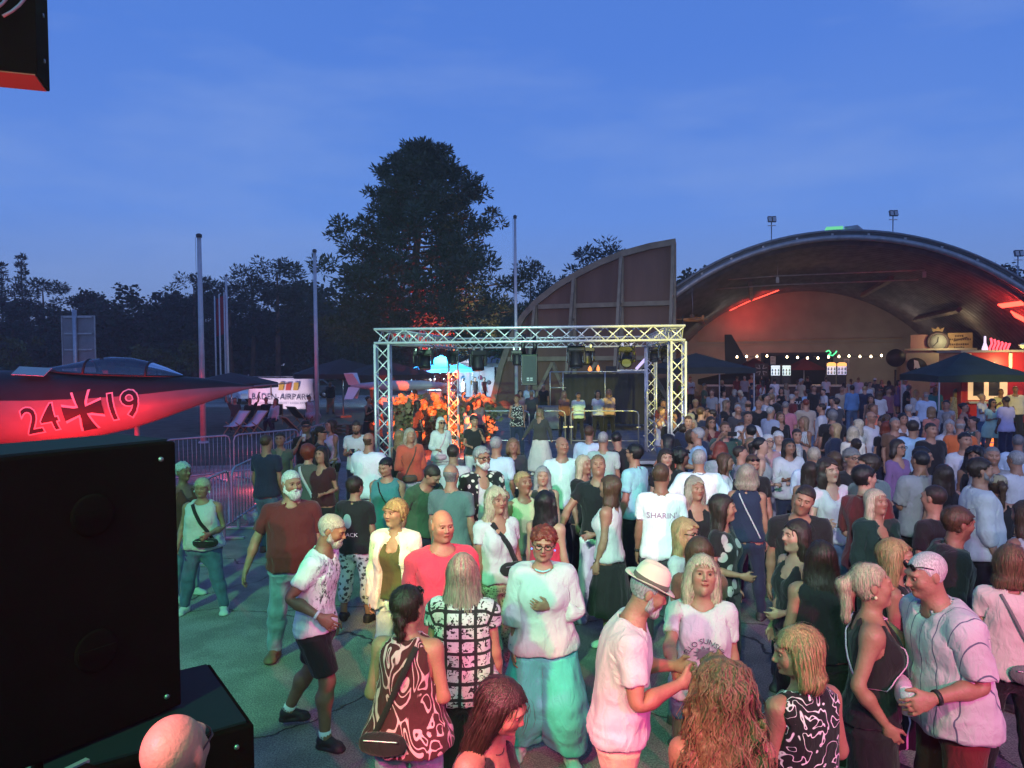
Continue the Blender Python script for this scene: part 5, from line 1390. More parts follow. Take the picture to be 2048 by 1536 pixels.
for i, (x, y, Y, lb) in enumerate([(28, 672, 62, 'small yellowish sapling below the sign'), (285, 690, 64, 'young yellowish tree behind the jet canopy'), (382, 680, 62, 'young yellow-green tree by the nearest flagpole'), (335, 695, 66, 'faint yellowish sapling behind the windscreen')]):
 rng = np.random.RandomState(50 + i); tp = at_y(x, y, Y); o = empty('young_tree', (tp.x, Y, 0), 0, lb, 'tree', 'young trees on the verge'); h = tp.z
 MB().tube([(0, 0, 0), (0, 0, h * .8)], [.07, .03], 6).build('trunk', M_bark, o)
 link('crown', leaf_mesh('crown', [((rng.randn() * .5, rng.randn() * .5, h * (.45 + .5 * rng.rand() * (1))), .5, 60, .2) for _ in range(16)], M_leafy, rng), o)
wood = np.random.RandomState(9)     # the dark mass of the wood behind the edge trees
cl = [((x + wood.randn() * 1.5, 104 + wood.randn() * 3, .6 + wood.rand() ** 1.3 * 7.5), 2.4 + wood.rand(), 70, 1.2) for x in np.linspace(-110, 70, 420)]
wf = link('distant_wood', leaf_mesh('distant_wood', cl, M_leafd, wood)); tag(wf, 'dark mass of woodland behind the edge trees', 'wood', kind='stuff')

# ---------------------------------------------------------------- poles, sign, cars
M_pole = mat('flagpole_white', (.60, .60, .60), .4, metal=.2, noise=.15, nscale=4)
def flagpole(label, x, ytop, Y, r=.06, flag=None):
 tp = at_y(x, ytop, Y); o = empty('flagpole', (tp.x, Y, 0), 0, label, 'flagpole', 'flagpoles')
 MB().tube([(0, 0, 0), (0, 0, tp.z * .5), (0, 0, tp.z)], [r * 1.25, r * 1.1, r * .85], 10).build('pole', M_pole, o)
 MB().lathe([(r * 1.2, 0), (r * 1.25, .10), (r * .6, .14), (0, .14)], (0, 0, tp.z), 10).build('cap', mat('pole_cap', (.05, .05, .055), .5), o)
 MB().tube([(-r * 1.4, -.02, tp.z), (-r * 1.6, -.02, 1.3)], .006, 4).build('halyard', M_blk, o)
 MB().lathe([(r * 2.2, 0), (r * 2.0, .06), (r * 1.2, .08)], n=10).build('base', M_galv, o)
 if flag:
  n = 14; vs = []
  for j in range(n):
   for i in range(5): vs.append((r + .05 + .13 * i + .03 * math.sin(j * .8 + i), .05 * math.sin(i * 1.7 + j * .5), tp.z - .25 - j * .24 + .06 * i))
  mb = MB(); mb.add(vs, [(j * 5 + i, j * 5 + i + 1, (j + 1) * 5 + i + 1, (j + 1) * 5 + i) for j in range(n - 1) for i in range(4)], True)
  f = mb.build('flag', mat('red_flag', (.30, .02, .03), .8), o); sm = f.modifiers.new('thickness', 'SOLIDIFY'); sm.thickness = .01
flagpole('thick bare white flagpole nearest the jet', 398, 475, 26.5, .085); flagpole('bare white flagpole standing beside the white banner', 629, 505, 31, .075); flagpole('tall bare white flagpole in front of the brown door', 1030, 437, 30, .06)
flagpole('far flagpole with drooping red flag, nearer the jet', 429, 592, 62, .06, 1); flagpole('far flagpole with drooping red flag, next to a taller pole', 438, 588, 61, .06, 1); flagpole('far thin bare flagpole between red flag and taller pole', 448, 584, 60, .06); flagpole('far bare flagpole, tallest of the grouped four', 452, 553, 52, .075)
sp_ = at_y(158, 735, 36); sg = empty('road_sign', (sp_.x, 36, 0), R_(4), 'large blank grey sign seen from behind on a thick post', 'sign')
zt = at_y(158, 632, 36).z; zb = zt - 2.75
MB().box((0, .06, (zt + zb) / 2), (1.52, .03, zt - zb)).build('board', mat('sign_back', (.30, .30, .31), .5, metal=.4, noise=.2, nscale=2), sg, .01)
fm = MB()
for s in (-1, 1): fm.box((s * .765, .05, (zt + zb) / 2), (.04, .07, zt - zb + .04))
for z in (zt, zb): fm.box((0, .05, z), (1.5, .07, .04))
fm.build('board_edge', M_galv, sg)
for z in (zt - .05, zt - .85, zt - 1.62): MB().box((0, .0, z), (1.3, .05, .07)).build('crossbar', M_galv, sg)
MB().tube([(-.12, -.06, 0), (-.12, -.06, zt + .3)], .10, 12).build('post', M_galv, sg)

def car(label, x, y_roof, Y, rz, col, tall=1.45, Lc=4.4):
 """hatchback or estate, nose towards -x in local space"""
 p = at_y(x, y_roof, Y); o = empty('parked_car', (p.x, Y, 0), rz, label, 'car', 'cars parked beyond the site'); h = tall
 L = Lc / 2; w = .88
 prof = [(-L, .38), (-L + .05, .70), (-L + .9, .92), (-L + 1.0, .95), (L - .15, 1.0), (L, .85), (L, .38)]
 cabin = [(-L + .95, .93), (-L + 1.75, h - .04), (-L + 2.3, h), (L - .9, h - .02), (L - .25, .98)]
 paint = mat('car_paint_%.2f_%.2f' % (col[0], col[2]), col, .25, spec=.6)
 MB().prism(prof, w * 2).build('body', paint, o, .05)
 MB().prism([(a * 1, b) for a, b in cabin], w * 1.72).build('roof', paint, o, .05)
 gl = mat('car_glass', (.015, .018, .02), .08, spec=.8)
 for s in (-1, 1):
  wn_ = MB(); wn_.prism([(-L + 1.35, .98), (-L + 1.85, h - .14), (L - .95, h - .14), (L - .5, 1.02)], .012, c=(0, s * (w * .86 + .01), 0)); wn_.build('side_window', gl, o)
  for wx in (-L + .78, L - .80):
   t = MB(); t.lathe([(.18, -.10), (.31, -.10), (.33, -.06), (.33, .06), (.31, .10), (.18, .10)], (wx, s * (w - .10), .33), 18, 'y'); tt = t.build('tyre', mat('tyre', (.015, .015, .015), .85), o)
   MB().lathe([(.0, -.02), (.19, -.02), (.19, .02), (0, .02)], (wx, s * (w - .03), .33), 14, 'y').build('rim', M_galv, tt)
  MB().box((-L + .06, s * .62, .68), (.10, .36, .14)).build('headlight', mat('headlight', (.6, .6, .62), .15), o, .02)
  MB().box((L - .02, s * .70, .80), (.06, .24, .2)).build('tail_light', mat('tail_light', (.25, .01, .01), .3), o, .01)
  MB().box((-L + 1.55, s * (w + .06), 1.02), (.16, .14, .12)).build('mirror', paint, o, .02)
 ws = MB(); ws.add([(-L + .98, -w * .78, .99), (-L + .98, w * .78, .99), (-L + 1.70, w * .70, h - .09), (-L + 1.70, -w * .70, h - .09)], [(0, 1, 2, 3)]); ws.v = [(v[0] - .03, v[1], v[2] + .015) for v in ws.v]; ws.build('windscreen', gl, o)
cars = [('dark car at the picture edge under the spruce', 20, 738, 60, .3, (.04, .04, .05)), ('white estate car beside the sign post foot', 88, 737, 62, .5, (.7, .7, .72)), ('black car parked just past the sign post', 118, 740, 58, .3, (.02, .02, .025)), ('pale van seen through the jet canopy', 285, 733, 66, .2, (.62, .62, .62)),
  ('silver car parked behind the nearest flagpole foot', 372, 742, 66, .4, (.45, .46, .48)), ('white car parked behind the grouped flagpoles', 425, 742, 60, -.5, (.7, .7, .7)), ('white hatchback with its nose at the banner corner', 487, 741, 52, 2.2, (.72, .72, .74)), ('black estate car parked behind the white banner', 545, 741, 53, .15, (.02, .02, .022)),
  ('dark car beside the second bare flagpole', 610, 743, 58, .3, (.05, .06, .08)), ('grey car far under the wood between sign and canopy', 205, 742, 70, .1, (.25, .26, .28))]
for c in cars: car(*c[:5], c[5], 1.9 if 'van' in c[0] else 1.5)

# ---------------------------------------------------------------- jet on display
JY = 20.0
M_jl = mat('jet_light_grey', (.24, .225, .225), .42, noise=.2, nscale=1.5); M_jd = mat('jet_dark_grey', (.022, .024, .028), .5, noise=.3, nscale=1.5)
nose = at_y(512, 773, JY + .5); jet = empty('fighter_jet', (nose.x, JY + .5, nose.z), R_(177), 'grey two-tone fighter jet nose with markings 24 and 19, lit red from below', 'aircraft')
# local: +x aft, z up; profile stations x, half width, z bottom, z top
st = [(0, .005, -.005, .005), (.25, .05, -.07, .05), (.7, .14, -.20, .13), (1.3, .25, -.40, .22), (2.0, .36, -.64, .29), (2.8, .46, -.92, .33), (3.6, .54, -1.16, .37), (4.6, .62, -1.38, .42), (5.8, .68, -1.54, .46), (7.2, .72, -1.60, .50), (9.5, .74, -1.58, .52), (12, .70, -1.45, .52)]
n = 28; vs = []
for x, w, zb_, zt_ in st:
 for k in range(n):
  a = 2 * math.pi * k / n; zc_ = (zb_ + zt_) / 2; hz_ = (zt_ - zb_) / 2; vs.append((x, w * math.sin(a), zc_ + hz_ * math.cos(a)))
fs = [(i * n + k, i * n + (k + 1) % n, (i + 1) * n + (k + 1) % n, (i + 1) * n + k) for i in range(len(st) - 1) for k in range(n)]
lo_f, hi_f = [], []
for f in fs:
 c = sum((Vector(vs[i]) for i in f), Vector()) / 4
 kk = f[0] % n; (hi_f if kk < 6 or kk >= 22 else lo_f).append(f)
mb = MB(); mb.add(vs, lo_f, True); mb.build('fuselage_belly', M_jl, jet); mb = MB(); mb.add(vs, hi_f, True); mb.build('fuselage_back', M_jd, jet)
MB().tube([(.05, 0, 0), (-.45, 0, .05), (-.95, 0, .09)], [.035, .02, .012], 8).build('probe', M_jl, jet)
MB().box((-.42, 0, -.10), (.03, .02, .30)).build('probe_tag', mat('tag_ribbon', (.35, .2, .12), .8), jet)
# canopy
cs = [(2.05, .02, .33, .34), (2.5, .22, .34, .54), (2.95, .30, .35, .70), (3.5, .34, .37, .82), (4.1, .35, .39, .85), (4.7, .33, .42, .78), (5.3, .27, .46, .66), (5.9, .12, .50, .56)]
vs = []; n = 13
for x, w, z0_, z1_ in cs:
 for k in range(n):
  a = math.pi * k / (n - 1); vs.append((x, -w * math.cos(a), z0_ - .03 + (z1_ - z0_ + .03) * math.sin(a)))
gm = bpy.data.materials.new('canopy_glass'); gm.use_nodes = True; t_ = gm.node_tree; t_.nodes.clear(); go = t_.nodes.new('ShaderNodeOutputMaterial'); gx = t_.nodes.new('ShaderNodeMixShader'); gt = t_.nodes.new('ShaderNodeBsdfTransparent'); gg = t_.nodes.new('ShaderNodeBsdfGlossy'); gg.inputs['Roughness'].default_value = .12; gg.inputs['Color'].default_value = (.8, .85, .9, 1); gt.inputs['Color'].default_value = (.86, .87, .88, 1)
fr2 = t_.nodes.new('ShaderNodeFresnel'); fr2.inputs[0].default_value = 1.6; ad2 = t_.nodes.new('ShaderNodeMath'); ad2.operation = 'ADD'; ad2.inputs[1].default_value = .08; t_.links.new(fr2.outputs[0], ad2.inputs[0]); t_.links.new(ad2.outputs[0], gx.inputs[0]); t_.links.new(gt.outputs[0], gx.inputs[1]); t_.links.new(gg.outputs[0], gx.inputs[2]); t_.links.new(gx.outputs[0], go.inputs[0])
for nm, i0, i1 in (('windscreen', 0, 2), ('canopy_pane', 2, 5), ('rear_canopy_pane', 5, 7)):
 vs_, vs = vs, [vs[i] for i in range(i0 * n, (i1 + 1) * n)]
 mb = MB(); mb.add(vs, [(i * n + k, i * n + k + 1, (i + 1) * n + k + 1, (i + 1) * n + k) for i in range(i1 - i0) for k in range(n - 1)], True); mb.build(nm, gm, jet); vs = vs_
for i in (2, 5): MB().tube([vs[i * n + k] for k in range(n)], .035, 6).build('canopy_frame', M_jd, jet)
mb = MB(); mb.tube([vs[i * n] for i in range(len(cs))], .028, 6).tube([vs[i * n + n - 1] for i in range(len(cs))], .028, 6); mb.build('canopy_sill', M_jd, jet)
MB().box((4.15, 0, .45), (.16, .40, .55), Matrix.Rotation(R_(14), 3, 'Y')).box((3.95, 0, .32), (.5, .42, .14)).box((4.28, 0, .72), (.12, .28, .2)).build('ejection_seat', mat('seat_dark', (.05, .05, .055), .7), jet, .02)
MB().lathe([(.14, 0), (.15, .10), (.05, .16), (0, .16)], (3.0, 0, .36), 12).build('gunsight', M_blk, jet)
# intakes, wing roots, patches
for s in (-1, 1):
 mb = MB(); vs2 = []
 for x, r in ((7.3, .30), (7.4, .36), (8.2, .40), (10.2, .38)):
  for k in range(14):
   a = math.pi * k / 13; vs2.append((x, s * (.58 + r * math.sin(a)), -.35 + .62 * math.cos(a)))
 mb.add(vs2, [(i * 14 + k, i * 14 + k + 1, (i + 1) * 14 + k + 1, (i + 1) * 14 + k) for i in range(3) for k in range(13)], True); mb.build('intake', M_jl, jet)
 mb = MB(); mb.lathe([(.0, 0), (.13, .35), (.26, .75)], (6.75, s * .68, -.38), 12, 'x'); mb.build('intake_cone', mat('cone_red', (.6, .12, .10), .5), jet)
 MB().prism([(7.6, -.04), (10.2, -.04), (9.8, .04), (8.4, .04)], 2.2, c=(0, s * 2.0, -.15)).build('wing', M_jl, jet)
MB().box((6.1, .40, .47), (.9, .4, .02), Matrix.Rotation(R_(-32), 3, 'X') @ Matrix.Rotation(R_(-4), 3, 'Y')).build('pale_panel', mat('jet_mint_panel', (.42, .52, .46), .6), jet)
for x, yy in ((3.4, 0), (8.5, .9), (8.5, -.9)):
 MB().tube([(x, yy, -.9), (x, yy, -nose.z + .3)], .07, 8).build('gear_leg', M_jl, jet)
 MB().lathe([(.1, -.09), (.28, -.09), (.30, 0), (.28, .09), (.1, .09)], (x, yy, -nose.z + .3), 16, 'y').build('wheel', mat('tyre', (.015, .015, .015), .85), jet)
# markings wrapped on the flank that faces the camera (local +y)
def surf_y(x, z):
 w = np.interp(x, [s[0] for s in st], [s[1] for s in st]); b0 = np.interp(x, [s[0] for s in st], [s[2] for s in st]); t0 = np.interp(x, [s[0] for s in st], [s[3] for s in st])
 c, h = (b0 + t0) / 2, (t0 - b0) / 2; q = np.clip((z - c) / h, -1, 1); return w * np.sqrt(1 - q * q)
def wrap(me, cx, cz, off, rot=0, name='marking', m=None):
 c, s = math.cos(rot), math.sin(rot)
 bm = bmesh.new(); bm.from_mesh(me); bmesh.ops.triangulate(bm, faces=bm.faces)
 for _ in range(2): bmesh.ops.subdivide_edges(bm, edges=[e for e in bm.edges if e.calc_length() > .06], cuts=1)
 bmesh.ops.triangulate(bm, faces=bm.faces)
 for v in bm.verts:
  x, z = -v.co.x * c - v.co.y * s, -v.co.x * s * 0 + v.co.y * c - (-v.co.x) * s * -1 * 0
  x = -(v.co.x * c - v.co.y * s); z = v.co.x * s + v.co.y * c
  X, Z = cx + x, cz + z; v.co = (X, float(surf_y(X, Z)) + off + (v.co.z > 0) * .002, Z)
 bm.to_mesh(me); bm.free()
 if m: me.materials.clear(); me.materials.append(m)
 return link(name, me, jet)
M_mb = mat('marking_black', (.02, .02, .022), .6); M_mw = mat('marking_white', (.72, .72, .72), .6)
JROT = R_(10)
for s, cx, cz in (('24', 5.72, -.86), ('19', 3.52, -.50)):
 wrap(text_mesh(s, 1.02, None, extrude=.001, bold=.042), cx, cz, .006, JROT, 'marking', M_mw); wrap(text_mesh(s, 1.02, None, extrude=.001, bold=.006), cx, cz, .012, JROT, 'marking', M_mb)
def cross_poly(L, w0, w1):
 P = []
 for k in range(4):
  a = k * math.pi / 2
  for dx, dy in ((-w1, L), (w1, L), (w0 * 1.05, L * .42), (w0, w0)): P.append((dx * math.cos(a) + dy * math.sin(a), -dx * math.sin(a) + dy * math.cos(a)))
 return P
def flat(poly):
 me = bpy.data.meshes.new('cross'); bm = bmesh.new(); f = bm.faces.new([bm.verts.new((x, y, 0)) for x, y in poly]); bm.to_mesh(me); bm.free(); return me
wrap(flat(cross_poly(.54, .16, .27)), 4.55, -.60, .006, JROT, 'cross_edge', M_mw); wrap(flat(cross_poly(.542, .095, .20)), 4.55, -.60, .011, JROT, 'cross_marking', M_mb)

# ---------------------------------------------------------------- loudspeakers by the stage
M_cab = mat('cabinet_black', (.006, .003, .0034), .95, spec=.02, noise=.3, nscale=5, bump=.2, bscale=160)
def cabinet(label, corner, e1, l1, e2, l2, z0, z1, handles=(), name='loudspeaker'):
 o = empty(name, (corner[0], corner[1], z0), math.atan2(e1[1], e1[0]), label, 'loudspeaker')
 d = e1[0] * e2[1] - e1[1] * e2[0]; sy = 1 if d > 0 else -1; h = z1 - z0
 MB().box((l1 / 2, sy * l2 / 2, h / 2), (l1, l2, h)).build('cabinet', M_cab, o, .012)
 for hx, hz in handles:
  hh = MB(); hh.lathe([(.0, 0), (.085, 0), (.10, .012), (.085, .016), (.0, .016)], (hx, -sy * .014 if sy > 0 else .002, hz), 20, 'y'); hh.build('handle_plate', M_cab, o)
  MB().box((hx, -sy * .02, hz), (.17, .014, .028)).build('handle', M_cab, o)
 for hx, hz in ((.09, .08), (.09, h - .08)): MB().lathe([(0, 0), (.012, 0), (.012, .01), (0, .012)], (hx, -sy * .012, hz), 10, 'y').build('screw', M_clamp, o)
 for zz in (.0, h): MB().box((l1 / 2, sy * l2 / 2, zz + (.008 if zz else -.004)), (l1 - .06, l2 - .06, .012)).build('rubber_pad', mat('top_board', (.008, .011, .018), .7, spec=.15), o)
 return o
e1 = Vector((-.57, -.82, 0)).normalized(); e2 = Vector((-.82, .57, 0)).normalized()
cabinet('tall black bass loudspeaker filling the lower left corner', (-1.70, 3.75), e1, 1.25, e2, .55, 1.15, 2.5, ((.42, 1.05), (.42, .42)))
cabinet('squat black loudspeaker under the tall one, behind the bald man', (-1.28, 3.60), Vector((-.82, -.57, 0)).normalized(), .9, Vector((-.57, .82, 0)).normalized(), .9, .0, 1.12)
ha = at_y(75, 148, 6.0)
hs = empty('flown_loudspeaker', (ha.x, 6.0, ha.z), R_(20), 'black flown loudspeaker box in the top left corner, underside lit red', 'loudspeaker')
MB().prism([(-1.4, 0), (0, 0), (.0, 1.6), (-1.4, 1.6)], .42, c=(0, .21, 0)).build('cabinet', M_cab, hs, .01)
MB().box((-.70, .20, -.004), (1.36, .38, .012)).build('base_board', mat('board_painted_red_light', (.32, .10, .07), .6), hs)  # red light on the underside is painted into the board colour too
for k in range(3):
 pts = [(-.62 + .11 * k + (.44) * math.cos(a), -.012, .98 + .62 * math.sin(a)) for a in np.linspace(-1.15, .2, 10)]; MB().tube(pts, .012, 6).build('grille_ring', mat('grille_rim', (.35, .40, .46), .4), hs)
for z in (.18, .55): MB().lathe([(0, 0), (.016, 0), (.016, .01), (0, .012)], (.003, .21, z), 10, 'x').build('screw', M_clamp, hs)
fc = at_y(190, 1535, 2.5); cs_ = empty('flight_case', (-1.38, 2.35, 0), R_(-28), 'dark flight case at the bottom edge carrying a printed sheet', 'case')
MB().box((0, 0, .70), (.8, .5, 1.4)).build('case_body', M_cab, cs_, .01)
for s in (-1, 1): MB().box((s * .4, 0, 1.402), (.025, .51, .012)).build('edge_trim', M_galv, cs_)
shh = empty('printed_sheet', (-1.36, 2.42, 1.406), R_(-20), 'blue and white printed sheet lying on the dark case', 'paper'); MB().box((0, 0, .002), (.42, .26, .004)).build('paper', mat('sheet_blue', (.22, .30, .48), .5), shh)
for k in range(3): MB().box((-.13 + .13 * k, -.02, .006), (.10, .14, .002)).build('print', mat('sheet_print', (.04, .05, .08), .5), shh)

# ---------------------------------------------------------------- crowd barriers
def barrier_proto():
 o = empty('crowd_barrier', (0, 0, 0)); L, h, r = 2.0, 1.1, .14
 P = lambda *a: Vector(a)
 MB().tube([P(0, 0, .2), P(0, 0, h - r), P(.04, 0, h - .04), P(r, 0, h), P(L - r, 0, h), P(L - .04, 0, h - .04), P(L, 0, h - r), P(L, 0, .2), P(0, 0, .2)], .020, 8, False).build('frame', M_galv, o)
 bm_ = MB().tube([(0, 0, .2), (0, 0, h)], .008, 6).mesh('bar', M_galv)
 for i in range(1, 15): b = link('bar', bm_, o); b.location = (L * i / 15, 0, 0)
 for x in (.25, L - .25): MB().bar((x, -.32, .02), (x, .32, .02), .06, .03).bar((x, 0, .02), (x, 0, .22), .04).build('foot', M_galv, o)
 return o
bp_ = barrier_proto(); bused = [0]
def barrier(label, a, b):
 o = bp_ if not bused[0] else copy_tree(bp_); bused[0] = 1
 a, b = Vector(a), Vector(b); d = b - a; o.location = a; o.rotation_euler = (0, 0, math.atan2(d.y, d.x)); o.scale = (d.length / 2.03, 1, 1); tag(o, label, 'barrier', 'crowd barriers'); return o
def B_(x, ytop): p = at_z(x, ytop, 1.1); return (p.x, p.y, 0)
barrier('crowd barrier touching the tall loudspeaker edge', B_(330, 880), B_(461, 870)); barrier('crowd barrier behind the woman in olive top', B_(467, 870), B_(598, 858)); barrier('crowd barrier angled back towards the white flagpole', B_(600, 862), B_(652, 845))
barrier('slanting barrier ending beside the white-bloused woman in jeans', B_(352, 985), B_(458, 939)); barrier('slanting barrier behind the man in navy shirt', B_(463, 937), B_(548, 897)); barrier('short barrier running behind the striped-bag couple', B_(552, 895), B_(618, 866)); barrier('rear barrier below the deck chairs', B_(205, 888), B_(325, 881))
bg = at_z(508, 1032, .12); o = empty('plastic_bag', (bg.x, bg.y, 0), 0, 'crumpled clear plastic bag on the red-lit ground', 'bag')
m_ = np.random.RandomState(3); V_, Q_ = surface_nets(lambda p: ell(p, (0, 0, .10), (.15, .10, .12)) + .05 * vnoise(p * 18), (-.25, -.2, -.05), (.25, .2, .3), .015); link('film', np_mesh('film', V_, Q_, mat('plastic_film', (.55, .55, .58), .25, alpha=.6)), o)

# ---------------------------------------------------------------- banner and chill-out area
bl_, br_ = at_y(497, 812, 41), at_y(628, 808, 40); tl_ = at_y(497, 754, 41)
bn = empty('banner', (bl_.x, 41, 0), math.atan2(-1, br_.x - bl_.x) , 'white fence banner lettered BADEN-AIRPARK with coloured flag blocks', 'banner')
bw = (Vector((br_.x, 40, 0)) - Vector((bl_.x, 41, 0))).length; z0_, z1_ = .30, tl_.z
nx, nz_ = 40, 14; vs = []
for j in range(nz_ + 1):
 for i in range(nx + 1):
  u, v = i / nx, j / nz_; vs.append((u * bw, .03 * math.sin(u * 22 + v * 3) + .03 * math.sin(u * 5 - v * 9), z0_ + (z1_ - z0_) * v - .06 * math.sin(math.pi * u) * v))
mb = MB(); mb.add(vs, [(j * (nx + 1) + i, j * (nx + 1) + i + 1, (j + 1) * (nx + 1) + i + 1, (j + 1) * (nx + 1) + i) for j in range(nz_) for i in range(nx)], True); f = mb.build('cloth', mat('banner_white', (.70, .70, .72), .6), bn); sm = f.modifiers.new('thickness', 'SOLIDIFY'); sm.thickness = .01
def on_banner(me, u, z, nm): o = link(nm, me, bn); o.matrix_local = Matrix.Translation((bw * u, -.09, z)) @ Matrix.Rotation(R_(90), 4, 'X'); return o
M_ink = mat('banner_ink', (.05, .06, .10), .6)
on_banner(text_mesh('BADEN-AIRPARK', .46, M_ink, spacing=1.06), .52, .95, 'lettering'); on_banner(text_mesh('FLUGHAFEN KARLSRUHE / BADEN-BADEN', .15, mat('banner_grey', (.30, .32, .38), .6), spacing=1.15), .54, .62, 'small_lettering')
for k, c in enumerate(((.50, .33, .05), (.42, .06, .04), (.50, .33, .05))): MB().prism([(0, 0), (.30, 0), (.38, .42), (.08, .42)], .01, c=(bw * .48 + .44 * k, -.09, 1.32)).build('flag_block', mat('banner_block%d' % k, c, .6), bn)
for u in (0, 1): MB().tube([(bw * u, .05, 0), (bw * u, .05, z1_ + .15)], .03, 6).build('fence_post', M_galv, bn)
MB().tube([(0, .05, z1_ + .02), (bw, .05, z1_ + .02)], .015, 6).build('top_wire', M_galv, bn)

def parasol(label, x, ytop, Y, R, zedge, col):
 p = at_y(x, ytop, Y); o = empty('parasol', (p.x, Y, 0), random.random(), label, 'parasol', 'parasols'); zt = p.z; n = 8; vs = [(0, 0, zt)]
 for r_, in ((.5,), (1.0,)):
  for k in range(n):
   a = 2 * math.pi * k / n; vs.append((R * r_ * math.cos(a), R * r_ * math.sin(a), zt - (zt - zedge) * (r_ ** 1.15)))
 for k in range(n): a = 2 * math.pi * k / n; vs.append((R * math.cos(a), R * math.sin(a), zedge - .22))
 fs = [(0, 1 + k, 1 + (k + 1) % n) for k in range(n)] + [(1 + k, 9 + k, 9 + (k + 1) % n, 1 + (k + 1) % n) for k in range(n)] + [(9 + k, 17 + k, 17 + (k + 1) % n, 9 + (k + 1) % n) for k in range(n)]
 c = MB().add(vs, fs).build('canopy', mat('parasol_%.2f' % col[0], col, .8), o); sm = c.modifiers.new('t', 'SOLIDIFY'); sm.thickness = .012
 MB().tube([(0, 0, 0), (0, 0, zt)], .03, 8).build('pole', M_galv, o); MB().box((0, 0, .05), (.6, .6, .1)).build('foot', M_conc, o)
 for k in range(n): a = 2 * math.pi * k / n; MB().tube([(0, 0, zt - .08), (R * .97 * math.cos(a), R * .97 * math.sin(a), zedge - .03)], .012, 4).build('rib', M_galv, o)
parasol('wide dark parasol behind the second flagpole', 685, 717, 38, 2.6, 2.25, (.035, .032, .036)); parasol('dark parasol over the missile tip beside the gantry', 772, 722, 37, 2.4, 2.2, (.036, .033, .038)); parasol('dark parasol behind the jet nose beside the banner', 462, 745, 33, 2.0, 1.95, (.037, .034, .036))

ms = at_y(700, 772, 29.5); o = empty('display_missile', (ms.x, 29.5, ms.z), R_(-3), 'slim pale missile with white tail fins on a stand', 'missile')
MB().lathe([(.0, .0), (.05, .05), (.10, .4), (.19, 1.2), (.21, 2.0), (.20, 2.9), (.12, 3.6), (.03, 4.0), (0, 4.02)], (0, 0, 0), 16, 'x').build('body', mat('missile_grey', (.42, .43, .46), .35, noise=.15), o)
for a in (35, 145, 215, 325): MB().prism([(-.05, .06), (.42, .06), (.20, .62), (-.14, .62)], .025, Matrix.Rotation(R_(a), 3, 'X')).build('tail_fin', mat('missile_white', (.75, .75, .74), .5), o)
for x in (.9, 2.6): MB().box((x, 0, -.45), (.12, .35, .6)).box((x, 0, -ms.z / 2 - .3), (.08, .08, max(ms.z - .6, .2))).build('stand', M_blk, o)
MB().box((1.9, -.3, -.62), (1.3, .04, .5)).build('info_board', mat('board_white', (.6, .6, .58), .6), o)

def pallet(label, x, y, Y, n):
 p = at_y(x, y, Y); o = empty('pallet_stack', (p.x, Y, 0), random.uniform(-.2, .2), label, 'pallet', 'wooden pallets'); m = mat('pallet_wood', (.25, .18, .11), .85, noise=.4, nscale=4, bump=.3, bscale=20, stretch=(.3, 1, 1))
 pm = {}
 for k in range(n):
  z = k * .145
  for j in range(5): MB().box((0, -.35 + .175 * j, z + .133), (1.2, .12, .02)).build('plank', m, o)
  for xx in (-.5, 0, .5): MB().box((xx, 0, z + .065), (.12, .8, .10)).build('block', m, o)
pallet('wooden pallets stacked under the missile tail', 700, 820, 29.0, 3); pallet('wooden pallet stack beyond the truss pillar', 822, 820, 28, 3)
def deck_chair(label, x, y, Y, rz, c1, c2=None):
 p = at_y(x, y, Y); o = empty('deck_chair', (p.x, Y, 0), rz, label, 'deck chair', 'deck chairs'); wd = mat('chair_wood', (.30, .21, .12), .7)
 for s in (-.28, .28):
  MB().bar((s, .45, .02), (s, -.45, .95), .04, .03).build('frame_leg', wd, o); MB().bar((s * .9, -.45, .02), (s * .9, .30, .55), .04, .03).build('frame_leg', wd, o)
 vs = []
 for j in range(9):
  t = j / 8; yy = .42 - .84 * t; zz = .40 - .34 * math.sin(math.pi * t) * .5 + .55 * t
  for i in range(2): vs.append(((-.27, .27)[i], yy, zz))
 f = MB().add(vs, [(2 * j, 2 * j + 1, 2 * j + 3, 2 * j + 2) for j in range(8)], True).build('sling', mat('sling_%.2f' % c1[0], c1, .8), o); sm = f.modifiers.new('t', 'SOLIDIFY'); sm.thickness = .008
 MB().bar((-.3, -.45, .95), (.3, -.45, .95), .03).build('crossbar', wd, o)
deck_chair('pale empty deck chair nearer the jet nose', 473, 850, 29, 2.7, (.52, .52, .56)); deck_chair('pale empty deck chair nearer the flagpole', 508, 848, 29, 2.6, (.53, .53, .56)); deck_chair('dark deck chair with its back to the banner', 552, 800, 34, .3, (.09, .08, .09)); deck_chair('dark deck chair under the striped-dress sitter', 598, 815, 32, -.6, (.05, .05, .055)); deck_chair('large dark lounger with wooden bar by the barrier', 592, 855, 26, -.9, (.04, .04, .045)); deck_chair('dark deck chair under the jet probe', 520, 815, 33, .5, (.10, .09, .10))

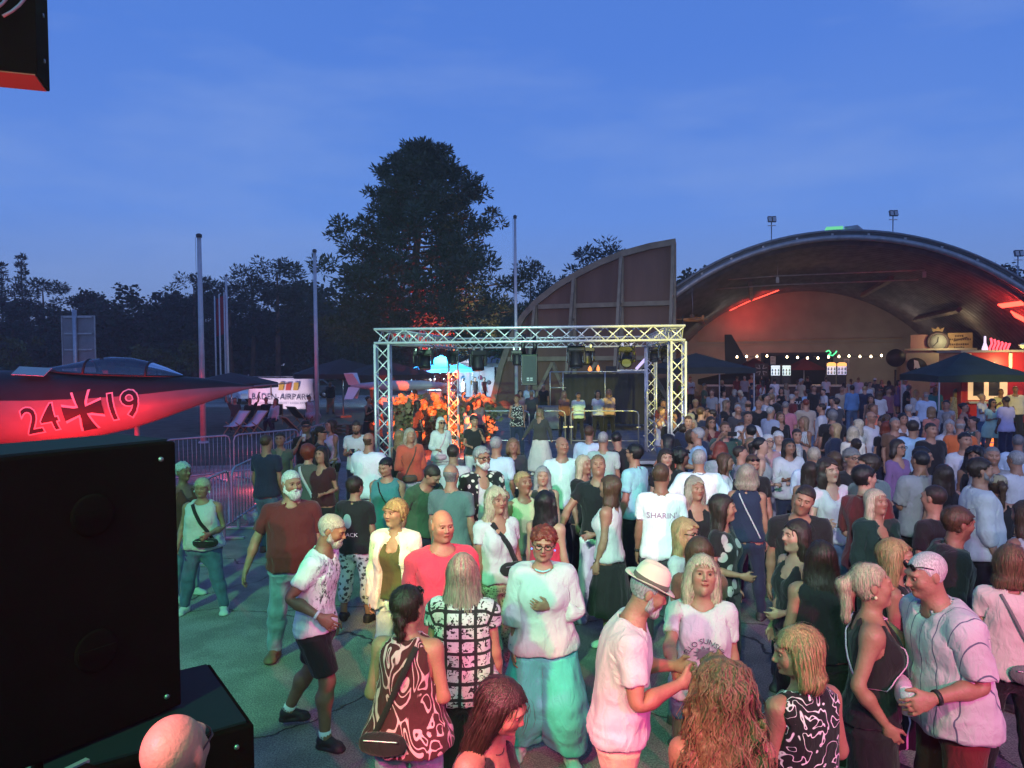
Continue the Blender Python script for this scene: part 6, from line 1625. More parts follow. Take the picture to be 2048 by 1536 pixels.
# ---------------------------------------------------------------- far tents, shrub
def glow_cloth(m):
 t = m.node_tree; b = t.nodes['Principled BSDF']; tr_ = t.nodes.new('ShaderNodeBsdfTranslucent'); tr_.inputs[0].default_value = b.inputs['Base Color'].default_value; mx_ = t.nodes.new('ShaderNodeMixShader'); mx_.inputs[0].default_value = .6; o_ = t.nodes['Material Output']; t.links.new(b.outputs[0], mx_.inputs[1]); t.links.new(tr_.outputs[0], mx_.inputs[2]); t.links.new(mx_.outputs[0], o_.inputs[0])
def popup_tent(label, x, ypeak, yeave, Y, half, cols, rz=0, lit=None):
 p = at_y(x, ypeak, Y); e_ = at_y(x, yeave, Y); o = empty('pop_up_tent', (p.x, Y, 0), rz, label, 'tent', 'pop-up tents'); zt, ze = p.z, e_.z
 vs = [(0, 0, zt)]; q = []
 pts = []
 for i in range(4):
  a, b = [(-half, -half), (half, -half), (half, half), (-half, half)][i], [(-half, -half), (half, -half), (half, half), (-half, half)][(i + 1) % 4]
  for k in range(6): t = k / 6; sag = .05 * math.sin(math.pi * t); pts.append((a[0] + (b[0] - a[0]) * t, a[1] + (b[1] - a[1]) * t, ze + sag))
 mid = [(x_ * .5, y_ * .5, ze + (zt - ze) * .46) for x_, y_, z_ in pts]; low = [(x_, y_, ze - .20) for x_, y_, z_ in pts]; n = 24
 vs = [(0, 0, zt)] + mid + pts + low
 fs = [(0, 1 + i, 1 + (i + 1) % n) for i in range(n)] + [(1 + r * n + i, 1 + (r + 1) * n + i, 1 + (r + 1) * n + (i + 1) % n, 1 + r * n + (i + 1) % n) for r in range(2) for i in range(n)]
 m = mat('tent_%.2f_%.2f' % (cols[0], cols[2]), cols, .75, noise=.2, nscale=1.5)
 if lit: glow_cloth(m)
 c = MB().add(vs, fs, False).build('canopy', m, o)
 if not lit: sm = c.modifiers.new('t', 'SOLIDIFY'); sm.thickness = .012
 for sx in (-1, 1):
  for sy in (-1, 1): MB().box((sx * (half - .05), sy * (half - .05), ze / 2), (.045, .045, ze)).build('leg', M_galv, o)
 for sy in (-1, 1): MB().bar((-half, sy * (half - .04), ze - .1), (half, sy * (half - .04), ze - .1), .03).build('eave_bar', M_galv, o)
 return o
popup_tent('dark pop-up tent beside the hangar door, left of the bar', 1392, 706, 736, 30.5, 1.75, (.022, .028, .030), .12)
popup_tent('dark green pop-up tent near the red food stall', 1928, 704, 750, 25.5, 1.5, (.020, .042, .036), -.10)
popup_tent('bright blue lit tent far behind the gantry', 882, 710, 738, 47, 1.8, (.05, .35, .75), .2, True); popup_tent('small white tent beyond the blue one', 958, 706, 727, 56, 1.5, (.6, .6, .66), .1, True); popup_tent('white gabled tent beside the brown door base', 985, 712, 728, 50, 1.3, (.55, .55, .62), .3)
wl = at_y(952, 720, 53); o = empty('tent_wall', (wl.x, 53, 0), 0, 'pale printed tent side wall behind seated guests', 'tent'); MB().box((0, 0, 1.3), (2.6, .04, 2.1)).build('panel', mat('tent_wall_pale', (.6, .6, .6), .7), o)
for k, c in enumerate(((.1, .3, .5), (.5, .25, .05), (.4, .05, .1), (.1, .1, .12))): MB().lathe([(0, 0), (.17, 0), (.14, .01), (0, .01)], (-.9 + .6 * k, -.035, 1.6 - .35 * (k % 2)), 10, 'y').build('print', mat('wall_print%d' % k, c, .7), o)
ct = at_y(872, 790, 46); o = empty('serving_counter', (ct.x, 45.6, 0), .2, 'white lit counter under the blue tent', 'counter'); MB().box((0, 0, .5), (2.2, .6, 1.0)).build('front', mat('counter_white', (.75, .78, .8), .5), o); MB().box((0, 0, 1.03), (2.4, .75, .05)).build('top', mat('counter_white', (.75, .78, .8), .5), o)
for k in range(5): MB().lathe([(0, 0), (.05, 0), (.05, .2), (.02, .26), (.02, .33), (0, .33)], (-.9 + .45 * k, 0, 1.06), 8).build('bottle', mat('bottle%d' % (k % 3), ((.1, .3, .6), (.5, .5, .55), (.1, .35, .15))[k % 3], .2), o)
rng = np.random.RandomState(77); sb = at_y(886, 850, 25.2); o = empty('round_shrub', (sb.x, 25.2, 0), 0, 'round shrub speckled with orange projected light', 'shrub')
link('foliage', leaf_mesh('foliage', [((rng.uniform(-1.5, 1.5), rng.randn() * .45, .2 + 1.25 * rng.rand()), .42, 120, .16) for _ in range(95)], mat('shrub_leaf', (.34, .30, .16), .6, noise=.4, nscale=2), rng), o)
st_ = MB(); [st_.tube([(0, 0, 0), (.5 * math.cos(a), .4 * math.sin(a), .9)], .025, 5) for a in np.linspace(0, 6, 8)]; st_.build('stem', M_bark, o)

# ---------------------------------------------------------------- floodlights, model plane
for x, y, Y, lb in ((1543, 440, 66, 'floodlight on a thin mast over the left hangar shoulder'), (1786, 428, 66, 'floodlight on a thin mast above the hangar crown, right of the vent'), (2036, 508, 62, 'floodlight mast at the hangar far shoulder by the tree')):
 p = at_y(x, y, Y); o = empty('floodlight_mast', (p.x, Y, 0), 0, lb, 'floodlight', 'floodlight masts'); MB().tube([(0, 0, 0), (0, 0, p.z)], [.10, .05], 8).build('mast', M_galv, o)
 MB().box((0, -.05, p.z - .5), (.7, .1, .06)).build('crossarm', M_galv, o)
 for s in (-1, 1): hd = MB().box((s * .19, -.1, p.z + .05), (.33, .22, .5), Matrix.Rotation(R_(-18), 3, 'X')).build('lamp_head', mat('lamp_case', (.12, .12, .13), .5), o); MB().box((s * .19, -.22, p.z + .03), (.27, .02, .40), Matrix.Rotation(R_(-18), 3, 'X')).build('glass', mat('flood_glass', (.45, .48, .5), .1), hd)
p = at_y(1386, 640, 33.6); o = empty('model_plane', p, R_(25), 'small orange propeller plane hanging at the arch edge', 'model plane'); mo_ = mat('orange_paint', (.55, .18, .03), .4)
MB().lathe([(0, -.55), (.07, -.5), (.10, -.2), (.09, .2), (.03, .6), (0, .62)], (0, 0, 0), 10, 'x').build('fuselage', mo_, o); MB().box((-.2, 0, .06), (.28, 1.5, .03)).build('wing', mo_, o); MB().box((.52, 0, .03), (.16, .5, .02)).build('tailplane', mo_, o); MB().prism([(.44, .03), (.62, .03), (.62, .22), (.52, .22)], .02).build('fin', mo_, o); MB().box((-.58, 0, 0), (.02, .04, .38)).build('propeller', M_blk, o); MB().tube([(0, 0, .08), (.1, .2, 1.5)], .006, 4).build('wire', M_galv, o)

# ---------------------------------------------------------------- bar under the arch
def hp(x, y, ly): v = hplane(x, y, ly); return HM @ v
b0, b1 = hp(1412, 752, 9.0), hp(1778, 756, 9.0)
bar = empty('bar_counter', HC0, R_(HA), 'long bar counter with a pale top under the arch', 'bar')
l0, l1 = hplane(1412, 752, 9.0), hplane(1778, 756, 9.0)
MB().box(((l0.x + l1.x) / 2, 9.2, 1.16), (l1.x - l0.x, .7, .10)).build('counter_top', mat('pale_top', (.50, .47, .43), .5), bar)
for i in range(14): MB().box((l0.x + (l1.x - l0.x) * (i + .5) / 14, 9.2, .55), ((l1.x - l0.x) / 14 - .02, .55, 1.1)).build('front_panel', mat('bar_front', (.06, .045, .045), .7), bar)
def lit_box(label, x, y, ly, w, h, col, es, name='drinks_fridge', zb=1.0):
 v = hplane(x, y, ly); W = HM @ Vector((v.x, ly, 0)); o = empty(name, W, R_(HA), label, 'fridge', 'lit drinks fridges behind the bar')
 zc_ = v.z; MB().box((0, .3, zc_), (w + .08, .55, h + .1)).build('cabinet', M_blk, o); MB().box((0, .0, zc_), (w, .03, h)).build('glass_door', mat('fridge_%.2f%.2f' % (col[0], es), (.7, .75, .8), .3, emit=col, estr=es), o)
 for k in range(3): MB().box((0, -.02, zc_ - h / 2 + h * (k + .5) / 3), (w, .012, .012)).build('shelf', M_blk, o)
 for k in range(6): MB().lathe([(0, 0), (.035, 0), (.035, .14), (.014, .18), (0, .18)], (-w * .35 + w * .35 * (k % 3), -.03, zc_ - h / 2 + .04 + (h / 3) * (k // 3)), 7).build('bottle', mat('fridge_bottle%d' % (k % 3), ((.15, .25, .5), (.4, .35, .2), (.1, .3, .15))[k % 3], .3), o)
 MB().box((0, .3, (zc_ - h / 2) / 2), (w, .5, zc_ - h / 2)).build('plinth', M_blk, o)
lit_box('glowing fridge under the tall menu card', 1551, 741, 11, .52, .62, (.75, .9, 1), 1.0); lit_box('glowing fridge right next to the one under the menu card', 1573, 741, 11, .48, .62, (.75, 1, .95), .9); lit_box('fridge with orange header, nearer the doorway centre', 1663, 738, 11, .5, .7, (.7, .75, 1), .6); lit_box('fridge with orange header beside the green sign', 1684, 738, 11, .5, .7, (.6, .6, 1), .6)
M_org = mat('orange_header', (.9, .45, .1), .5, emit=(1, .5, .15), estr=1.2)
for x, lb in ((1663, 'orange lit header over the centre fridge'), (1684, 'orange lit header over the fridge by the green sign')):
 v = hplane(x, 729, 10.8); o = empty('lit_header', HM @ Vector((v.x, 10.8, v.z)), R_(HA), lb, 'sign'); MB().prism([(-.26, -.10), (.26, -.10), (.26, .06), (.14, .13), (-.14, .13), (-.26, .06)], .1).build('panel', M_org, o)
v = hplane(1662, 706, 22); gs_ = empty('green_neon', HM @ Vector((v.x, 22, v.z)), R_(HA), 'small green neon squiggle in the dark doorway', 'sign'); MB().tube([(-.35, 0, .1), (-.15, 0, .2), (.0, 0, .0), (-.2, 0, -.1), (.1, 0, -.2), (.3, 0, 0), (.4, 0, .15)], .045, 6).build('tube', mat('green_neon', (.1, .9, .3), .5, emit=(.1, 1, .35), estr=2), gs_)
for x, y, lb in ((1546, 722, 'white menu card hanging over the fridges'), (1693, 728, 'white menu card by the orange headers')): v = hplane(x, y, 11.5); o = empty('menu_card', HM @ Vector((v.x, 11.5, v.z)), R_(HA), lb, 'sign'); MB().box((0, 0, 0), (.3, .03, .62)).build('card', mat('menu_white', (.55, .52, .48), .6), o); [MB().box((0, -.02, -.22 + .09 * k), (.22, .004, .03)).build('print_line', M_ink, o) for k in range(6)]
# string of bulbs
bulbs_px = [(1474, 714), (1493, 713), (1514, 713), (1534, 712), (1574, 714), (1595, 715), (1615, 716), (1636, 716), (1657, 714), (1678, 713), (1698, 712), (1720, 713), (1742, 713), (1763, 711)]
pts = [hplane(x, y - 3, 8.2) for x, y in bulbs_px]; cst = empty('string_lights', HC0, R_(HA), 'string of warm bulbs looping across the hangar bar', 'string lights')
wire = []
for a_, b_ in zip(pts, pts[1:]): wire += [a_, (a_ + b_) / 2 - Vector((0, 0, .12))]
MB().tube(wire + [pts[-1]], .012, 5).build('cable', M_blk, cst)
M_bulb = mat('warm_bulb', (1, .85, .6), .4, emit=(1, .74, .42), estr=14)
bme = MB().lathe([(0, -.09), (.05, -.06), (.06, -.02), (.035, .03), (.025, .06)], n=10).mesh('bulb', M_bulb)
for q in pts: b = link('bulb', bme, cst); b.location = q - Vector((0, 0, .07))
# red parasols and flag behind the bar
for x, lb in ((1508, 'dark red parasol behind the bar by the tail fin'), (1608, 'dark red parasol behind the bar before the doorway')):
 v = hplane(x, 716, 13); W = HM @ Vector((v.x, 13, 0)); o = empty('bar_parasol', W, 0, lb, 'parasol'); vs = [(0, 0, v.z)] + [(1.5 * math.cos(a), 1.5 * math.sin(a), v.z - .75) for a in [k * math.pi / 4 for k in range(8)]]; c = MB().add(vs, [(0, 1 + k, 1 + (k + 1) % 8) for k in range(8)]).build('canopy', mat('parasol_red', (.16, .025, .03), .8), o); sm = c.modifiers.new('t', 'SOLIDIFY'); sm.thickness = .012; MB().tube([(0, 0, 0), (0, 0, v.z)], .03, 6).build('pole', M_galv, o)
v = hplane(1523, 740, 10.6); o = empty('cross_emblem', HM @ Vector((v.x, 10.6, v.z)), R_(HA), 'dark cross emblem with pale edges behind the bar', 'sign')
o2 = link('cross_edge', flat(cross_poly(.32, .10, .17)), o); o2.data.materials.append(mat('emblem_grey', (.40, .36, .34), .6)); o2.rotation_euler = (R_(90), 0, 0); o2 = link('cross', flat(cross_poly(.321, .06, .12)), o); o2.data.materials.append(M_mb); o2.rotation_euler = (R_(90), 0, 0); o2.location = (0, -.01, 0); MB().box((0, .06, 0), (.8, .04, .8)).build('board', mat('emblem_board', (.07, .05, .05), .7), o); MB().tube([(0, .09, -.4), (0, .09, -v.z)], .03, 6).build('post', M_galv, o)
fx = hplane(1478, 745, 20); o = empty('aircraft_tail', HM @ Vector((fx.x, 20, 0)), R_(HA), 'dark aircraft tail fin standing inside the hangar', 'aircraft'); MB().prism([(-1.0, .8), (1.3, .8), (.9, 2.0), (-.55, 4.6), (-1.05, 4.6), (-1.0, 2.2)], .18).build('fin', M_jd, o, .03); MB().lathe([(.2, -3), (.55, -1.5), (.7, .3), (.6, 1.6), (.0, 1.7)], (0, 0, 1.05), 14, 'x').build('tail_cone', M_jd, o)
# stage container with signs, right of the doorway
v0, v1 = hplane(1812, 740, 11.5), hplane(1948, 740, 11.5); sx = empty('sign_kiosk', HC0, R_(HA), 'pale kiosk with clock emblem and wooden notice beside the doorway', 'kiosk'); cx_, w_ = (v0.x + v1.x) / 2, v1.x - v0.x; zt_ = hplane(1870, 668, 11.5).z; zm_ = hplane(1870, 700, 11.5).z
M_kw = mat('kiosk_wall', (.44, .37, .27), .8, noise=.2, nscale=1.5)
MB().box((cx_, 13.0, zm_ / 2), (w_, 3, zm_)).build('kiosk_wall', M_kw, sx); MB().box((cx_, 11.42, zm_ + .04), (w_ + .2, .25, .12)).build('ledge', mat('ledge_cream', (.5, .45, .33), .7), sx)
MB().box((v0.x + w_ * .80, 11.6, (zt_ + zm_) / 2 + .05), (w_ * .36, .06, zt_ - zm_)).build('notice_board', mat('notice_wood', (.46, .31, .15), .75, noise=.2, nscale=6), sx); MB().box((v0.x + w_ * .20, 11.6, (zt_ + zm_) / 2), (w_ * .26, .06, zt_ - zm_ - .05)).build('pink_board', mat('pink_board', (.52, .30, .24), .7), sx)
for k in range(2): MB().box((v0.x + w_ * .375, 11.6, zm_ + .18 + .36 * k), (w_ * .07, .05, .28)).build('tile', mat('tile_pink', (.5, .2, .2), .7), sx)
M_nl = mat('notice_letter', (.09, .05, .03), .7)
for z, nl in ((zt_ - .14, 4), (zt_ - .34, 11), (zm_ + .32, 9), (zm_ + .13, 5)):
 for k in range(nl): MB().box((v0.x + w_ * .80 + (k - nl / 2) * .115, 11.555, z), (.075 + .02 * (k % 2), .01, .10 + .03 * (k % 3 == 0))).build('faded_letter', M_nl, sx)
MB().bar((v0.x + w_ * .70, 11.54, zm_ + .52), (v0.x + w_ * .90, 11.54, zm_ + .72), .03, .09).build('arrow_stroke', M_nl, sx)
ck = MB(); ck.lathe([(.0, 0), (.62, 0), (.62, .10), (.46, .14), (.46, .10), (0, .10)], (0, 0, 0), 26, 'y'); ck.v = [(v[0], -v[1], v[2]) for v in ck.v]; co = ck.build('clock_rim', mat('clock_rim', (.10, .075, .07), .5), sx); co.location = (v0.x + w_ * .47, 11.55, (zt_ + zm_) / 2)
fo = MB(); fo.lathe([(0, -.125), (.45, -.125), (.45, -.10)], (0, 0, 0), 24, 'y'); fo.build('clock_face', mat('clock_face', (.42, .45, .38), .6), co); MB().box((-.02, -.14, .14), (.06, .01, .32), Matrix.Rotation(R_(8), 3, 'Y')).build('clock_hand', M_mb, co); MB().box((-.13, -.14, -.10), (.05, .01, .36), Matrix.Rotation(R_(40), 3, 'Y')).build('clock_hand', M_mb, co); MB().prism([(-.26, .62), (-.34, .86), (-.12, .76), (0, .92), (.12, .76), (.34, .86), (.26, .62)], .08).build('crown_emblem', mat('crown_gold', (.38, .26, .12), .5), co)
em = MB().lathe([(0, 0), (.5, 0), (.5, .03), (0, .03)], (0, 0, 0), 20, 'y').build('oval_emblem', M_mb, sx); em.location = (v0.x + w_ * .16, 11.40, zm_ - .95); em.scale = (1.15, 1, .95); em.rotation_euler = (0, R_(30), 0); MB().prism([(-.30, .25), (-.10, .30), (.30, -.15), (.22, -.28), (.0, -.10), (-.05, -.25), (-.15, .0)], .02, c=(0, -.02, 0)).build('bird', M_mw, em)
for k in range(3): MB().box((v0.x + w_ * .52, 11.46, zm_ - .80 - .09 * k), (w_ * .24, .02, .04)).build('print_line', mat('line_grey', (.12, .14, .15), .7), sx)
dk_ = hplane(1792, 716, 11.0); o = empty('black_disc', HM @ Vector((dk_.x, 11.0, dk_.z)), R_(HA), 'big round black disc beside the pale kiosk', 'disc'); MB().lathe([(0, 0), (.52, 0), (.54, .1), (.52, .3), (0, .3)], (0, 0, 0), 26, 'y').build('drum', M_blk, o); MB().tube([(0, .15, -.7), (0, .15, -dk_.z)], .06, 8).build('post', M_blk, o)
# red food stall with a neon bottle sign
f0 = at_y(1962, 760, 25.5); tr = empty('food_truck', (f0.x, 26.6, 0), R_(-12), 'red food stall with lit hatch at the picture edge', 'food truck')
M_red = mat('stall_red', (.42, .018, .022), .4, noise=.15, nscale=2); M_cream = mat('stall_cream', (.75, .72, .45), .5)
MB().box((2.3, 1.2, 1.75), (4.6, 2.3, 2.5)).build('body', M_red, tr, .03); MB().box((2.3, 1.2, .25), (4.4, 2.0, .5)).build('chassis', M_blk, tr); MB().box((2.3, 1.1, 3.03), (4.75, 2.5, .08)).build('roof', mat('stall_roof', (.28, .24, .2), .5), tr)
MB().box((.85, .03, 1.72), (1.25, .04, .85)).build('hatch_opening', mat('hatch_glow', (.3, .2, .15), .6, emit=(1, .62, .3), estr=.8), tr); MB().box((.85, -.12, 1.22), (1.4, .35, .06)).build('hatch_shelf', M_galv, tr)
for k in range(2): MB().box((.55 + .5 * k, .0, 1.72), (.34, .02, .55)).build('hatch_pane', M_blk, tr)
MB().box((3.1, .035, 2.05), (1.9, .03, 1.1)).build('sign_panel', mat('panel_red', (.55, .02, .03), .4), tr)
for dx_, dz_, w2, h2 in ((0, .56, 1.95, .06), (0, -.56, 1.95, .06), (-.97, 0, .06, 1.18), (.97, 0, .06, 1.18)): MB().box((3.1 + dx_, .01, 2.05 + dz_), (w2, .03, h2)).build('panel_frame', M_cream, tr)
for s in (.25, 1.55): MB().box((s, .0, 2.5), (.10, .05, .9)).build('trim_strip', M_cream, tr)
for k in range(4): MB().lathe([(.03, 0), (.12, .10), (.14, .14), (.02, .2)], (1.9 + .6 * k, -.1, 3.10), 12).build('roof_lamp', M_cream, tr)
for xx in (.9, 3.7): MB().lathe([(.1, -.1), (.33, -.1), (.35, 0), (.33, .1), (.1, .1)], (xx, .1, .35), 16, 'y').build('wheel', mat('tyre', (.015, .015, .015), .85), tr)
nsn = at_y(1976, 694, 26.8); o = empty('neon_sign', nsn, R_(-12), 'glowing red neon lettering with a white bottle above the stall', 'sign'); M_neon = mat('neon_red', (1, .1, .12), .4, emit=(1, .07, .09), estr=3.0)
MB().lathe([(0, -.45), (.09, -.45), (.10, -.05), (.04, .15), (.035, .38), (0, .40)], (-.10, 0, 0), 12).build('bottle', mat('neon_white', (.9, .8, .9), .4, emit=(1, .75, .9), estr=1.0), o)
for k in range(6): MB().tube([(.08 + .115 * k, 0, -.32 + .03 * (k % 2)), (.05 + .115 * k, -.02, -.05), (.12 + .115 * k, -.02, .12), (.09 + .115 * k, 0, .32 - .045 * k)], .035, 6).build('neon_stroke', M_neon, o)
for xx in (.0, .35, .8): MB().tube([(xx, .03, -.35), (xx, .03, -.75)], .025, 6).build('bracket', M_cream, o)
for k, (x, y) in enumerate(((1966, 880), (1986, 884), (2003, 886))):
 p = at_z(x, y + 8, 0); o = empty('lit_cone', (p.x, p.y, 0), 0, ('orange glowing cone nearest the mint dress', 'orange glowing cone in the middle of three by the mint dress', 'orange glowing cone farthest from the crowd, by the stall')[k], 'cone'); MB().lathe([(.0, .26), (.02, .26), (.09, .03), (.13, .03), (.13, 0), (0, 0)], n=12).build('shell', mat('cone_glow', (.9, .2, .05), .5, emit=(1, .17, .03), estr=2.2), o); MB().lathe([(.075, .10), (.066, .13)], n=12).build('band', M_mw, o)
# ---------------------------------------------------------------- lamps the place has: stage rig behind the camera, floodlights on the site
def spot(name, loc, target, energy, col, deg, blend=.5, r=.08, gobo=None):
 d = bpy.data.lights.new(name, 'SPOT'); d.energy = energy; d.color = col; d.spot_size = R_(deg); d.spot_blend = blend; d.shadow_soft_size = r
 o = bpy.data.objects.new(name, d); COL.objects.link(o); o.location = loc; o.rotation_euler = (Vector(target) - Vector(loc)).to_track_quat('-Z', 'Y').to_euler(); return o
def point(name, loc, energy, col, r=.15):
 d = bpy.data.lights.new(name, 'POINT'); d.energy = energy; d.color = col; d.shadow_soft_size = r; o = bpy.data.objects.new(name, d); COL.objects.link(o); o.location = loc; return o
GREEN, LAV, MAG, YEL, RED = (.42, 1, .58), (.62, .58, 1), (1, .10, .42), (1, .80, .28), (1, .04, .03)
# stage wash over the dance ground
spot('stage_wash_green', (-5, -4, 9.5), (-2.4, 6.0, 0), 7600, (.19, 1, .28), 50, .9, .3)
spot('stage_wash_green', (1.5, -3, 9.5), (.6, 6.5, 0), 1500, (.3, 1, .36), 40, .9, .3)
spot('stage_wash_mint', (1.0, -8, 8.5), (1.6, 13, 0), 2700, (.38, 1, .62), 38, .9, .3)
spot('stage_wash_lavender', (9, -7, 8.5), (7.0, 17, 0), 5600, (.52, .52, 1), 40, .9, .3)
spot('stage_wash_violet', (-3.0, -8, 8.5), (5.0, 24, 0), 15000, (.86, .80, 1), 36, .9, .3)
spot('stage_pink', (3.4, -1.2, 3.6), (2.0, 3.4, 1.25), 2000, (1, .025, .30), 52, .5, .10)
spot('stage_pink', (-.9, -.6, 4.2), (-.03, 2.9, 1.25), 2000, (1, .015, .15), 24, .5, .10)
spot('stage_pink', (-2.8, .4, 4.2), (-1.0, 2.2, 1.7), 2500, (1, .05, .28), 26, .5, .10)
p_ = at_z(795, 1075, 1.38); spot('stage_warm', (-.7, -.5, 6.4), p_, 4200, (1, .58, .10), 9, .5, .06)
p_ = at_z(880, 1110, 1.5); spot('stage_red', (1.8, -.6, 5.6), p_, 2200, (1, .04, .08), 8, .6, .06)
p_ = top(fr_); spot('stage_yellow', (2.2, -.8, 6.0), p_ - Vector((.3, 0, .4)), 24000, (1, .90, .05), 12, .8, .06)
p_ = at_y(900, 690, 14.6); spot('stage_mint_beam', (-2.2, -.8, 6.0), p_, 14000, (.40, 1, .55), 20, .9, .06)
p_ = at_y(2020, 790, 25); spot('stage_yellow', (3.4, -.8, 6.0), p_, 22000, (1, .80, .16), 8, .8, .06)
p_ = at_y(1180, 760, 29.5); spot('stage_yellow', (2.8, -.8, 6.0), p_, 1400, (1, .76, .2), 6, .8, .06)
spot('red_par_lamp', (-4.4, 4.6, 2.2), (-4.2, 6.3, 5.2), 400, RED, 50, .6, .06)
# red floodlights on the ground round the jet
jx = jet.matrix_world @ Vector((0, 0, 0)) if False else Vector(jet.location)
for dx_, e_ in ((-4.2, 950), (-6.2, 850), (-2.4, 170)):
 spot('jet_floodlight', (jx.x + dx_, JY - 1.9, .15), (jx.x + dx_, JY + .2, 1.7), e_, (1, .012, .012), 96, .7, .06)
g_ = at_z(500, 1000, 0); point('red_par_lamp', (g_.x - .3, g_.y + 1.2, .35), 26, (1, .10, .14), .08); g_ = at_z(430, 960, 0); point('red_par_lamp', (g_.x, g_.y + .8, .5), 22, (1, .12, .22), .08)
# tree uplights, tents, bar
spot('tree_uplight', (pb.x + 1.2, 42.5, .3), (pb.x + .4, 46, 7), 9000, (1, .05, .06), 60, .6); spot('tree_uplight', (pb.x + 3.4, 43, .3), (pb.x + 2.4, 46, 6), 3500, (1, .66, .36), 64, .6)
point('blue_tent_lamp', (ct.x + .3, 46.9, 2.0), 2200, (.45, .75, 1), .3); point('white_tent_lamp', (wl.x, 54.5, 2.2), 160, (.9, .95, 1), .2)
spot('gobo_projector', (-1.2, 15.2, 2.55), (sb.x - .3, 25.2, .55), 34000, (1, .11, .012), 26, .25, .01)
gl_ = bpy.data.lights[-1] if False else bpy.data.objects['gobo_projector'].data; gl_.use_nodes = True; t_ = gl_.node_tree; em_ = t_.nodes['Emission']
tc_ = t_.nodes.new('ShaderNodeTexCoord'); vo_ = t_.nodes.new('ShaderNodeTexVoronoi'); vo_.inputs['Scale'].default_value = 26; mr_ = t_.nodes.new('ShaderNodeMapRange'); mr_.inputs[1].default_value = .54; mr_.inputs[2].default_value = .46; mr_.inputs[3].default_value = 0; mr_.inputs[4].default_value = 1
t_.links.new(tc_.outputs['Normal'], vo_.inputs[0]); t_.links.new(vo_.outputs['Distance'], mr_.inputs[0]); t_.links.new(mr_.outputs[0], em_.inputs['Strength'])
hpnt = lambda x, y, z: HM @ Vector((x, y, z))
point('bar_lamp', hpnt(-4.2, 21.5, 2.6), 160, (1, .88, .72), .3); point('bar_lamp', hpnt(5.2, 21.5, 2.6), 130, (1, .88, .72), .3); point('bar_lamp', hpnt(0, 9.6, 2.6), 60, (1, .62, .40), .3)
[point('red_arch_lamp', HM @ (q_ + Vector((-q_.x, 0, -(q_.z - ZC))).normalized() * .9), e_, RED, .15) for q_, e_ in zip(RED_AT, (90, 70, 50, 120, 90))]; point('red_arch_lamp', hpnt(-9.6, 3.5, 2.2), 120, RED, .2); point('red_arch_lamp', hpnt(9.6, 3.4, 3.6), 200, RED, .2)
point('kiosk_lamp', hpnt(cx_ + .2, 10.4, zm_ + .6), 70, (1, .80, .45), .1)
point('stall_lamp', (f0.x + 1.2, 25.6, 2.6), 70, (1, .75, .3), .1)
point('hatch_lamp', (f0.x + .9, 26.2, 2.1), 20, (1, .6, .3), .1)

spot('banner_lamp', (bl_.x + 1.5, 37.6, .3), (bl_.x + 1.9, 41, 1.2), 420, (1, .75, .88), 80, .6)
spot('banner_lamp', (bl_.x + .2, 38.6, .3), (bl_.x + .2, 41, 1.0), 120, (1, .1, .3), 60, .6)
# ---------------------------------------------------------------- thin stage haze over the whole site
hz_ = MB().box((0, 150, 9.5), (604, 430, 21)).build('haze', None); hz_['kind'] = 'stuff'; hm_ = bpy.data.materials.new('haze'); hm_.use_nodes = True; t_ = hm_.node_tree; t_.nodes.remove(t_.nodes['Principled BSDF'])
pv_ = t_.nodes.new('ShaderNodeVolumePrincipled'); pv_.inputs['Color'].default_value = (.85, .82, .88, 1); pv_.inputs['Density'].default_value = .0013; pv_.inputs['Anisotropy'].default_value = .15; t_.links.new(pv_.outputs[0], t_.nodes['Material Output'].inputs['Volume']); hz_.data.materials.append(hm_)
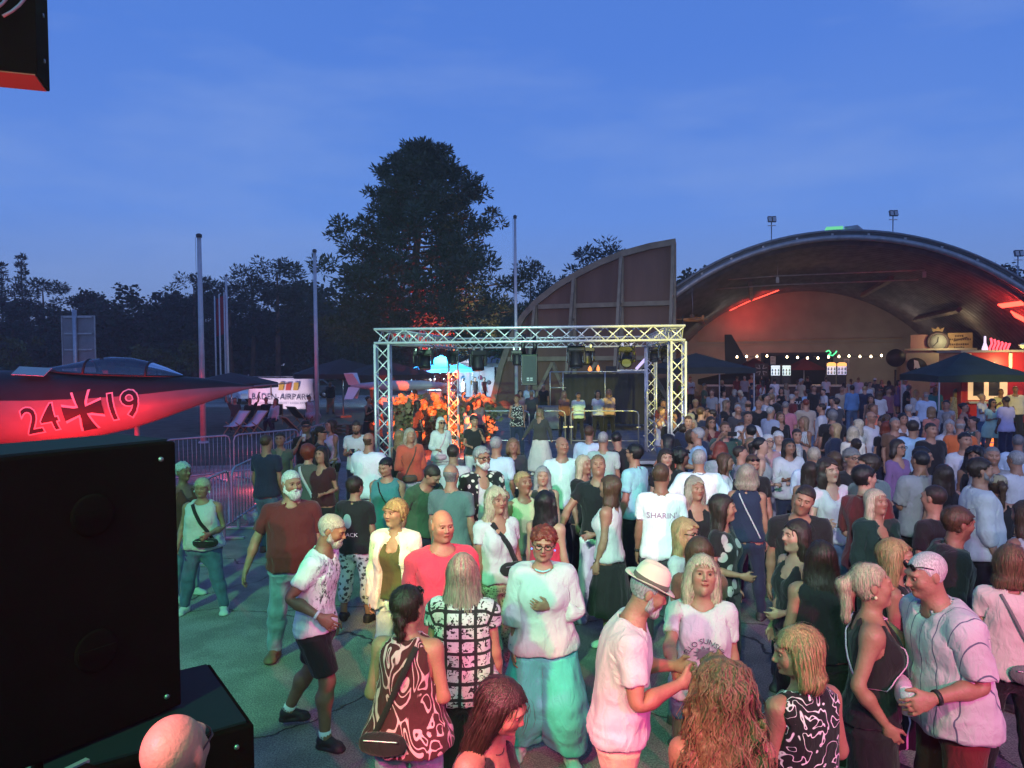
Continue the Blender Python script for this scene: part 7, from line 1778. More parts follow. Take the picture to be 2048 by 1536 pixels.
# ---------------------------------------------------------------- things people wear and hold
def rest_surface_y(ctx, x, z, back=False):
 fs = [g[5] for g in ctx['gs'] if g[5] is not None]; y = np.linspace(.40, 0, 161)
 n = len(x); P = np.zeros((n * 161, 3), np.float32); P[:, 0] = np.repeat(x, 161); P[:, 2] = np.repeat(z, 161); P[:, 1] = np.tile(y if back else -y, n)
 f = np.min([g(P) for g in fs], axis=0).reshape(n, 161); k = (f < 0).argmax(1); return np.where((f < 0).any(1), (y if back else -y)[k], 0)
def worn(ctx, Vr, Q, m, nm, root, mode='body', smooth=True):
 B = ctx['B']; V = skin(Vr.astype(np.float32), weights(B, Vr.astype(np.float32), mode), ctx['M'], ctx['mo']) * ctx['sc']; V[:, 2] -= ctx['allz']
 return link(nm, np_mesh(nm, V, Q, m, smooth, rest=Vr), root)
def sling(label, col, side=1, bag='front', w=.016, pouch=True, low=.97):
 """cross-body bag: strap over one shoulder, pouch at the other hip"""
 def go(ctx):
  B = ctx['B']; k = B.k; r0 = ctx['root']; o = empty('shoulder_bag', r0.location, ctx['yaw'], label, 'bag', 'bags worn across the body')
  S, Hh = (side * .075, 1.47 * k), (-side * .15, low * k); n = 22; path = []
  for j in range(2):
   t = np.linspace(0, 1, n) if j == 0 else np.linspace(1, 0, n)
   x = S[0] + (Hh[0] - S[0]) * t; z = S[1] + (Hh[1] - S[1]) * t; y = rest_surface_y(ctx, x, z, j == 1) + (.007 if j else -.007)
   path += list(zip(x, y, z))
  P = np.array(path); d = np.array([S[1] - Hh[1], 0, -(S[0] - Hh[0])]); d = d / np.linalg.norm(d); d = np.array([d[0], 0, d[2]])
  m_ = len(P); nrm = np.array([[0, -1, 0]] * n + [[0, 1, 0]] * n)
  V = np.concatenate([P - d * w, P + d * w, P + d * w + nrm * .006, P - d * w + nrm * .006]); i = np.arange(m_); j = (i + 1) % m_
  Q = np.concatenate([np.stack([a * m_ + i, a * m_ + j, b * m_ + j, b * m_ + i], 1) for a, b in ((0, 1), (1, 2), (2, 3), (3, 0))])
  worn(ctx, V, Q.astype(np.int32), cloth_mat(rgb(col)), 'strap', o)
  if pouch:
   cx, cz = Hh[0] * .55, Hh[1] - .01; yb = bag == 'back'; cy = float(rest_surface_y(ctx, np.array([cx]), np.array([cz]), yb)[0]) + (.035 if yb else -.035)
   V, Q = surface_nets(lambda p: smax(ell(p, (cx, cy, cz), (.13, .045, .085)), np.abs(p[:, 2] - cz) - .062, .03) + .004 * vnoise(p * 30), (cx - .2, cy - .1, cz - .14), (cx + .2, cy + .1, cz + .14), .012 if ctx['lod'] == 0 else .02)
   worn(ctx, V, Q, cloth_mat(rgb(col)), 'pouch', o, 'rigid:pelvis')
   V, Q = surface_nets(lambda p: rcone(p, (cx - .09, cy - (.04 if not yb else -.04), cz + .035), (cx + .09, cy - (.04 if not yb else -.04), cz + .035), .005, .005), (cx - .14, cy - .08, cz + .02), (cx + .14, cy + .08, cz + .07), .004 if ctx['lod'] == 0 else .008)
   if len(Q): worn(ctx, V, Q, M_clamp, 'zip', o, 'rigid:pelvis')
 return go
def printed(text, size, z, col, back=False, x0=0, lines=1, arc=0):
 def go(ctx):
  k = ctx['B'].k
  for i, tx in enumerate(text.split('|')):
   me = text_mesh(tx, size if i == 0 else size * .8, None, extrude=0); n = len(me.vertices); co = np.zeros(n * 3); me.vertices.foreach_get('co', co); co = co.reshape(-1, 3)
   fs = [list(p.vertices) for p in me.polygons]; bpy.data.meshes.remove(me)
   X, Z = co[:, 0], co[:, 1]
   if arc:
    a = X / arc; X, Z = np.sin(a) * (arc + Z), np.cos(a) * (arc + Z) - arc
   X = X + x0; Z = Z + z * k - i * size * 1.15; Xr = -X if back else X
   Y = rest_surface_y(ctx, Xr, Z, back) + (.012 if back else -.012)
   V = np.stack([Xr, Y, Z], 1).astype(np.float32); Vp = skin(V, weights(ctx['B'], V), ctx['M'], ctx['mo']) * ctx['sc']; Vp[:, 2] -= ctx['allz']
   m2 = bpy.data.meshes.new('shirt_print'); m2.from_pydata([tuple(map(float, v)) for v in Vp], [], fs); m2.materials.append(mat('print_%.2f%.2f' % col[:2], col, .8)); link('shirt_print', m2, ctx['root'])
 return go
def printed_shape(poly_list, z, col, back=False):
 def go(ctx):
  k = ctx['B'].k
  for poly in poly_list:
   X = np.array([p[0] for p in poly]); Z = np.array([p[1] for p in poly]) + z * k; Xr = -X if back else X
   Y = rest_surface_y(ctx, Xr, Z, back) + (.013 if back else -.013); V = np.stack([Xr, Y, Z], 1).astype(np.float32); Vp = skin(V, weights(ctx['B'], V), ctx['M'], ctx['mo']) * ctx['sc']; Vp[:, 2] -= ctx['allz']
   m2 = bpy.data.meshes.new('shirt_print'); m2.from_pydata([tuple(map(float, v)) for v in Vp], [], [list(range(len(Vp)))]); m2.materials.append(mat('print_%.2f%.2f' % col[:2], col, .8)); link('shirt_print', m2, ctx['root'])
 return go
def grip(ctx, s):
 B = ctx['B']; N = V3(math.cos(R_(30)), 0, math.sin(R_(30))) ; p = B.wr + (B.ad * .105 - N * .042 + V3(0, -.005, 0)) * B.k; return ctx['to_world']('hd' + s, p * V3(1 if s == 'L' else -1, 1, 1))
M_cup = None
def cup(label, s='R', col=(.75, .78, .8), h=.13):
 def go(ctx):
  p = grip(ctx, s); o = empty('drinking_cup', p - Vector((0, 0, h / 2)), 0, label, 'cup', 'cups held by guests')
  MB().lathe([(.0, 0), (.030, 0), (.041, h), (.038, h), (.028, .006), (0, .006)], n=14).build('cup_wall', mat('clear_plastic_cup', (.8, .82, .84), .12, alpha=.42, spec=.7), o)
  MB().lathe([(.0, .008), (.027, .008), (.034, h * .55), (0, h * .55)], n=12).build('drink', mat('drink_%.2f' % col[0], col, .2), o)
 return go
def phone(label, s='R', both=False):
 def go(ctx):
  p = grip(ctx, s)
  if both: p = (grip(ctx, 'L') + grip(ctx, 'R')) / 2
  o = empty('mobile_phone', p, ctx['yaw'], label, 'phone'); R = Matrix.Rotation(R_(8 if both else -50), 3, 'X'); d = (.155, .010, .075) if both else (.075, .010, .155)
  MB().box((0, 0, 0), d, R).build('case', M_blk, o, .003); MB().box(R @ Vector((0, .007 if both or True else 0, 0)), (d[0] - .01, .002, d[2] - .01), R).build('screen', mat('phone_screen', (.2, .22, .25), .2, emit=(.7, .8, 1), estr=.35), o)
 return go
def wristband(s, col, t=.90):
 def go(ctx):
  B = ctx['B']; sg = V3(1 if s == 'L' else -1, 1, 1); a = B.el + (B.wr - B.el) * (t - .04); b = B.el + (B.wr - B.el) * (t + .04)
  mb = MB(); mb.tube([Vector(map(float, a * sg)), Vector(map(float, b * sg))], [B.r['wr'] + .008] * 2, 14); rigid(ctx, mb, 'wristband', 'fa' + s, mat('band_%.2f_%.2f' % (col[0], col[2]), col, .5))
 return go
def necklace(col, r=.0045, drop=.035):
 def go(ctx):
  B = ctx['B']; k = B.k; rr = .064 if ctx['sex'] == 'f' else .07; pts = [(rr * math.cos(a), .012 + rr * 1.02 * math.sin(a) - .012 * max(0, -math.sin(a)), 1.492 * k - drop * max(0, -math.sin(a)) * 1.0 + .012 * max(0, math.sin(a))) for a in [2 * math.pi * i / 24 for i in range(25)]]
  mb = MB(); mb.tube(pts, r, 6, False); V = np.array(mb.v, np.float32); rigid(ctx, mb, 'necklace', 'chest', mat('bead_%.2f_%.2f' % (col[0], col[2]), col, .35))
 return go
def earrings(col, r=.012, em=0):
 def go(ctx):
  B = ctx['B']
  for s in (-1, 1):
   mb = MB(); mb.lathe([(.0, -r), (r * .8, -r * .5), (r, 0), (r * .8, r * .5), (0, r)], (s * .082, .004, B.hz - .045), 8); rigid(ctx, mb, 'earring', 'head', mat('earring_%.2f_%.2f' % (col[0], col[2]), col, .3, emit=col if em else None, estr=em))
 return go
def socks(col):
 def go(ctx):
  B = ctx['B']
  for s in (1, -1):
   mb = MB(); a = B.an * V3(s, 1, 1); mb.tube([Vector(map(float, a + V3(0, 0, -.01))), Vector(map(float, a + V3(0, 0, .05)))], [B.r['an'] + .008] * 2, 12); rigid(ctx, mb, 'sock', 'sn' + ('L' if s > 0 else 'R'), mat('sock_%.2f' % col[0], col, .9))
 return go
stride = dict(legL=(14, 4, 8), legR=(-10, 4, 8)); stride2 = dict(legL=(-10, 4, 10), legR=(14, 4, 6)); wide_ = dict(legL=(4, 9, 4), legR=(2, 9, 3))
sit = dict(legL=(78, 8, 80), legR=(74, 8, 78), lean=-14)
P = person
# ---------------------------------------------------------------- nearest people
P('bald person in dark shirt with glasses, close beside the black loudspeakers', 345, 1425, 1.86, 150, hair=None, skin_='a', top=('tee', 'black'), bot=('chinos', 'black'), glasses='clear', lod=0, head=(25, 5, 0))
P('person with braided dark hair in swirl-patterned halter top, seen from behind', 815, 1168, 1.66, 172, 'f', 'b', ('braid', 'dark'), ('halter', (.055, .014, .018), 'swirl', (.52, .33, .36)), ('jeans', 'ldenim'), 'white', L='waist', R='waist', hat='shades', head=(-12, 0, 0), extra=[sling('black bag hanging at the hip of the braided-hair person', 'black', -1, 'back')])
P('person with long grey-blond hair in black and white tile-print blouse, seen from behind', 925, 1105, 1.68, 176, 'f', 'b', ('long', 'ash'), ('cap', 'white', 'tiles', (.02, .02, .022)), ('wide', 'black'), 'black', L='relaxed', R='relaxed', bulk=1.08)
P('young person with long dark hair bathed in pink light at the bottom edge', 1012, 1356, 1.60, 62, 'f', 'b', ('long', 'dark'), ('tank', 'black'), ('jeans', 'navy'), head=(8, -14, 0), bend=10, extra=[necklace((.04, .03, .03), .002)])
P('person with spiky red hair in white zip blouse and turquoise balloon trousers', 1088, 1052, 1.70, -4, 'f', 'b', ('spiky', 'red'), ('blouse', 'white'), ('balloon', 'turq'), 'white', glasses='clear', lod=0, L='chest', R='relaxed', head=(0, -8, 4), legL=(6, 6, 4), legR=(-3, 5, 2), bulk=1.03, extra=[necklace((.25, .55, .55), .006, .02), earrings((.2, .35, 1), .008, .8), wristband('R', (.1, .4, .35)), wristband('L', (.2, .35, .3), .84), socks((.7, .7, .7))])
P('person in straw-coloured fedora and white shirt clapping while leaning forward', 1305, 1105, 1.80, 82, 'm', 'b', ('crop', 'grey'), ('tee', 'white'), ('chinos', 'beige'), 'brown', hat='fedora', L='clap', R='clap', bend=16, head=(6, -10, 0), beard=(.004, 'grey'), bulk=1.06, belly=.03)
P('smiling person in white HELLO SUNSHINE shirt with shoulder-length blond hair', 1405, 1110, 1.67, -8, 'f', 'b', ('mid', 'pale'), ('vtee', 'white'), ('hot', 'denim'), 'white', L='relaxed', R='reach', head=(4, 12, 3), extra=[printed('HELLO SUNSHINE', .046, 1.295, (.08, .09, .11), arc=.105), printed_shape([[(.07 * math.cos(a) * (.6 if i % 2 else 1), .055 * math.sin(a) * (.6 if i % 2 else 1)) for i, a in enumerate(np.linspace(0, 6.28, 23)[:-1])]], 1.21, (.14, .15, .17)), earrings((.6, .5, .3), .008)])
P('person with big wavy hair tinted pink, seen from behind at the bottom edge', 1442, 1308, 1.69, 178, 'f', 'b', ('curly', 'light'), ('tank', 'coral'), ('jeans', 'denim'), lod=0)
P('person in black sleeveless top with white squiggles and bobbed hair', 1592, 1252, 1.66, -158, 'f', 'b', ('bob', 'blond'), ('sleeveless', 'black', 'squiggle', (.72, .70, .72)), ('wide', 'black'), head=(62, -8, 0), L='relaxed', R='waist')
P('person with pale ponytail in black tank top turned to the white-shirted person', 1742, 1126, 1.72, 68, 'f', 'b', ('ponytail', 'pale'), ('tank', 'black'), ('wide', 'black'), head=(12, 4, 0), L='reach', R=((.25, -.25, -.9), (-.1, .5, -.75)), bulk=1.05, extra=[sling('pink belt bag across the black tank top', (.62, .36, .55), 1, 'front', .024, low=1.12), earrings((.6, .5, .3), .01)])
P('person in white striped shirt with sunglasses on grey hair, leaning to talk', 1848, 1102, 1.84, -86, 'm', 'b', ('crop', 'white'), ('shirt', 'white', 'pinstripe', (.10, .12, .18), 1.3), ('chinos', 'maroon'), 'brown', hat='shades', L=((.14, .10, -1), (.05, 1, .12)), R='relaxed', bend=18, head=(0, 2, 0), bulk=1.12, belly=.04, extra=[cup('clear cup held out by the person in white striped shirt', 'L', (.5, .45, .3)), wristband('L', (.02, .02, .02))])
P('blond person in black outfit with white cords behind the ponytailed one', 1792, 1078, 1.66, 62, 'f', 'b', ('mid', 'blond'), ('dress', 'black', 'pinstripe', (.6, .6, .6)), None, 'black', L='relaxed', R='relaxed')
P('person in open black shirt over mint tank top looking aside', 1920, 1012, 1.80, 72, 'm', 'c', ('full', 'brown'), ('openshirt', 'black'), ('jeans', 'navy'), under=('tank', (.55, .72, .62)), L='waist', R='relaxed', head=(15, 2, 0), bend=10)
P('close-cropped person in black shirt seen from behind among the dancers', 1868, 968, 1.78, -150, 'm', 'b', ('crop', 'dark'), ('tee', 'black'), ('jeans', 'navy'))
P('person with light bobbed hair and glittering bag strap at the picture edge', 2022, 1088, 1.66, 160, 'f', 'b', ('bob', 'light'), ('scoop', 'offwhite'), ('slim', 'black'), L='relaxed', R='waist', extra=[sling('glittering strap bag across the white top', (.16, .18, .17), 1, 'back', .01)])
P('tall person in loose white shirt with sunglasses hooked at the collar', 1962, 915, 1.87, 72, 'm', 'b', ('full', 'dark'), ('rolled', 'white'), ('chinos', 'black'), L='waist', R='relaxed', bulk=1.12, belly=.04, beard=(.004, 'salt'))
P('person in white sleeveless top seen from behind at the picture edge', 2052, 1000, 1.70, -160, 'f', 'b', ('mid', 'brown'), ('shell', 'white'), ('jeans', 'navy'), L='relaxed', R='waist')
P('person with white beard in maroon polo shirt and light jeans', 583, 940, 1.86, 12, 'm', 'b', ('short', 'white'), ('polo', 'maroon'), ('jeans', 'ldenim'), 'brown', beard=(.030, 'white'), bulk=1.12, belly=.06, lod=0, L='relaxed', R=((.42, .10, -.9), (.30, .22, -.9)), head=(26, -4, 0), legL=(8, 4, 6), legR=(-6, 5, 6))
P('grey-bearded person in white splash-print shirt and black shorts in mid step', 668, 1027, 1.76, 84, 'm', 'c', ('short', 'grey'), ('tee', (.78, .76, .78), 'splash', (.07, .06, .07)), ('shorts', 'black'), 'black', beard=(.016, 'grey'), bend=14, lod=0, head=(2, -8, 0), L=((.16, .04, -1), (.1, .42, -.9)), R='drive', legL=(-14, 3, 12), legR=(16, 3, 14), bulk=1.05, extra=[wristband('R', (.6, .62, .64)), wristband('L', (.5, .45, .3)), socks((.7, .7, .7))])
P('person with short golden hair in pale open jacket lit by a warm beam', 790, 998, 1.68, -12, 'f', 'b', ('pixie', 'blond'), ('jacket', (.70, .68, .58)), ('slim', (.70, .70, .62)), 'white', under=('tank', (.075, .075, .03)), lod=0, L='relaxed', R='relaxed', head=(-24, 2, 0), extra=[necklace((.55, .45, .2), .003, .075)])
P('broad smiling person in bright pink-red shirt', 885, 1018, 1.78, 20, 'm', 'b', ('rim', 'grey'), ('tee', (.62, .05, .09)), ('jeans', 'denim'), bulk=1.24, belly=.06, lod=0, L='relaxed', R='relaxed', head=(6, -6, 0))
P('person with wavy pale hair, white shirt and black sling bag', 992, 975, 1.70, 28, 'f', 'b', ('wavy', 'pale'), ('scoop', 'white'), ('chinos', (.42, .36, .26), 'leopard', (.05, .04, .03), 2.0), 'white', lod=0, L='relaxed', R='relaxed', head=(6, 4, 0), bulk=1.06, extra=[sling('black sling bag over the white shirt of the wavy-haired person', 'black', -1, 'front', .022, low=1.05)])
P('slim person in olive sleeveless top with hair tied back', 1046, 942, 1.72, 22, 'f', 'c', ('bun', 'blond'), ('shell', 'sage'), ('slim', 'sage'), L='relaxed', R='relaxed', head=(8, 6, 0), extra=[earrings((.7, .65, .5), .012)])
P('person with dark curls in red-strapped top, seen from behind', 1092, 982, 1.64, 152, 'f', 'a', ('wavy', 'black'), ('tank', (.55, .03, .07)), ('wide', 'black'))
P('grey-bearded person with glasses in black floral shirt over white vest', 964, 893, 1.88, 24, 'm', 'b', ('full', 'grey'), ('openshirt', 'black', 'dots', (.62, .60, .50), .62), ('chinos', 'olive'), under=('tank', 'white'), beard=(.018, 'white'), glasses='clear', L='cup', R='relaxed', head=(10, -4, 0), extra=[])
P('bald person in grey-green shirt, seen from behind beside the floral shirt', 902, 926, 1.78, 164, 'm', 'b', ('rim', 'salt'), ('tee', 'slate'), ('jeans', 'denim'), bulk=1.08, L='relaxed', R='relaxed')
P('person in dark green shirt bowing forward next to the bald one', 868, 928, 1.78, 40, 'm', 'b', ('short', 'dark'), ('tee', 'green'), ('jeans', 'navy'), bend=26, head=(20, -14, 0), bulk=1.05, extra=[wristband('L', (.02, .02, .02))])
P('dark-haired person in white shirt, back turned, behind the bald one', 906, 888, 1.76, 172, 'm', 'b', ('short', 'dark'), ('longshirt', 'white'), ('jeans', 'navy'))
P('grey-haired person in pale blue shirt, back turned, beside the gantry deck', 992, 872, 1.80, 160, 'm', 'b', ('short', 'grey'), ('shirt', (.50, .62, .70)), ('jeans', 'navy'), bulk=1.08)
P('person with brown bob in buttoned charcoal shirt', 1026, 876, 1.66, 4, 'f', 'b', ('bob', 'light'), ('shirt', 'char'), ('slim', 'black'))
P('tall nearly bald person in pale henley shirt with raised fist', 1124, 872, 1.86, 6, 'm', 'b', ('rim', 'white'), ('tee', (.66, .74, .72)), ('jeans', 'navy'), L='relaxed', R='dance', head=(14, 2, 0))
P('person with long grey hair in dark dress, facing the stage', 1085, 932, 1.62, 2, 'f', 'a', ('long', 'grey'), ('dress', 'char'), None, 'black')
P('person with long platinum hair in black top beside the singing one', 1168, 910, 1.68, 42, 'f', 'b', ('long', 'pale'), ('fitted', 'black'), ('slim', 'black'))
P('person in black shirt and mint-white flared trousers singing', 1196, 908, 1.84, -4, 'm', 'b', ('crop', 'light'), ('fitted', 'black'), ('flared', (.74, .76, .74)), 'white', L='relaxed', R=((.55, .15, -.8), (.25, .55, -.6)), head=(0, 10, 0))
P('person in white tank top with brown hair and white clip, seen from the side', 1220, 950, 1.70, -112, 'f', 'b', ('mid', 'brown'), ('tank', 'white'), ('midi', 'black'), 'white', head=(-10, 6, 0), L='relaxed', R='waist', bulk=1.05)
P('dark-haired person with glasses in turquoise polo shirt', 1268, 887, 1.82, -128, 'm', 'b', ('full', 'black'), ('polo', (.30, .58, .62)), ('chinos', 'black'), glasses='clear', L='relaxed', R='relaxed', bulk=1.05)
P('grey-cropped person in sage shirt, back turned at the deck edge', 1206, 862, 1.82, 168, 'm', 'b', ('crop', 'grey'), ('tee', (.42, .50, .45)), ('jeans', 'denim'))
P('person in pale blue shirt at the deck edge, back turned', 1178, 850, 1.80, 160, 'm', 'b', ('short', 'brown'), ('shirt', (.55, .64, .74)), ('jeans', 'denim'))
P('person in black shirt stooping at the deck edge', 1232, 862, 1.80, 172, 'm', 'b', ('short', 'black'), ('tee', 'black'), ('jeans', 'navy'), bend=20, side=8)
P('person in white shirt printed SHARIN on the back', 1322, 925, 1.84, 172, 'm', 'c', ('short', 'brown'), ('tee', (.80, .78, .80)), ('chinos', 'char'), head=(-18, 0, 0), extra=[printed("SHARIN'", .078, 1.30, (.30, .18, .26), True), wristband('L', (.02, .02, .02))])
P('grey-haired person in white blazer, elbows out, back turned', 1398, 897, 1.80, 174, 'm', 'b', ('short', 'grey'), ('blazer', (.78, .80, .80)), ('chinos', 'lgrey'), L='hip', R='hip', bulk=1.08)
P('person with loose blond waves in black tank top, facing the stage', 1390, 954, 1.66, 8, 'f', 'b', ('wavy', 'ash'), ('tank', 'black'), ('slim', 'black'), head=(10, 4, 0))
P('person with very long dark hair in beaded black top', 1446, 988, 1.70, 58, 'f', 'b', ('long', 'dark'), ('fitted', 'black', 'dots', (.4, .4, .38), .35), ('wide', 'black'), extra=[earrings((.7, .7, .6), .01)], L='relaxed', R='waist', head=(15, 0, 0))
P('person with glasses and wavy blond hair behind the fedora', 1372, 1038, 1.60, 48, 'f', 'b', ('wavy', 'blond'), ('scoop', 'white'), ('jeans', 'denim'), glasses='clear')
P('person with dark brown hair, back turned, behind the HELLO SUNSHINE shirt', 1398, 1072, 1.58, 178, 'f', 'b', ('mid', 'brown'), ('scoop', 'brown'), ('jeans', 'navy'))
P('person with blond bob in sleeveless navy top and white bag strap', 1494, 928, 1.70, 158, 'f', 'b', ('bob', 'ash'), ('shell', 'navy'), ('slim', 'navy'), extra=[sling('thin white bag strap over the navy top', 'white', 1, 'back', .007, pouch=False)], L='waist', R='relaxed')
P('person with straight dark hair in black top, in profile', 1592, 1038, 1.68, -76, 'f', 'a', ('long', 'dark'), ('tank', 'black'), ('slim', 'black'), L='waist', R='relaxed')
P('broad person with long dark hair in black shirt, seen from behind', 1642, 1080, 1.62, 178, 'f', 'b', ('long', 'dark'), ('shell', 'black'), ('slim', 'black'), bulk=1.15, L='waist', R='relaxed')
P('person in black shirt shouting with head tilted', 1612, 970, 1.82, -18, 'm', 'b', ('short', 'dark'), ('tee', 'black'), ('jeans', 'navy'), bend=14, head=(-10, 4, 14), bulk=1.08)
P('person with long platinum hair in dark leather jacket', 1752, 978, 1.66, 12, 'f', 'b', ('long', 'pale'), ('jacket', (.02, .03, .03)), ('slim', 'black'), under=('tank', 'black'), head=(6, 6, 0))
P('dark-haired person in slate-green shirt turned away, near the cup holder', 1736, 907, 1.84, -152, 'm', 'b', ('full', 'dark'), ('shirt', 'slate'), ('jeans', 'denim'), head=(38, 0, 0), bulk=1.12)
P('person with glasses and headband in black top lifting a dark cup', 1704, 896, 1.74, 8, 'f', 'b', ('pixie', 'salt'), ('fitted', 'black'), ('slim', 'black'), glasses='clear', R='cup', extra=[cup('dark cup lifted by the person in glasses and headband', 'R', (.03, .035, .04))])
P('muscular person in tight black shirt with cropped dark hair', 1846, 892, 1.83, 58, 'm', 'c', ('short', 'black'), ('scoop', 'black'), ('jeans', 'denim'), bulk=1.15, L='waist', R='relaxed', head=(10, -4, 0))
P('person with long dark hair, back turned, before the loose white shirt', 1886, 928, 1.68, 180, 'f', 'b', ('long', 'dark'), ('shell', 'black'), ('slim', 'black'))
P('person in khaki cap and black halter, back turned', 1994, 948, 1.68, 168, 'f', 'b', ('ponytail', 'brown'), ('tank', 'black'), ('slim', 'black'), hat='cap:khaki')
P('person with glasses in plum sweater', 1796, 878, 1.70, 22, 'f', 'b', ('bob', 'dark'), ('sweater', 'purple'), ('jeans', 'navy'), glasses='clear')
P('person in sky blue shirt, back turned, beside the plum sweater', 1826, 840, 1.80, 152, 'm', 'b', ('full', 'dark'), ('shirt', 'lblue'), ('jeans', 'denim'), bulk=1.08)
P('black-haired person in plain white shirt facing the stage', 1930, 864, 1.80, -4, 'm', 'b', ('short', 'black'), ('tee', 'white'), ('jeans', 'denim'), bulk=1.06)
P('person with long black curls beside the plain white shirt', 1950, 890, 1.68, -42, 'f', 'c', ('curly', 'black'), ('tank', 'black'), ('slim', 'black'))
P('person with grey crew cut behind the long black curls', 1985, 892, 1.78, -20, 'm', 'b', ('crop', 'salt'), ('tee', 'grey'), ('jeans', 'navy'))
P('person with glasses in white polo shirt, receding hair', 1742, 822, 1.80, 28, 'm', 'b', ('rim', 'grey'), ('polo', 'white'), ('jeans', 'denim'), glasses='clear', bulk=1.05)
P('bald person in brown shirt facing the stage', 1790, 834, 1.78, 2, 'm', 'b', ('crop', 'salt'), ('tee', 'brown'), ('jeans', 'navy'))
P('black-haired person in white top peeking over the sky blue shirt', 1806, 826, 1.70, -8, 'f', 'b', ('mid', 'black'), ('scoop', 'white'), ('jeans', 'navy'))
P('person with short dark hair in unbuttoned black shirt', 1862, 845, 1.80, 4, 'm', 'b', ('short', 'dark'), ('shirt', 'black'), ('jeans', 'navy'))
P('grey-haired person in black tank top, in profile', 1896, 824, 1.68, 62, 'f', 'c', ('bob', 'salt'), ('tank', 'black'), ('slim', 'black'))
P('bald person in orange shirt, back turned', 1920, 836, 1.80, 165, 'm', 'b', ('rim', 'grey'), ('tee', 'orange'), ('jeans', 'denim'), bulk=1.15)
P('person with dark bun in green floral top', 1946, 832, 1.66, -88, 'f', 'b', ('bun', 'black'), ('shell', 'dgreen', 'floral', (.5, .5, .35)), ('slim', 'black'))
P('person in short mint dress with dark hair, near the glowing cones', 1985, 797, 1.66, 2, 'f', 'b', ('mid', 'black'), ('shortdress', 'mint'), None, 'offwhite', L='read', R='read', glasses='sun')
P('person in pale lilac shirt beside the mint dress, back turned', 2012, 792, 1.78, -165, 'm', 'd', ('crop', 'black'), ('shirt', 'lav'), ('chinos', 'navy'))
P('heavy person in white shirt lit yellow at the stall', 2031, 772, 1.84, -20, 'm', 'b', ('crop', 'brown'), ('tee', 'offwhite'), ('jeans', 'navy'), bulk=1.25, belly=.06, R='waist')
P('person in white top lit yellow, second from the stall edge', 2002, 777, 1.74, -10, 'm', 'b', ('crop', 'brown'), ('tee', (.7, .66, .42)), ('jeans', 'navy'), R='cup')  # yellow light on the white top is painted into its cloth colour
P('person in white v-neck and jeans by the green tent leg', 1964, 787, 1.68, 34, 'f', 'b', ('bun', 'blond'), ('vtee', 'white'), ('jeans', 'denim'), L='read', R='read')
P('person in peach top and dark trousers at the tent corner', 1946, 764, 1.70, 48, 'f', 'c', ('ponytail', 'dark'), ('shell', (.60, .36, .24)), ('wide', 'black'), R='cup')
P('person in dark top at the picture edge beneath the stall', 2032, 900, 1.74, -170, 'm', 'b', ('short', 'grey'), ('tee', 'white'), ('jeans', 'navy'))
P('person in pale blue collar at the picture edge, head bowed', 2036, 868, 1.72, 150, 'm', 'b', ('crop', 'salt'), ('shirt', (.5, .6, .7)), ('jeans', 'navy'))
# ---------------------------------------------------------------- middle of the crowd
P('dark-haired person with bright face beside the truss pillar', 1332, 897, 1.70, 2, 'f', 'a', ('mid', 'dark'), ('scoop', 'black'), ('slim', 'black'))
P('person with dark frizzy hair in profile behind the white blazer', 1362, 895, 1.70, 88, 'f', 'd', ('fluffy', 'black'), ('scoop', 'black'), ('slim', 'black'))
P('person in navy striped top with red-brown hair, bending, back turned', 1440, 882, 1.68, 165, 'f', 'b', ('bob', (.10, .03, .02)) if False else ('bob', 'red'), ('tee', 'white', 'hstripe', (.02, .025, .05), 2.2), ('jeans', 'navy'), bend=16)
P('person with big brown tousled hair, back turned', 1382, 860, 1.70, 178, 'f', 'b', ('fluffy', 'brown'), ('scoop', 'char'), ('slim', 'black'))
P('blond person with soft face beside the front truss pillar', 1384, 838, 1.66, -18, 'f', 'b', ('mid', 'ash'), ('scoop', 'maroon'), ('slim', 'black'))
P('person in dark green shirt filming with a raised phone', 1450, 842, 1.80, 0, 'm', 'b', ('short', 'brown'), ('tee', 'dgreen'), ('jeans', 'navy'), L='phone', R='phone', bulk=1.08, extra=[phone('dark phone raised by the person in green shirt', 'R', True)])
P('person with glasses and dark straight hair in maroon cardigan', 1422, 833, 1.70, 8, 'f', 'b', ('mid', 'dark'), ('sweater', 'maroon'), ('slim', 'black'), glasses='clear')
P('person in white shirt with both hands at the mouth', 1496, 822, 1.82, -6, 'm', 'b', ('short', 'dark'), ('shirt', 'white'), ('chinos', 'navy'), L='mouth', R='mouth')
P('person in teal zigzag striped shirt', 1502, 874, 1.68, 2, 'f', 'b', ('ponytail', 'light'), ('tee', (.72, .74, .72), 'zigzag', (.12, .36, .40), 1.2), ('jeans', 'denim'), bulk=1.05)
P('person with sunglasses pushed up and black shirt, before the zigzag stripes', 1506, 908, 1.72, 4, 'm', 'b', ('short', 'brown'), ('tee', 'black'), ('jeans', 'navy'), hat='shades', head=(0, -10, 0))
P('white-haired person with glasses in rose blouse', 1537, 868, 1.64, 6, 'f', 'a', ('bob', 'white'), ('scoop', (.45, .25, .24)), ('slim', 'grey'), glasses='clear')
P('silver-haired smiling person in lilac top', 1557, 862, 1.66, -4, 'f', 'a', ('pixie', 'white'), ('vtee', 'lav'), ('slim', 'grey'))
P('person with long black hair in white tie-neck blouse', 1578, 877, 1.68, 4, 'f', 'c', ('long', 'black'), ('blouse', 'white'), ('slim', 'navy'), L='read', R='read')
P('dark-haired person drinking, beside the white tie-neck blouse', 1594, 857, 1.68, -10, 'f', 'b', ('bun', 'dark'), ('tank', 'black'), ('slim', 'black'), R='mouth', extra=[cup('small glass at the drinking person lips', 'R', (.5, .5, .5), .10)])
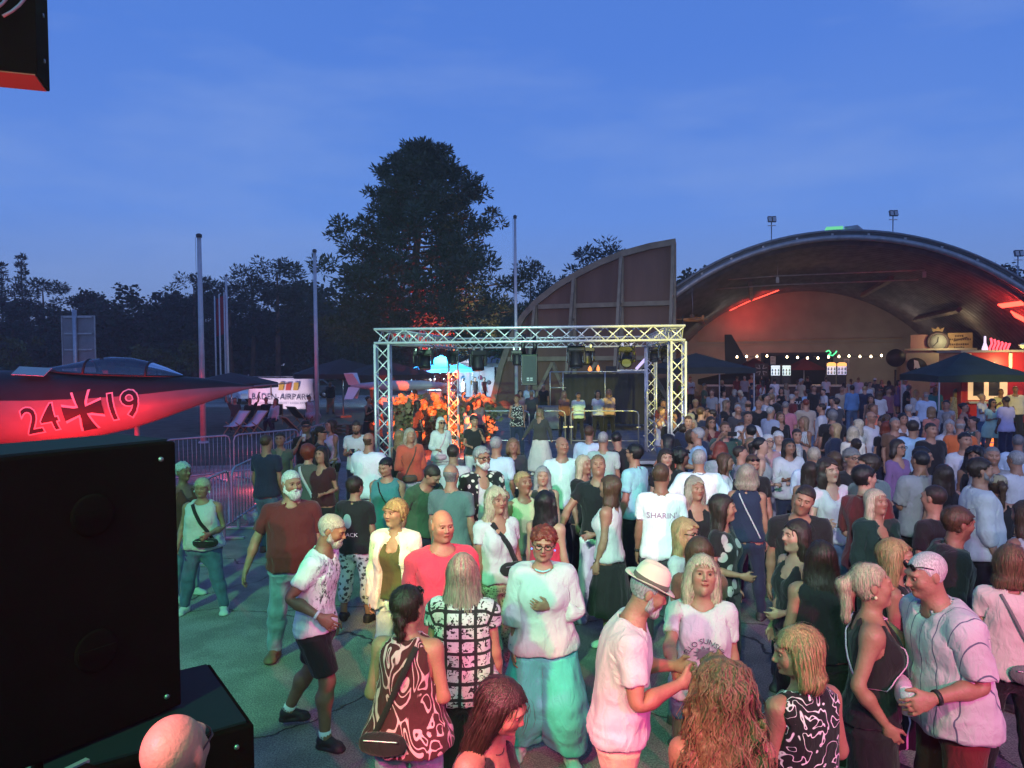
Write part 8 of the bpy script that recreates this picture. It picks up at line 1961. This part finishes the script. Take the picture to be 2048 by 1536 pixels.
P('tan-haired person in white striped sleeveless top looking up', 1608, 832, 1.68, -62, 'f', 'c', ('long', 'light'), ('sleeveless', 'white', 'vstripe', (.25, .27, .25), 1.4), ('jeans', 'denim'), head=(-10, 8, 0), L='cup')
P('person with long brown hair in black, arms folded', 1561, 823, 1.68, 4, 'f', 'b', ('long', 'brown'), ('sweater', 'black'), ('slim', 'black'), L='crossed', R='crossed')
P('person in blue-grey shirt looking sideways', 1541, 812, 1.80, 120, 'm', 'b', ('crop', 'grey'), ('longshirt', (.28, .32, .42)), ('jeans', 'denim'))
P('person in dusty pink polo with grey hair, back turned', 1571, 802, 1.80, 150, 'm', 'b', ('crop', 'salt'), ('polo', (.42, .15, .19)), ('jeans', 'denim'), bulk=1.1)
P('stout grey-haired person in black shirt, back turned', 1665, 820, 1.76, 176, 'm', 'b', ('fluffy', 'salt'), ('tee', 'black'), ('jeans', 'navy'), bulk=1.25)
P('person with pale blond fringe in cream cardigan', 1706, 852, 1.64, 168, 'f', 'b', ('bob', 'pale'), ('sweater', 'cream'), ('slim', 'grey'))
P('second blond person in cream cardigan, nearer the white polo', 1716, 838, 1.66, -140, 'f', 'b', ('mid', 'pale'), ('sweater', (.62, .60, .48)), ('slim', 'grey'))
P('person with dark bun and white headband, back turned', 1712, 876, 1.60, 178, 'f', 'b', ('bun', 'dark'), ('scoop', 'black'), ('slim', 'black'))
P('person with cropped hair in lilac-white shirt, back turned', 1628, 892, 1.80, 158, 'm', 'b', ('crop', 'ash'), ('shirt', (.62, .64, .78)), ('jeans', 'denim'))
P('person with long dark hair over the lilac-white shirt, back turned', 1620, 922, 1.64, 176, 'f', 'b', ('long', 'dark'), ('shell', 'black'), ('slim', 'black'))
P('person with brown bob in white collared top beside the glasses wearer', 1668, 902, 1.64, -170, 'f', 'b', ('bob', 'brown'), ('scoop', 'white'), ('slim', 'black'))
P('brown-haired person in black backless top, back turned', 1660, 938, 1.66, 178, 'f', 'b', ('mid', 'dark'), ('tank', 'black'), ('slim', 'black'))
P('ginger-cropped person in beige shirt, back turned', 1611, 797, 1.82, 178, 'm', 'b', ('crop', 'red'), ('tee', (.38, .31, .24)), ('jeans', 'denim'), bulk=1.1)
P('person in white shirt with dark cropped hair, turned aside', 1643, 806, 1.78, -120, 'm', 'b', ('short', 'dark'), ('tee', 'white'), ('jeans', 'denim'))
P('person in white tee with head bowed, near the denim shirt', 1664, 792, 1.78, -60, 'm', 'b', ('short', 'black'), ('tee', (.70, .72, .80)), ('jeans', 'navy'), head=(0, -20, 0))
P('person in denim shirt, back turned, centre of the forecourt', 1704, 770, 1.82, 178, 'm', 'b', ('full', 'black'), ('longshirt', (.10, .22, .42)), ('jeans', 'denim'))
P('tall person in white shirt, back turned, beside the denim shirt', 1732, 764, 1.84, 172, 'm', 'b', ('short', 'brown'), ('shirt', 'white'), ('chinos', 'black'))
P('person in white wrap top with long brown hair by the white shirt', 1758, 782, 1.68, 170, 'f', 'b', ('long', 'brown'), ('blouse', 'white'), ('slim', 'black'))
P('person in black lettered shirt behind the beige shirt', 1592, 778, 1.72, 10, 'm', 'b', ('short', 'dark'), ('tee', 'black'), ('jeans', 'navy'), extra=[printed('OUT', .16, 1.28, (.6, .6, .6))])
P('person in black shirt with cropped hair facing the stage', 1628, 770, 1.82, 4, 'm', 'b', ('crop', 'brown'), ('tee', 'black'), ('jeans', 'navy'))
P('blond person in black tank top left of the fire-lit pair', 1391, 798, 1.68, 4, 'f', 'b', ('pixie', 'blond'), ('tank', 'black'), ('slim', 'black'))
P('person with long wavy hair and sunglasses on the head', 1453, 800, 1.70, 36, 'f', 'b', ('wavy', 'light'), ('scoop', 'black'), ('slim', 'black'), hat='shades')
P('grey-cropped person in black, behind the filming one', 1476, 808, 1.80, 8, 'm', 'b', ('crop', 'grey'), ('tee', 'char'), ('jeans', 'navy'))
P('bald person close behind the hands-at-mouth person', 1496, 800, 1.78, 170, 'm', 'b', ('rim', 'brown'), ('tee', 'char'), ('jeans', 'navy'))
P('smiling balding person in black polo', 1517, 799, 1.80, -8, 'm', 'b', ('rim', 'salt'), ('polo', 'black'), ('jeans', 'navy'), bulk=1.08)
P('orange-lit person drinking next to the black tank top', 1414, 815, 1.66, 4, 'f', 'b', ('mid', 'dark'), ('scoop', 'maroon'), ('slim', 'black'), R='mouth')
P('person in white vest drinking beside the deck rail', 1324, 812, 1.80, 58, 'm', 'b', ('short', 'brown'), ('tank', 'white'), ('jeans', 'denim'), R='mouth', L='relaxed')
P('person in black printed shirt behind the front truss pillar', 1346, 822, 1.82, 8, 'm', 'b', ('short', 'dark'), ('tee', 'black'), ('jeans', 'navy'))
P('dark-haired person in maroon shirt behind the truss pillar', 1327, 798, 1.74, -20, 'm', 'c', ('short', 'dark'), ('tee', 'maroon'), ('jeans', 'navy'))
P('dark-clad person by the bar with glasses and white collar', 1545, 787, 1.76, 12, 'm', 'b', ('short', 'dark'), ('blazer', 'black'), ('jeans', 'navy'), under=('tee', 'white'), glasses='clear')
P('person with dark cap and navy shirt among the bar queue', 1505, 765, 1.76, 60, 'm', 'b', ('short', 'dark'), ('tee', 'navy'), ('jeans', 'navy'), hat='cap:navy', L='crossed', R='crossed')
P('blond person stooping in grey jacket', 1479, 780, 1.66, -60, 'f', 'b', ('bob', 'pale'), ('sweater', 'grey'), ('jeans', 'denim'), bend=26)
P('boy in pale grey shirt below the blond person in black', 1448, 782, 1.58, 4, 'm', 'b', ('full', 'brown'), ('tee', 'lgrey'), ('jeans', 'denim'))
P('blond laughing person in black shirt at the tent corner', 1444, 760, 1.70, 18, 'f', 'b', ('long', 'blond'), ('fitted', 'black'), ('slim', 'black'), L='crossed', R='crossed')
P('person in dark green shirt with grey hair, in profile at the tent', 1409, 766, 1.78, 70, 'm', 'b', ('crop', 'grey'), ('tee', 'dgreen'), ('jeans', 'navy'), L='read', R='read')
P('person in bright white shirt and black trousers under the tent', 1381, 753, 1.84, 14, 'm', 'b', ('short', 'dark'), ('rolled', 'white'), ('chinos', 'black'), L='read', R='read')
P('person in neon yellow top beside the front truss pillar', 1364, 760, 1.74, -30, 'm', 'b', ('short', 'brown'), ('tee', (.60, .70, .06)), ('slim', 'white'))
P('person in white top between the two truss pillars', 1335, 756, 1.72, 20, 'f', 'b', ('ponytail', 'dark'), ('scoop', 'white'), ('slim', 'black'))
P('person in dark floral shirt between the truss pillars', 1319, 764, 1.72, 40, 'm', 'c', ('short', 'black'), ('shirt', 'black', 'floral', (.45, .38, .2)), ('jeans', 'navy'))
P('person in black shirt and white trousers at the rear truss pillar', 1293, 764, 1.74, 4, 'm', 'b', ('short', 'dark'), ('tee', 'black'), ('chinos', 'white'))
P('person in red and white scarf top beside the disc jockey drape', 1276, 757, 1.72, 10, 'f', 'b', ('wavy', 'brown'), ('blouse', (.55, .35, .32), 'floral', (.40, .04, .05)), ('wide', 'black'), R='mouth')
for lb, x, y, kw in [('maroon-shirted person waiting at the bar', 1474, 752, dict(yaw=160, top=('tee', 'maroon'))), ('person in grey shirt waiting at the bar', 1489, 752, dict(yaw=172, top=('shirt', (.24, .27, .34)), hair=('short', 'grey'))), ('person in salmon shirt waiting at the bar', 1503, 750, dict(yaw=-165, top=('polo', (.50, .22, .18)), hair=('crop', 'grey'))),
  ('person in white shirt at the bar, below the lit fridges', 1549, 757, dict(yaw=172, top=('rolled', (.72, .72, .76)), hair=('short', 'black'))), ('dark-clad long-haired person next to the bar white shirt', 1536, 757, dict(yaw=150, sex='f', top=('tee', 'black'), hair=('mid', 'black'))), ('person in beige jacket below the fridges', 1572, 766, dict(yaw=-150, sex='f', top=('sweater', (.33, .29, .23)), hair=('mid', 'light'))),
  ('person in black leaning at the bar under the doorway', 1615, 752, dict(yaw=176, top=('tee', 'black'), hair=('short', 'dark'))), ('person in red shirt at the bar near the doorway', 1522, 758, dict(yaw=178, top=('tee', (.24, .03, .04)), hair=('short', 'brown'))), ('pale-shirted person at the bar below the orange headers', 1652, 753, dict(yaw=168, top=('tee', (.62, .62, .68)), hair=('short', 'dark'))),
  ('olive-shirted person at the bar near the orange headers', 1684, 749, dict(yaw=-175, top=('tee', (.20, .19, .13)), hair=('crop', 'brown'))), ('person in white at the bar end, small cap', 1702, 757, dict(yaw=165, sex='f', top=('scoop', 'white'), hair=('ponytail', 'brown'))), ('lilac-shirted person at the bar end', 1717, 754, dict(yaw=150, top=('shirt', (.50, .48, .60)), hair=('short', 'light'))),
  ('dark-shirted person in white cap by the kiosk fence', 1750, 756, dict(yaw=140, top=('tee', 'char'), hair=('short', 'dark'), hat='cap:white')), ('long-haired person in plum dress by the kiosk', 1797, 760, dict(yaw=30, sex='f', top=('dress', 'purple'), bot=None, hair=('long', 'dark'))), ('person in black polo bending over by the kiosk', 1818, 768, dict(yaw=70, top=('polo', 'black'), bend=12, hair=('rim', 'grey'), R='read')),
  ('person in white hooded top beside the black polo', 1833, 779, dict(yaw=4, sex='f', top=('sweater', 'white'), hair=('long', 'blond'))), ('person in white cap behind the black polo', 1812, 757, dict(yaw=-10, top=('tee', 'white'), hair=('short', 'grey'), hat='cap:white')), ('heavy bald person in pale blue shirt, back turned', 1852, 783, dict(yaw=165, top=('shirt', (.44, .54, .68)), hair=('rim', 'grey'), bulk=1.2)),
  ('person in teal shirt near the tent leg', 1870, 773, dict(yaw=-20, top=('tee', 'teal'), hair=('rim', 'brown'), bulk=1.15)), ('white-shirted person under the green tent, nearer the kiosk', 1867, 752, dict(yaw=20, top=('tee', 'white'), hair=('short', 'brown'), R='cup')), ('pale blue-shirted person under the green tent', 1887, 754, dict(yaw=-30, top=('shirt', (.55, .62, .66)), hair=('short', 'brown'))),
  ('person in grey patterned dress below the green tent', 1912, 777, dict(yaw=170, sex='f', top=('dress', 'grey', 'floral', (.12, .12, .12)), bot=None, hair=('mid', 'light'))), ('striped-shirt person with dark curls below the tent', 1893, 800, dict(yaw=-40, sex='f', top=('tee', 'white', 'hstripe', (.05, .05, .08), 2.0), hair=('full', 'black'))), ('grey-haired person in printed white shirt, back turned', 1817, 808, dict(yaw=176, top=('shirt', 'white', 'floral', (.25, .3, .4), .6), hair=('short', 'grey'))),
  ('person in coral top before the pale blue back', 1862, 813, dict(yaw=-170, sex='f', top=('scoop', (.52, .20, .15)), hair=('bob', 'light'))), ('dark-haired person in black under the white polo shoulder', 1766, 830, dict(yaw=170, sex='f', top=('scoop', 'black'), hair=('mid', 'dark'))), ('person with burgundy bob, back turned, beside the bald brown shirt', 1772, 842, dict(yaw=160, sex='f', top=('scoop', 'black'), hair=('bob', 'red'))),
  ('person in black lace top with dark hair below the striped shirt', 1928, 805, dict(yaw=40, sex='f', top=('tank', 'black'), hair=('bun', 'black'))), ('person in red checked skirt talking by the bar', 1597, 760, dict(yaw=40, sex='f', top=('scoop', 'white'), bot=('skirt', 'red'), hair=('mid', 'dark'))), ('person in black leather vest at the queue end', 1563, 775, dict(yaw=-30, sex='f', top=('shell', 'black'), hair=('bob', 'dark'))),
  ('tanned person in plum shirt beside the kiosk rail', 1777, 775, dict(yaw=20, top=('tee', (.20, .08, .12)), hair=('short', 'dark'))), ('person in brown dress beyond the white wrap top', 1742, 790, dict(yaw=-30, sex='f', top=('dress', 'brown'), bot=None, hair=('long', 'dark'))), ('person in sand shirt beyond the denim shirt', 1684, 772, dict(yaw=-20, top=('tee', (.42, .36, .28)), hair=('crop', 'brown'))), ('grey-shirted person at the crowd edge under the tent', 1424, 778, dict(yaw=-50, top=('tee', 'grey'), hair=('short', 'brown')))]:
 kw.setdefault('bot', ('jeans', 'navy')); P(lb, x, y, 1.76 if kw.get('sex') != 'f' else 1.67, **kw)
# ---------------------------------------------------------------- on and around the deck
DZ = .21
P('red-haired person in black floral sleeveless top at the deck front', 1034, 799, 1.70, 4, 'f', 'b', ('pixie', 'red'), ('sleeveless', 'black', 'floral', (.6, .58, .5)), ('slim', 'navy'), z0=DZ, dist=20.6, head=(-30, 4, 0), L='relaxed', R='waist')
P('person in cream maxi skirt and dark top swinging an arm', 1080, 814, 1.68, -24, 'f', 'b', ('long', 'light'), ('sweater', (.055, .05, .045)), ('maxi', (.62, .55, .48)), 'offwhite', L='swing', R=((.55, .2, -.8), (.4, .3, -.8)))
P('teenager in pale green shirt with tied scarf behind the long rail', 1157, 791, 1.58, 4, 'm', 'b', ('full', 'dark'), ('shirt', (.50, .62, .54)), ('slim', 'black'), 'black', z0=DZ, dist=24.3, head=(0, -14, 0))
P('person in white printed shirt behind the long deck rail', 1196, 802, 1.62, -6, 'f', 'b', ('mid', 'dark'), ('tee', 'white'), ('slim', 'black'), z0=DZ, dist=24.6)
P('person in peach shirt lit orange behind the deck rail', 1218, 799, 1.64, -8, 'f', 'b', ('mid', 'light'), ('tee', (.65, .40, .26)), ('slim', 'black'), z0=DZ, dist=25.0)
P('person with brown hair in rust top on the deck', 1128, 802, 1.62, 20, 'f', 'b', ('wavy', 'light'), ('scoop', (.26, .12, .08)), ('slim', 'navy'), z0=DZ, dist=24.5)
for lb, x, y, kw in [('person in pink floral dress before the black drape', 1138, 776, dict(yaw=4, sex='f', top=('dress', (.50, .36, .36), 'floral', (.25, .12, .14)), bot=None, hair=('long', 'light'))), ('person with black curls in black before the drape', 1156, 770, dict(yaw=-6, sex='f', top=('scoop', 'black'), hair=('wavy', 'black'))), ('person in white shirt, bald, back turned before the drape', 1187, 770, dict(yaw=168, top=('tee', 'white'), hair=('rim', 'grey'), H=1.8)), ('bald person in black behind the white-shirted one at the drape', 1193, 763, dict(yaw=-20, top=('tee', 'black'), hair=('crop', 'salt'))),
  ('bald person in white shirt below the hung loudspeaker', 1058, 768, dict(yaw=6, top=('shirt', (.62, .62, .70)), hair=('rim', 'salt'))), ('bald person in charcoal shirt before the white one, below the loudspeaker', 1063, 780, dict(yaw=-10, top=('tee', 'char'), hair=('crop', 'salt'))), ('person in black shirt holding a drink near the stand rail', 1087, 768, dict(yaw=-14, top=('tee', 'black'), hair=('crop', 'salt'), R='cup')), ('person in mauve top beside the flagpole foot', 1040, 780, dict(yaw=20, sex='f', top=('scoop', (.32, .20, .20)), hair=('mid', 'dark'))),
  ('dark-haired person in pinkish top, back turned, by the shrub', 940, 806, dict(yaw=160, sex='f', top=('scoop', (.42, .28, .27)), hair=('long', 'dark'))), ('tall person partly hidden behind the shrub glow', 957, 796, dict(yaw=20, sex='f', top=('tank', (.30, .20, .20)), hair=('mid', 'dark')))]:
 kw.setdefault('bot', ('jeans', 'navy')); H_ = kw.pop('H', 1.76 if kw.get('sex') != 'f' else 1.67); P(lb, x, y, H_, **kw)
P('person in black shirt and white trousers touching the face beside the gantry', 948, 830, 1.70, 18, 'f', 'b', ('pixie', 'dark'), ('fitted', 'black'), ('slim', 'white'), 'white', L='mouth', R='waist', head=(6, -8, 0))
P('white-haired person with sunglasses in white blouse', 882, 834, 1.70, 24, 'f', 'b', ('bob', 'white'), ('rolled', 'white'), ('slim', 'lgrey'), glasses='sun', L='read', R='waist', extra=[sling('pale pink bag at the side of the white blouse', (.55, .34, .42), 1, 'front', .01)])
P('person in loose orange-red blouse with belt bag', 820, 856, 1.72, 26, 'f', 'b', ('mid', 'ash'), ('blouse', (.55, .10, .055)), ('wide', 'lgrey'), extra=[sling('brown belt bag over the orange-red blouse', (.14, .08, .05), 1, 'front', .01, low=.95)])
P('person with light brown hair and bare shoulders behind the truss pillar', 800, 860, 1.66, 150, 'f', 'b', ('mid', 'light'), ('tank', 'black'), ('slim', 'black'))
# ---------------------------------------------------------------- along the barriers
P('person in navy shirt and jeans, back turned, beside the barrier', 532, 868, 1.82, 166, 'm', 'b', ('crop', 'brown'), ('tee', 'navy'), ('jeans', 'denim'), 'brown', L='relaxed', R='relaxed', **stride)
P('person in olive top smiling behind the navy shirt', 560, 864, 1.68, 6, 'f', 'b', ('bun', 'dark'), ('scoop', (.14, .12, .09)), ('slim', 'navy'))
P('person in black cap and glasses drinking at the barrier corner', 612, 840, 1.80, 14, 'm', 'b', ('short', 'black'), ('tee', 'black'), ('jeans', 'navy'), hat='cap:black', glasses='clear', R='mouth', extra=[cup('pale cup raised by the person in black cap', 'R', (.6, .6, .5))])
P('person in black cap with badge, in profile', 641, 852, 1.74, 84, 'f', 'b', ('ponytail', 'dark'), ('fitted', 'black'), ('slim', 'black'), hat='cap:black', R='read')
P('person with burgundy hair, grey shirt and leopard trousers, back turned', 616, 888, 1.70, 160, 'f', 'a', ('fluffy', 'red'), ('tee', (.08, .085, .075)), ('chinos', (.42, .40, .32), 'leopard', (.04, .04, .035), 1.5), 'black', L='read', R='relaxed', bulk=1.1, extra=[sling('white-lettered bag strap over the grey shirt', 'white', 1, 'back', .02, pouch=False)])
P('smiling black-haired person in dark maroon top', 643, 892, 1.68, -18, 'f', 'b', ('mid', 'black'), ('scoop', (.045, .012, .016)), ('slim', 'black'), L='waist', R='relaxed')
P('person in mauve sleeveless top and black shorts', 662, 838, 1.74, -48, 'f', 'b', ('bob', 'dark'), ('shell', (.45, .36, .46)), ('hot', 'black'), 'black', L='relaxed', R='waist')
P('person in pale mint shirt looking down at a phone', 712, 840, 1.80, 4, 'm', 'b', ('short', 'dark'), ('tee', (.60, .68, .64)), ('jeans', 'navy'), 'white', L='read', R='read', head=(0, -24, 0), beard=(.003, 'dark'), extra=[phone('small phone held by the person in pale mint shirt', 'R')])
P('bald person in white shirt tinted lilac, back turned', 737, 864, 1.82, 158, 'm', 'b', ('rim', 'brown'), ('shirt', (.74, .74, .80)), ('chinos', 'lgrey'), bulk=1.15, belly=.03)
P('person in teal dress with dark bun and thin strap', 770, 915, 1.66, -14, 'f', 'b', ('bun', 'black'), ('dress', (.05, .19, .20)), None, 'black', bulk=1.22, head=(-10, -14, 0), extra=[sling('thin black strap over the teal dress', 'black', -1, 'front', .006, pouch=False)])
P('person in black shirt printed BLACK on the back and white patterned trousers', 710, 952, 1.60, 168, 'f', 'b', ('full', 'dark'), ('tee', 'black'), ('capri', (.68, .68, .66), 'floral', (.08, .08, .09), .8), 'black', bulk=1.15, head=(-14, 0, 0), extra=[printed('BLACK', .062, 1.10, (.66, .66, .62), True, -.02), printed_shape([[(.045 * math.cos(a) - .03, .085 * math.sin(a)) for a in np.linspace(0, 6.28, 19)[:-1]]], 1.27, (.22, .34, .34), True)])
P('person with spiky white hair in maroon vest, half hidden by the loudspeaker', 366, 924, 1.66, 64, 'f', 'c', ('spiky', 'white'), ('tank', (.10, .03, .025)), ('jeans', 'ldenim'), 'white')
P('short person in sleeveless white blouse, rolled jeans and black bag', 404, 956, 1.56, 4, 'f', 'b', ('pixie', 'pale'), ('sleeveless', 'white'), ('jeans', 'denim'), 'white', bulk=1.18, belly=.03, L='waist', R=((.25, .05, -1), (-.05, .6, -.6)), head=(0, -4, 4), **wide_, extra=[sling('black pouch bag with wide strap over the white blouse', 'black', -1, 'front', .018, low=1.0), earrings((.6, .6, .6), .018), socks((.45, .5, .5))])
P('dark-dressed person with handbag near the missile', 737, 792, 1.68, 68, 'f', 'b', ('bun', 'dark'), ('tank', 'black'), ('midi', 'black'), R='cup', L='read')
P('person in grey shirt beside the handbag carrier', 757, 790, 1.74, -60, 'm', 'b', ('short', 'dark'), ('tee', 'char'), ('jeans', 'navy'))
P('dark-haired person passing before the speckled shrub', 835, 800, 1.72, 120, 'f', 'b', ('mid', 'dark'), ('tee', 'black'), ('slim', 'black'))
P('slim person standing at the parasol pole by the heart lamp', 660, 762, 1.78, 20, 'm', 'b', ('short', 'dark'), ('longshirt', 'navy'), ('chinos', 'khaki'))
for lb, x, Y, kw in [('seated person in red and white striped dress before the banner', 618, 32.5, dict(yaw=40, sex='f', top=('dress', 'white', 'hstripe', (.40, .04, .06), 2.4), bot=None, hair=('bun', 'black'))), ('person seated beside the striped dress at the flagpole', 632, 33.2, dict(yaw=-30, top=('tee', 'grey'), hair=('short', 'brown'))), ('lounging person in black shirt under the jet probe', 500, 30.5, dict(yaw=15, top=('tee', 'black'), hair=('short', 'dark'), L='up')), ('lounging person with raised elbows nearer the jet nose', 470, 31, dict(yaw=20, top=('tee', 'char'), hair=('short', 'brown'), R='up')), ('seated person in grey blanket before the banner', 552, 30, dict(yaw=-20, sex='f', top=('sweater', 'lgrey'), hair=('mid', 'brown'))), ('seated person in dark clothes by the pale deck chairs', 532, 31, dict(yaw=30, top=('tee', 'black'), hair=('short', 'dark'))), ('seated person in black beside the pallets', 830, 28.6, dict(yaw=-70, top=('tee', 'black'), hair=('short', 'dark')))]:
 kw.setdefault('bot', ('jeans', 'navy')); P(lb, x, 800, 1.72, dist=Y, **kw, **sit)
for lb, x, Y, c in [('small figure in white inside the blue tent, leftmost', 853, 46, 'white'), ('small figure in blue at the blue tent counter', 868, 46.4, 'blue'), ('small figure in pale shirt at the tent opening', 888, 45.4, 'lgrey'), ('small figure in dark shirt between blue and white tents', 905, 46, 'navy'), ('small figure in red sitting by the printed tent wall', 968, 48, 'maroon'), ('small figure in black by the printed tent wall', 950, 49, 'black'), ('small figure in white walking by the far tents', 927, 47, 'white')]:
 P(lb, x, 740, 1.74, random.uniform(-60, 60), 'm', 'b', ('short', 'dark'), ('tee', c), ('jeans', 'navy'), dist=Y)

# ---------------------------------------------------------------- more guests filling the forecourt
fr_r = random.Random(21); taken = set(); TC = ('white', 'black', 'navy', 'lblue', 'char', 'maroon', 'beige', 'grey', 'coral', 'dgreen'); CN = dict(lblue='light blue', char='charcoal', dgreen='dark green')
zones = [('under the string lights', 1440, 1780, 752, 775), ('in front of the hangar mouth', 1400, 1800, 776, 806), ('before the green tent', 1400, 1960, 806, 850), ('in the thick of the crowd', 1420, 1960, 850, 930), ('beside the gantry pillar', 1310, 1420, 780, 880)]
for i in range(44):
 zn, xa, xb, ya_, yb_ = zones[i % 5]
 for _ in range(60):
  sx_ = fr_r.choice('mf'); tc_n = fr_r.choice(TC); hs_ = fr_r.choice(('short', 'crop', 'full') if sx_ == 'm' else ('bob', 'mid', 'long', 'ponytail', 'wavy')); hn = fr_r.choice(('dark', 'brown', 'light', 'grey', 'blond', 'black')); fc_ = fr_r.choice((('facing the stage', 0), ('back turned', 180), ('turned aside', 90), ('turned aside', -90)))
  lb = 'person %s in %s top, %s %s hair, %s' % (zn, CN.get(tc_n, tc_n), {'full': 'thick', 'mid': 'shoulder-length', 'bob': 'bobbed', 'crop': 'cropped', 'ponytail': 'tied'}.get(hs_, hs_), hn, fc_[0])
  if lb not in taken: break
 taken.add(lb); P(lb, fr_r.uniform(xa, xb), fr_r.uniform(ya_, yb_), fr_r.uniform(1.58, 1.88) - (.08 if sx_ == 'f' else 0), fc_[1] + fr_r.uniform(-28, 28), sx_, fr_r.choice('aabbc'), (hs_, hn), (fr_r.choice(('tee', 'polo', 'shirt') if sx_ == 'm' else ('scoop', 'tank', 'blouse', 'vtee')), tc_n), ('jeans', fr_r.choice(('navy', 'denim', 'black'))), L=fr_r.choice(('relaxed', 'waist', 'crossed', 'dance')), R=fr_r.choice(('relaxed', 'cup', 'waist', 'dance')), head=(fr_r.uniform(-25, 25), fr_r.uniform(-10, 8), fr_r.uniform(-6, 6)), side=fr_r.uniform(-6, 6), bulk=fr_r.uniform(.92, 1.15))
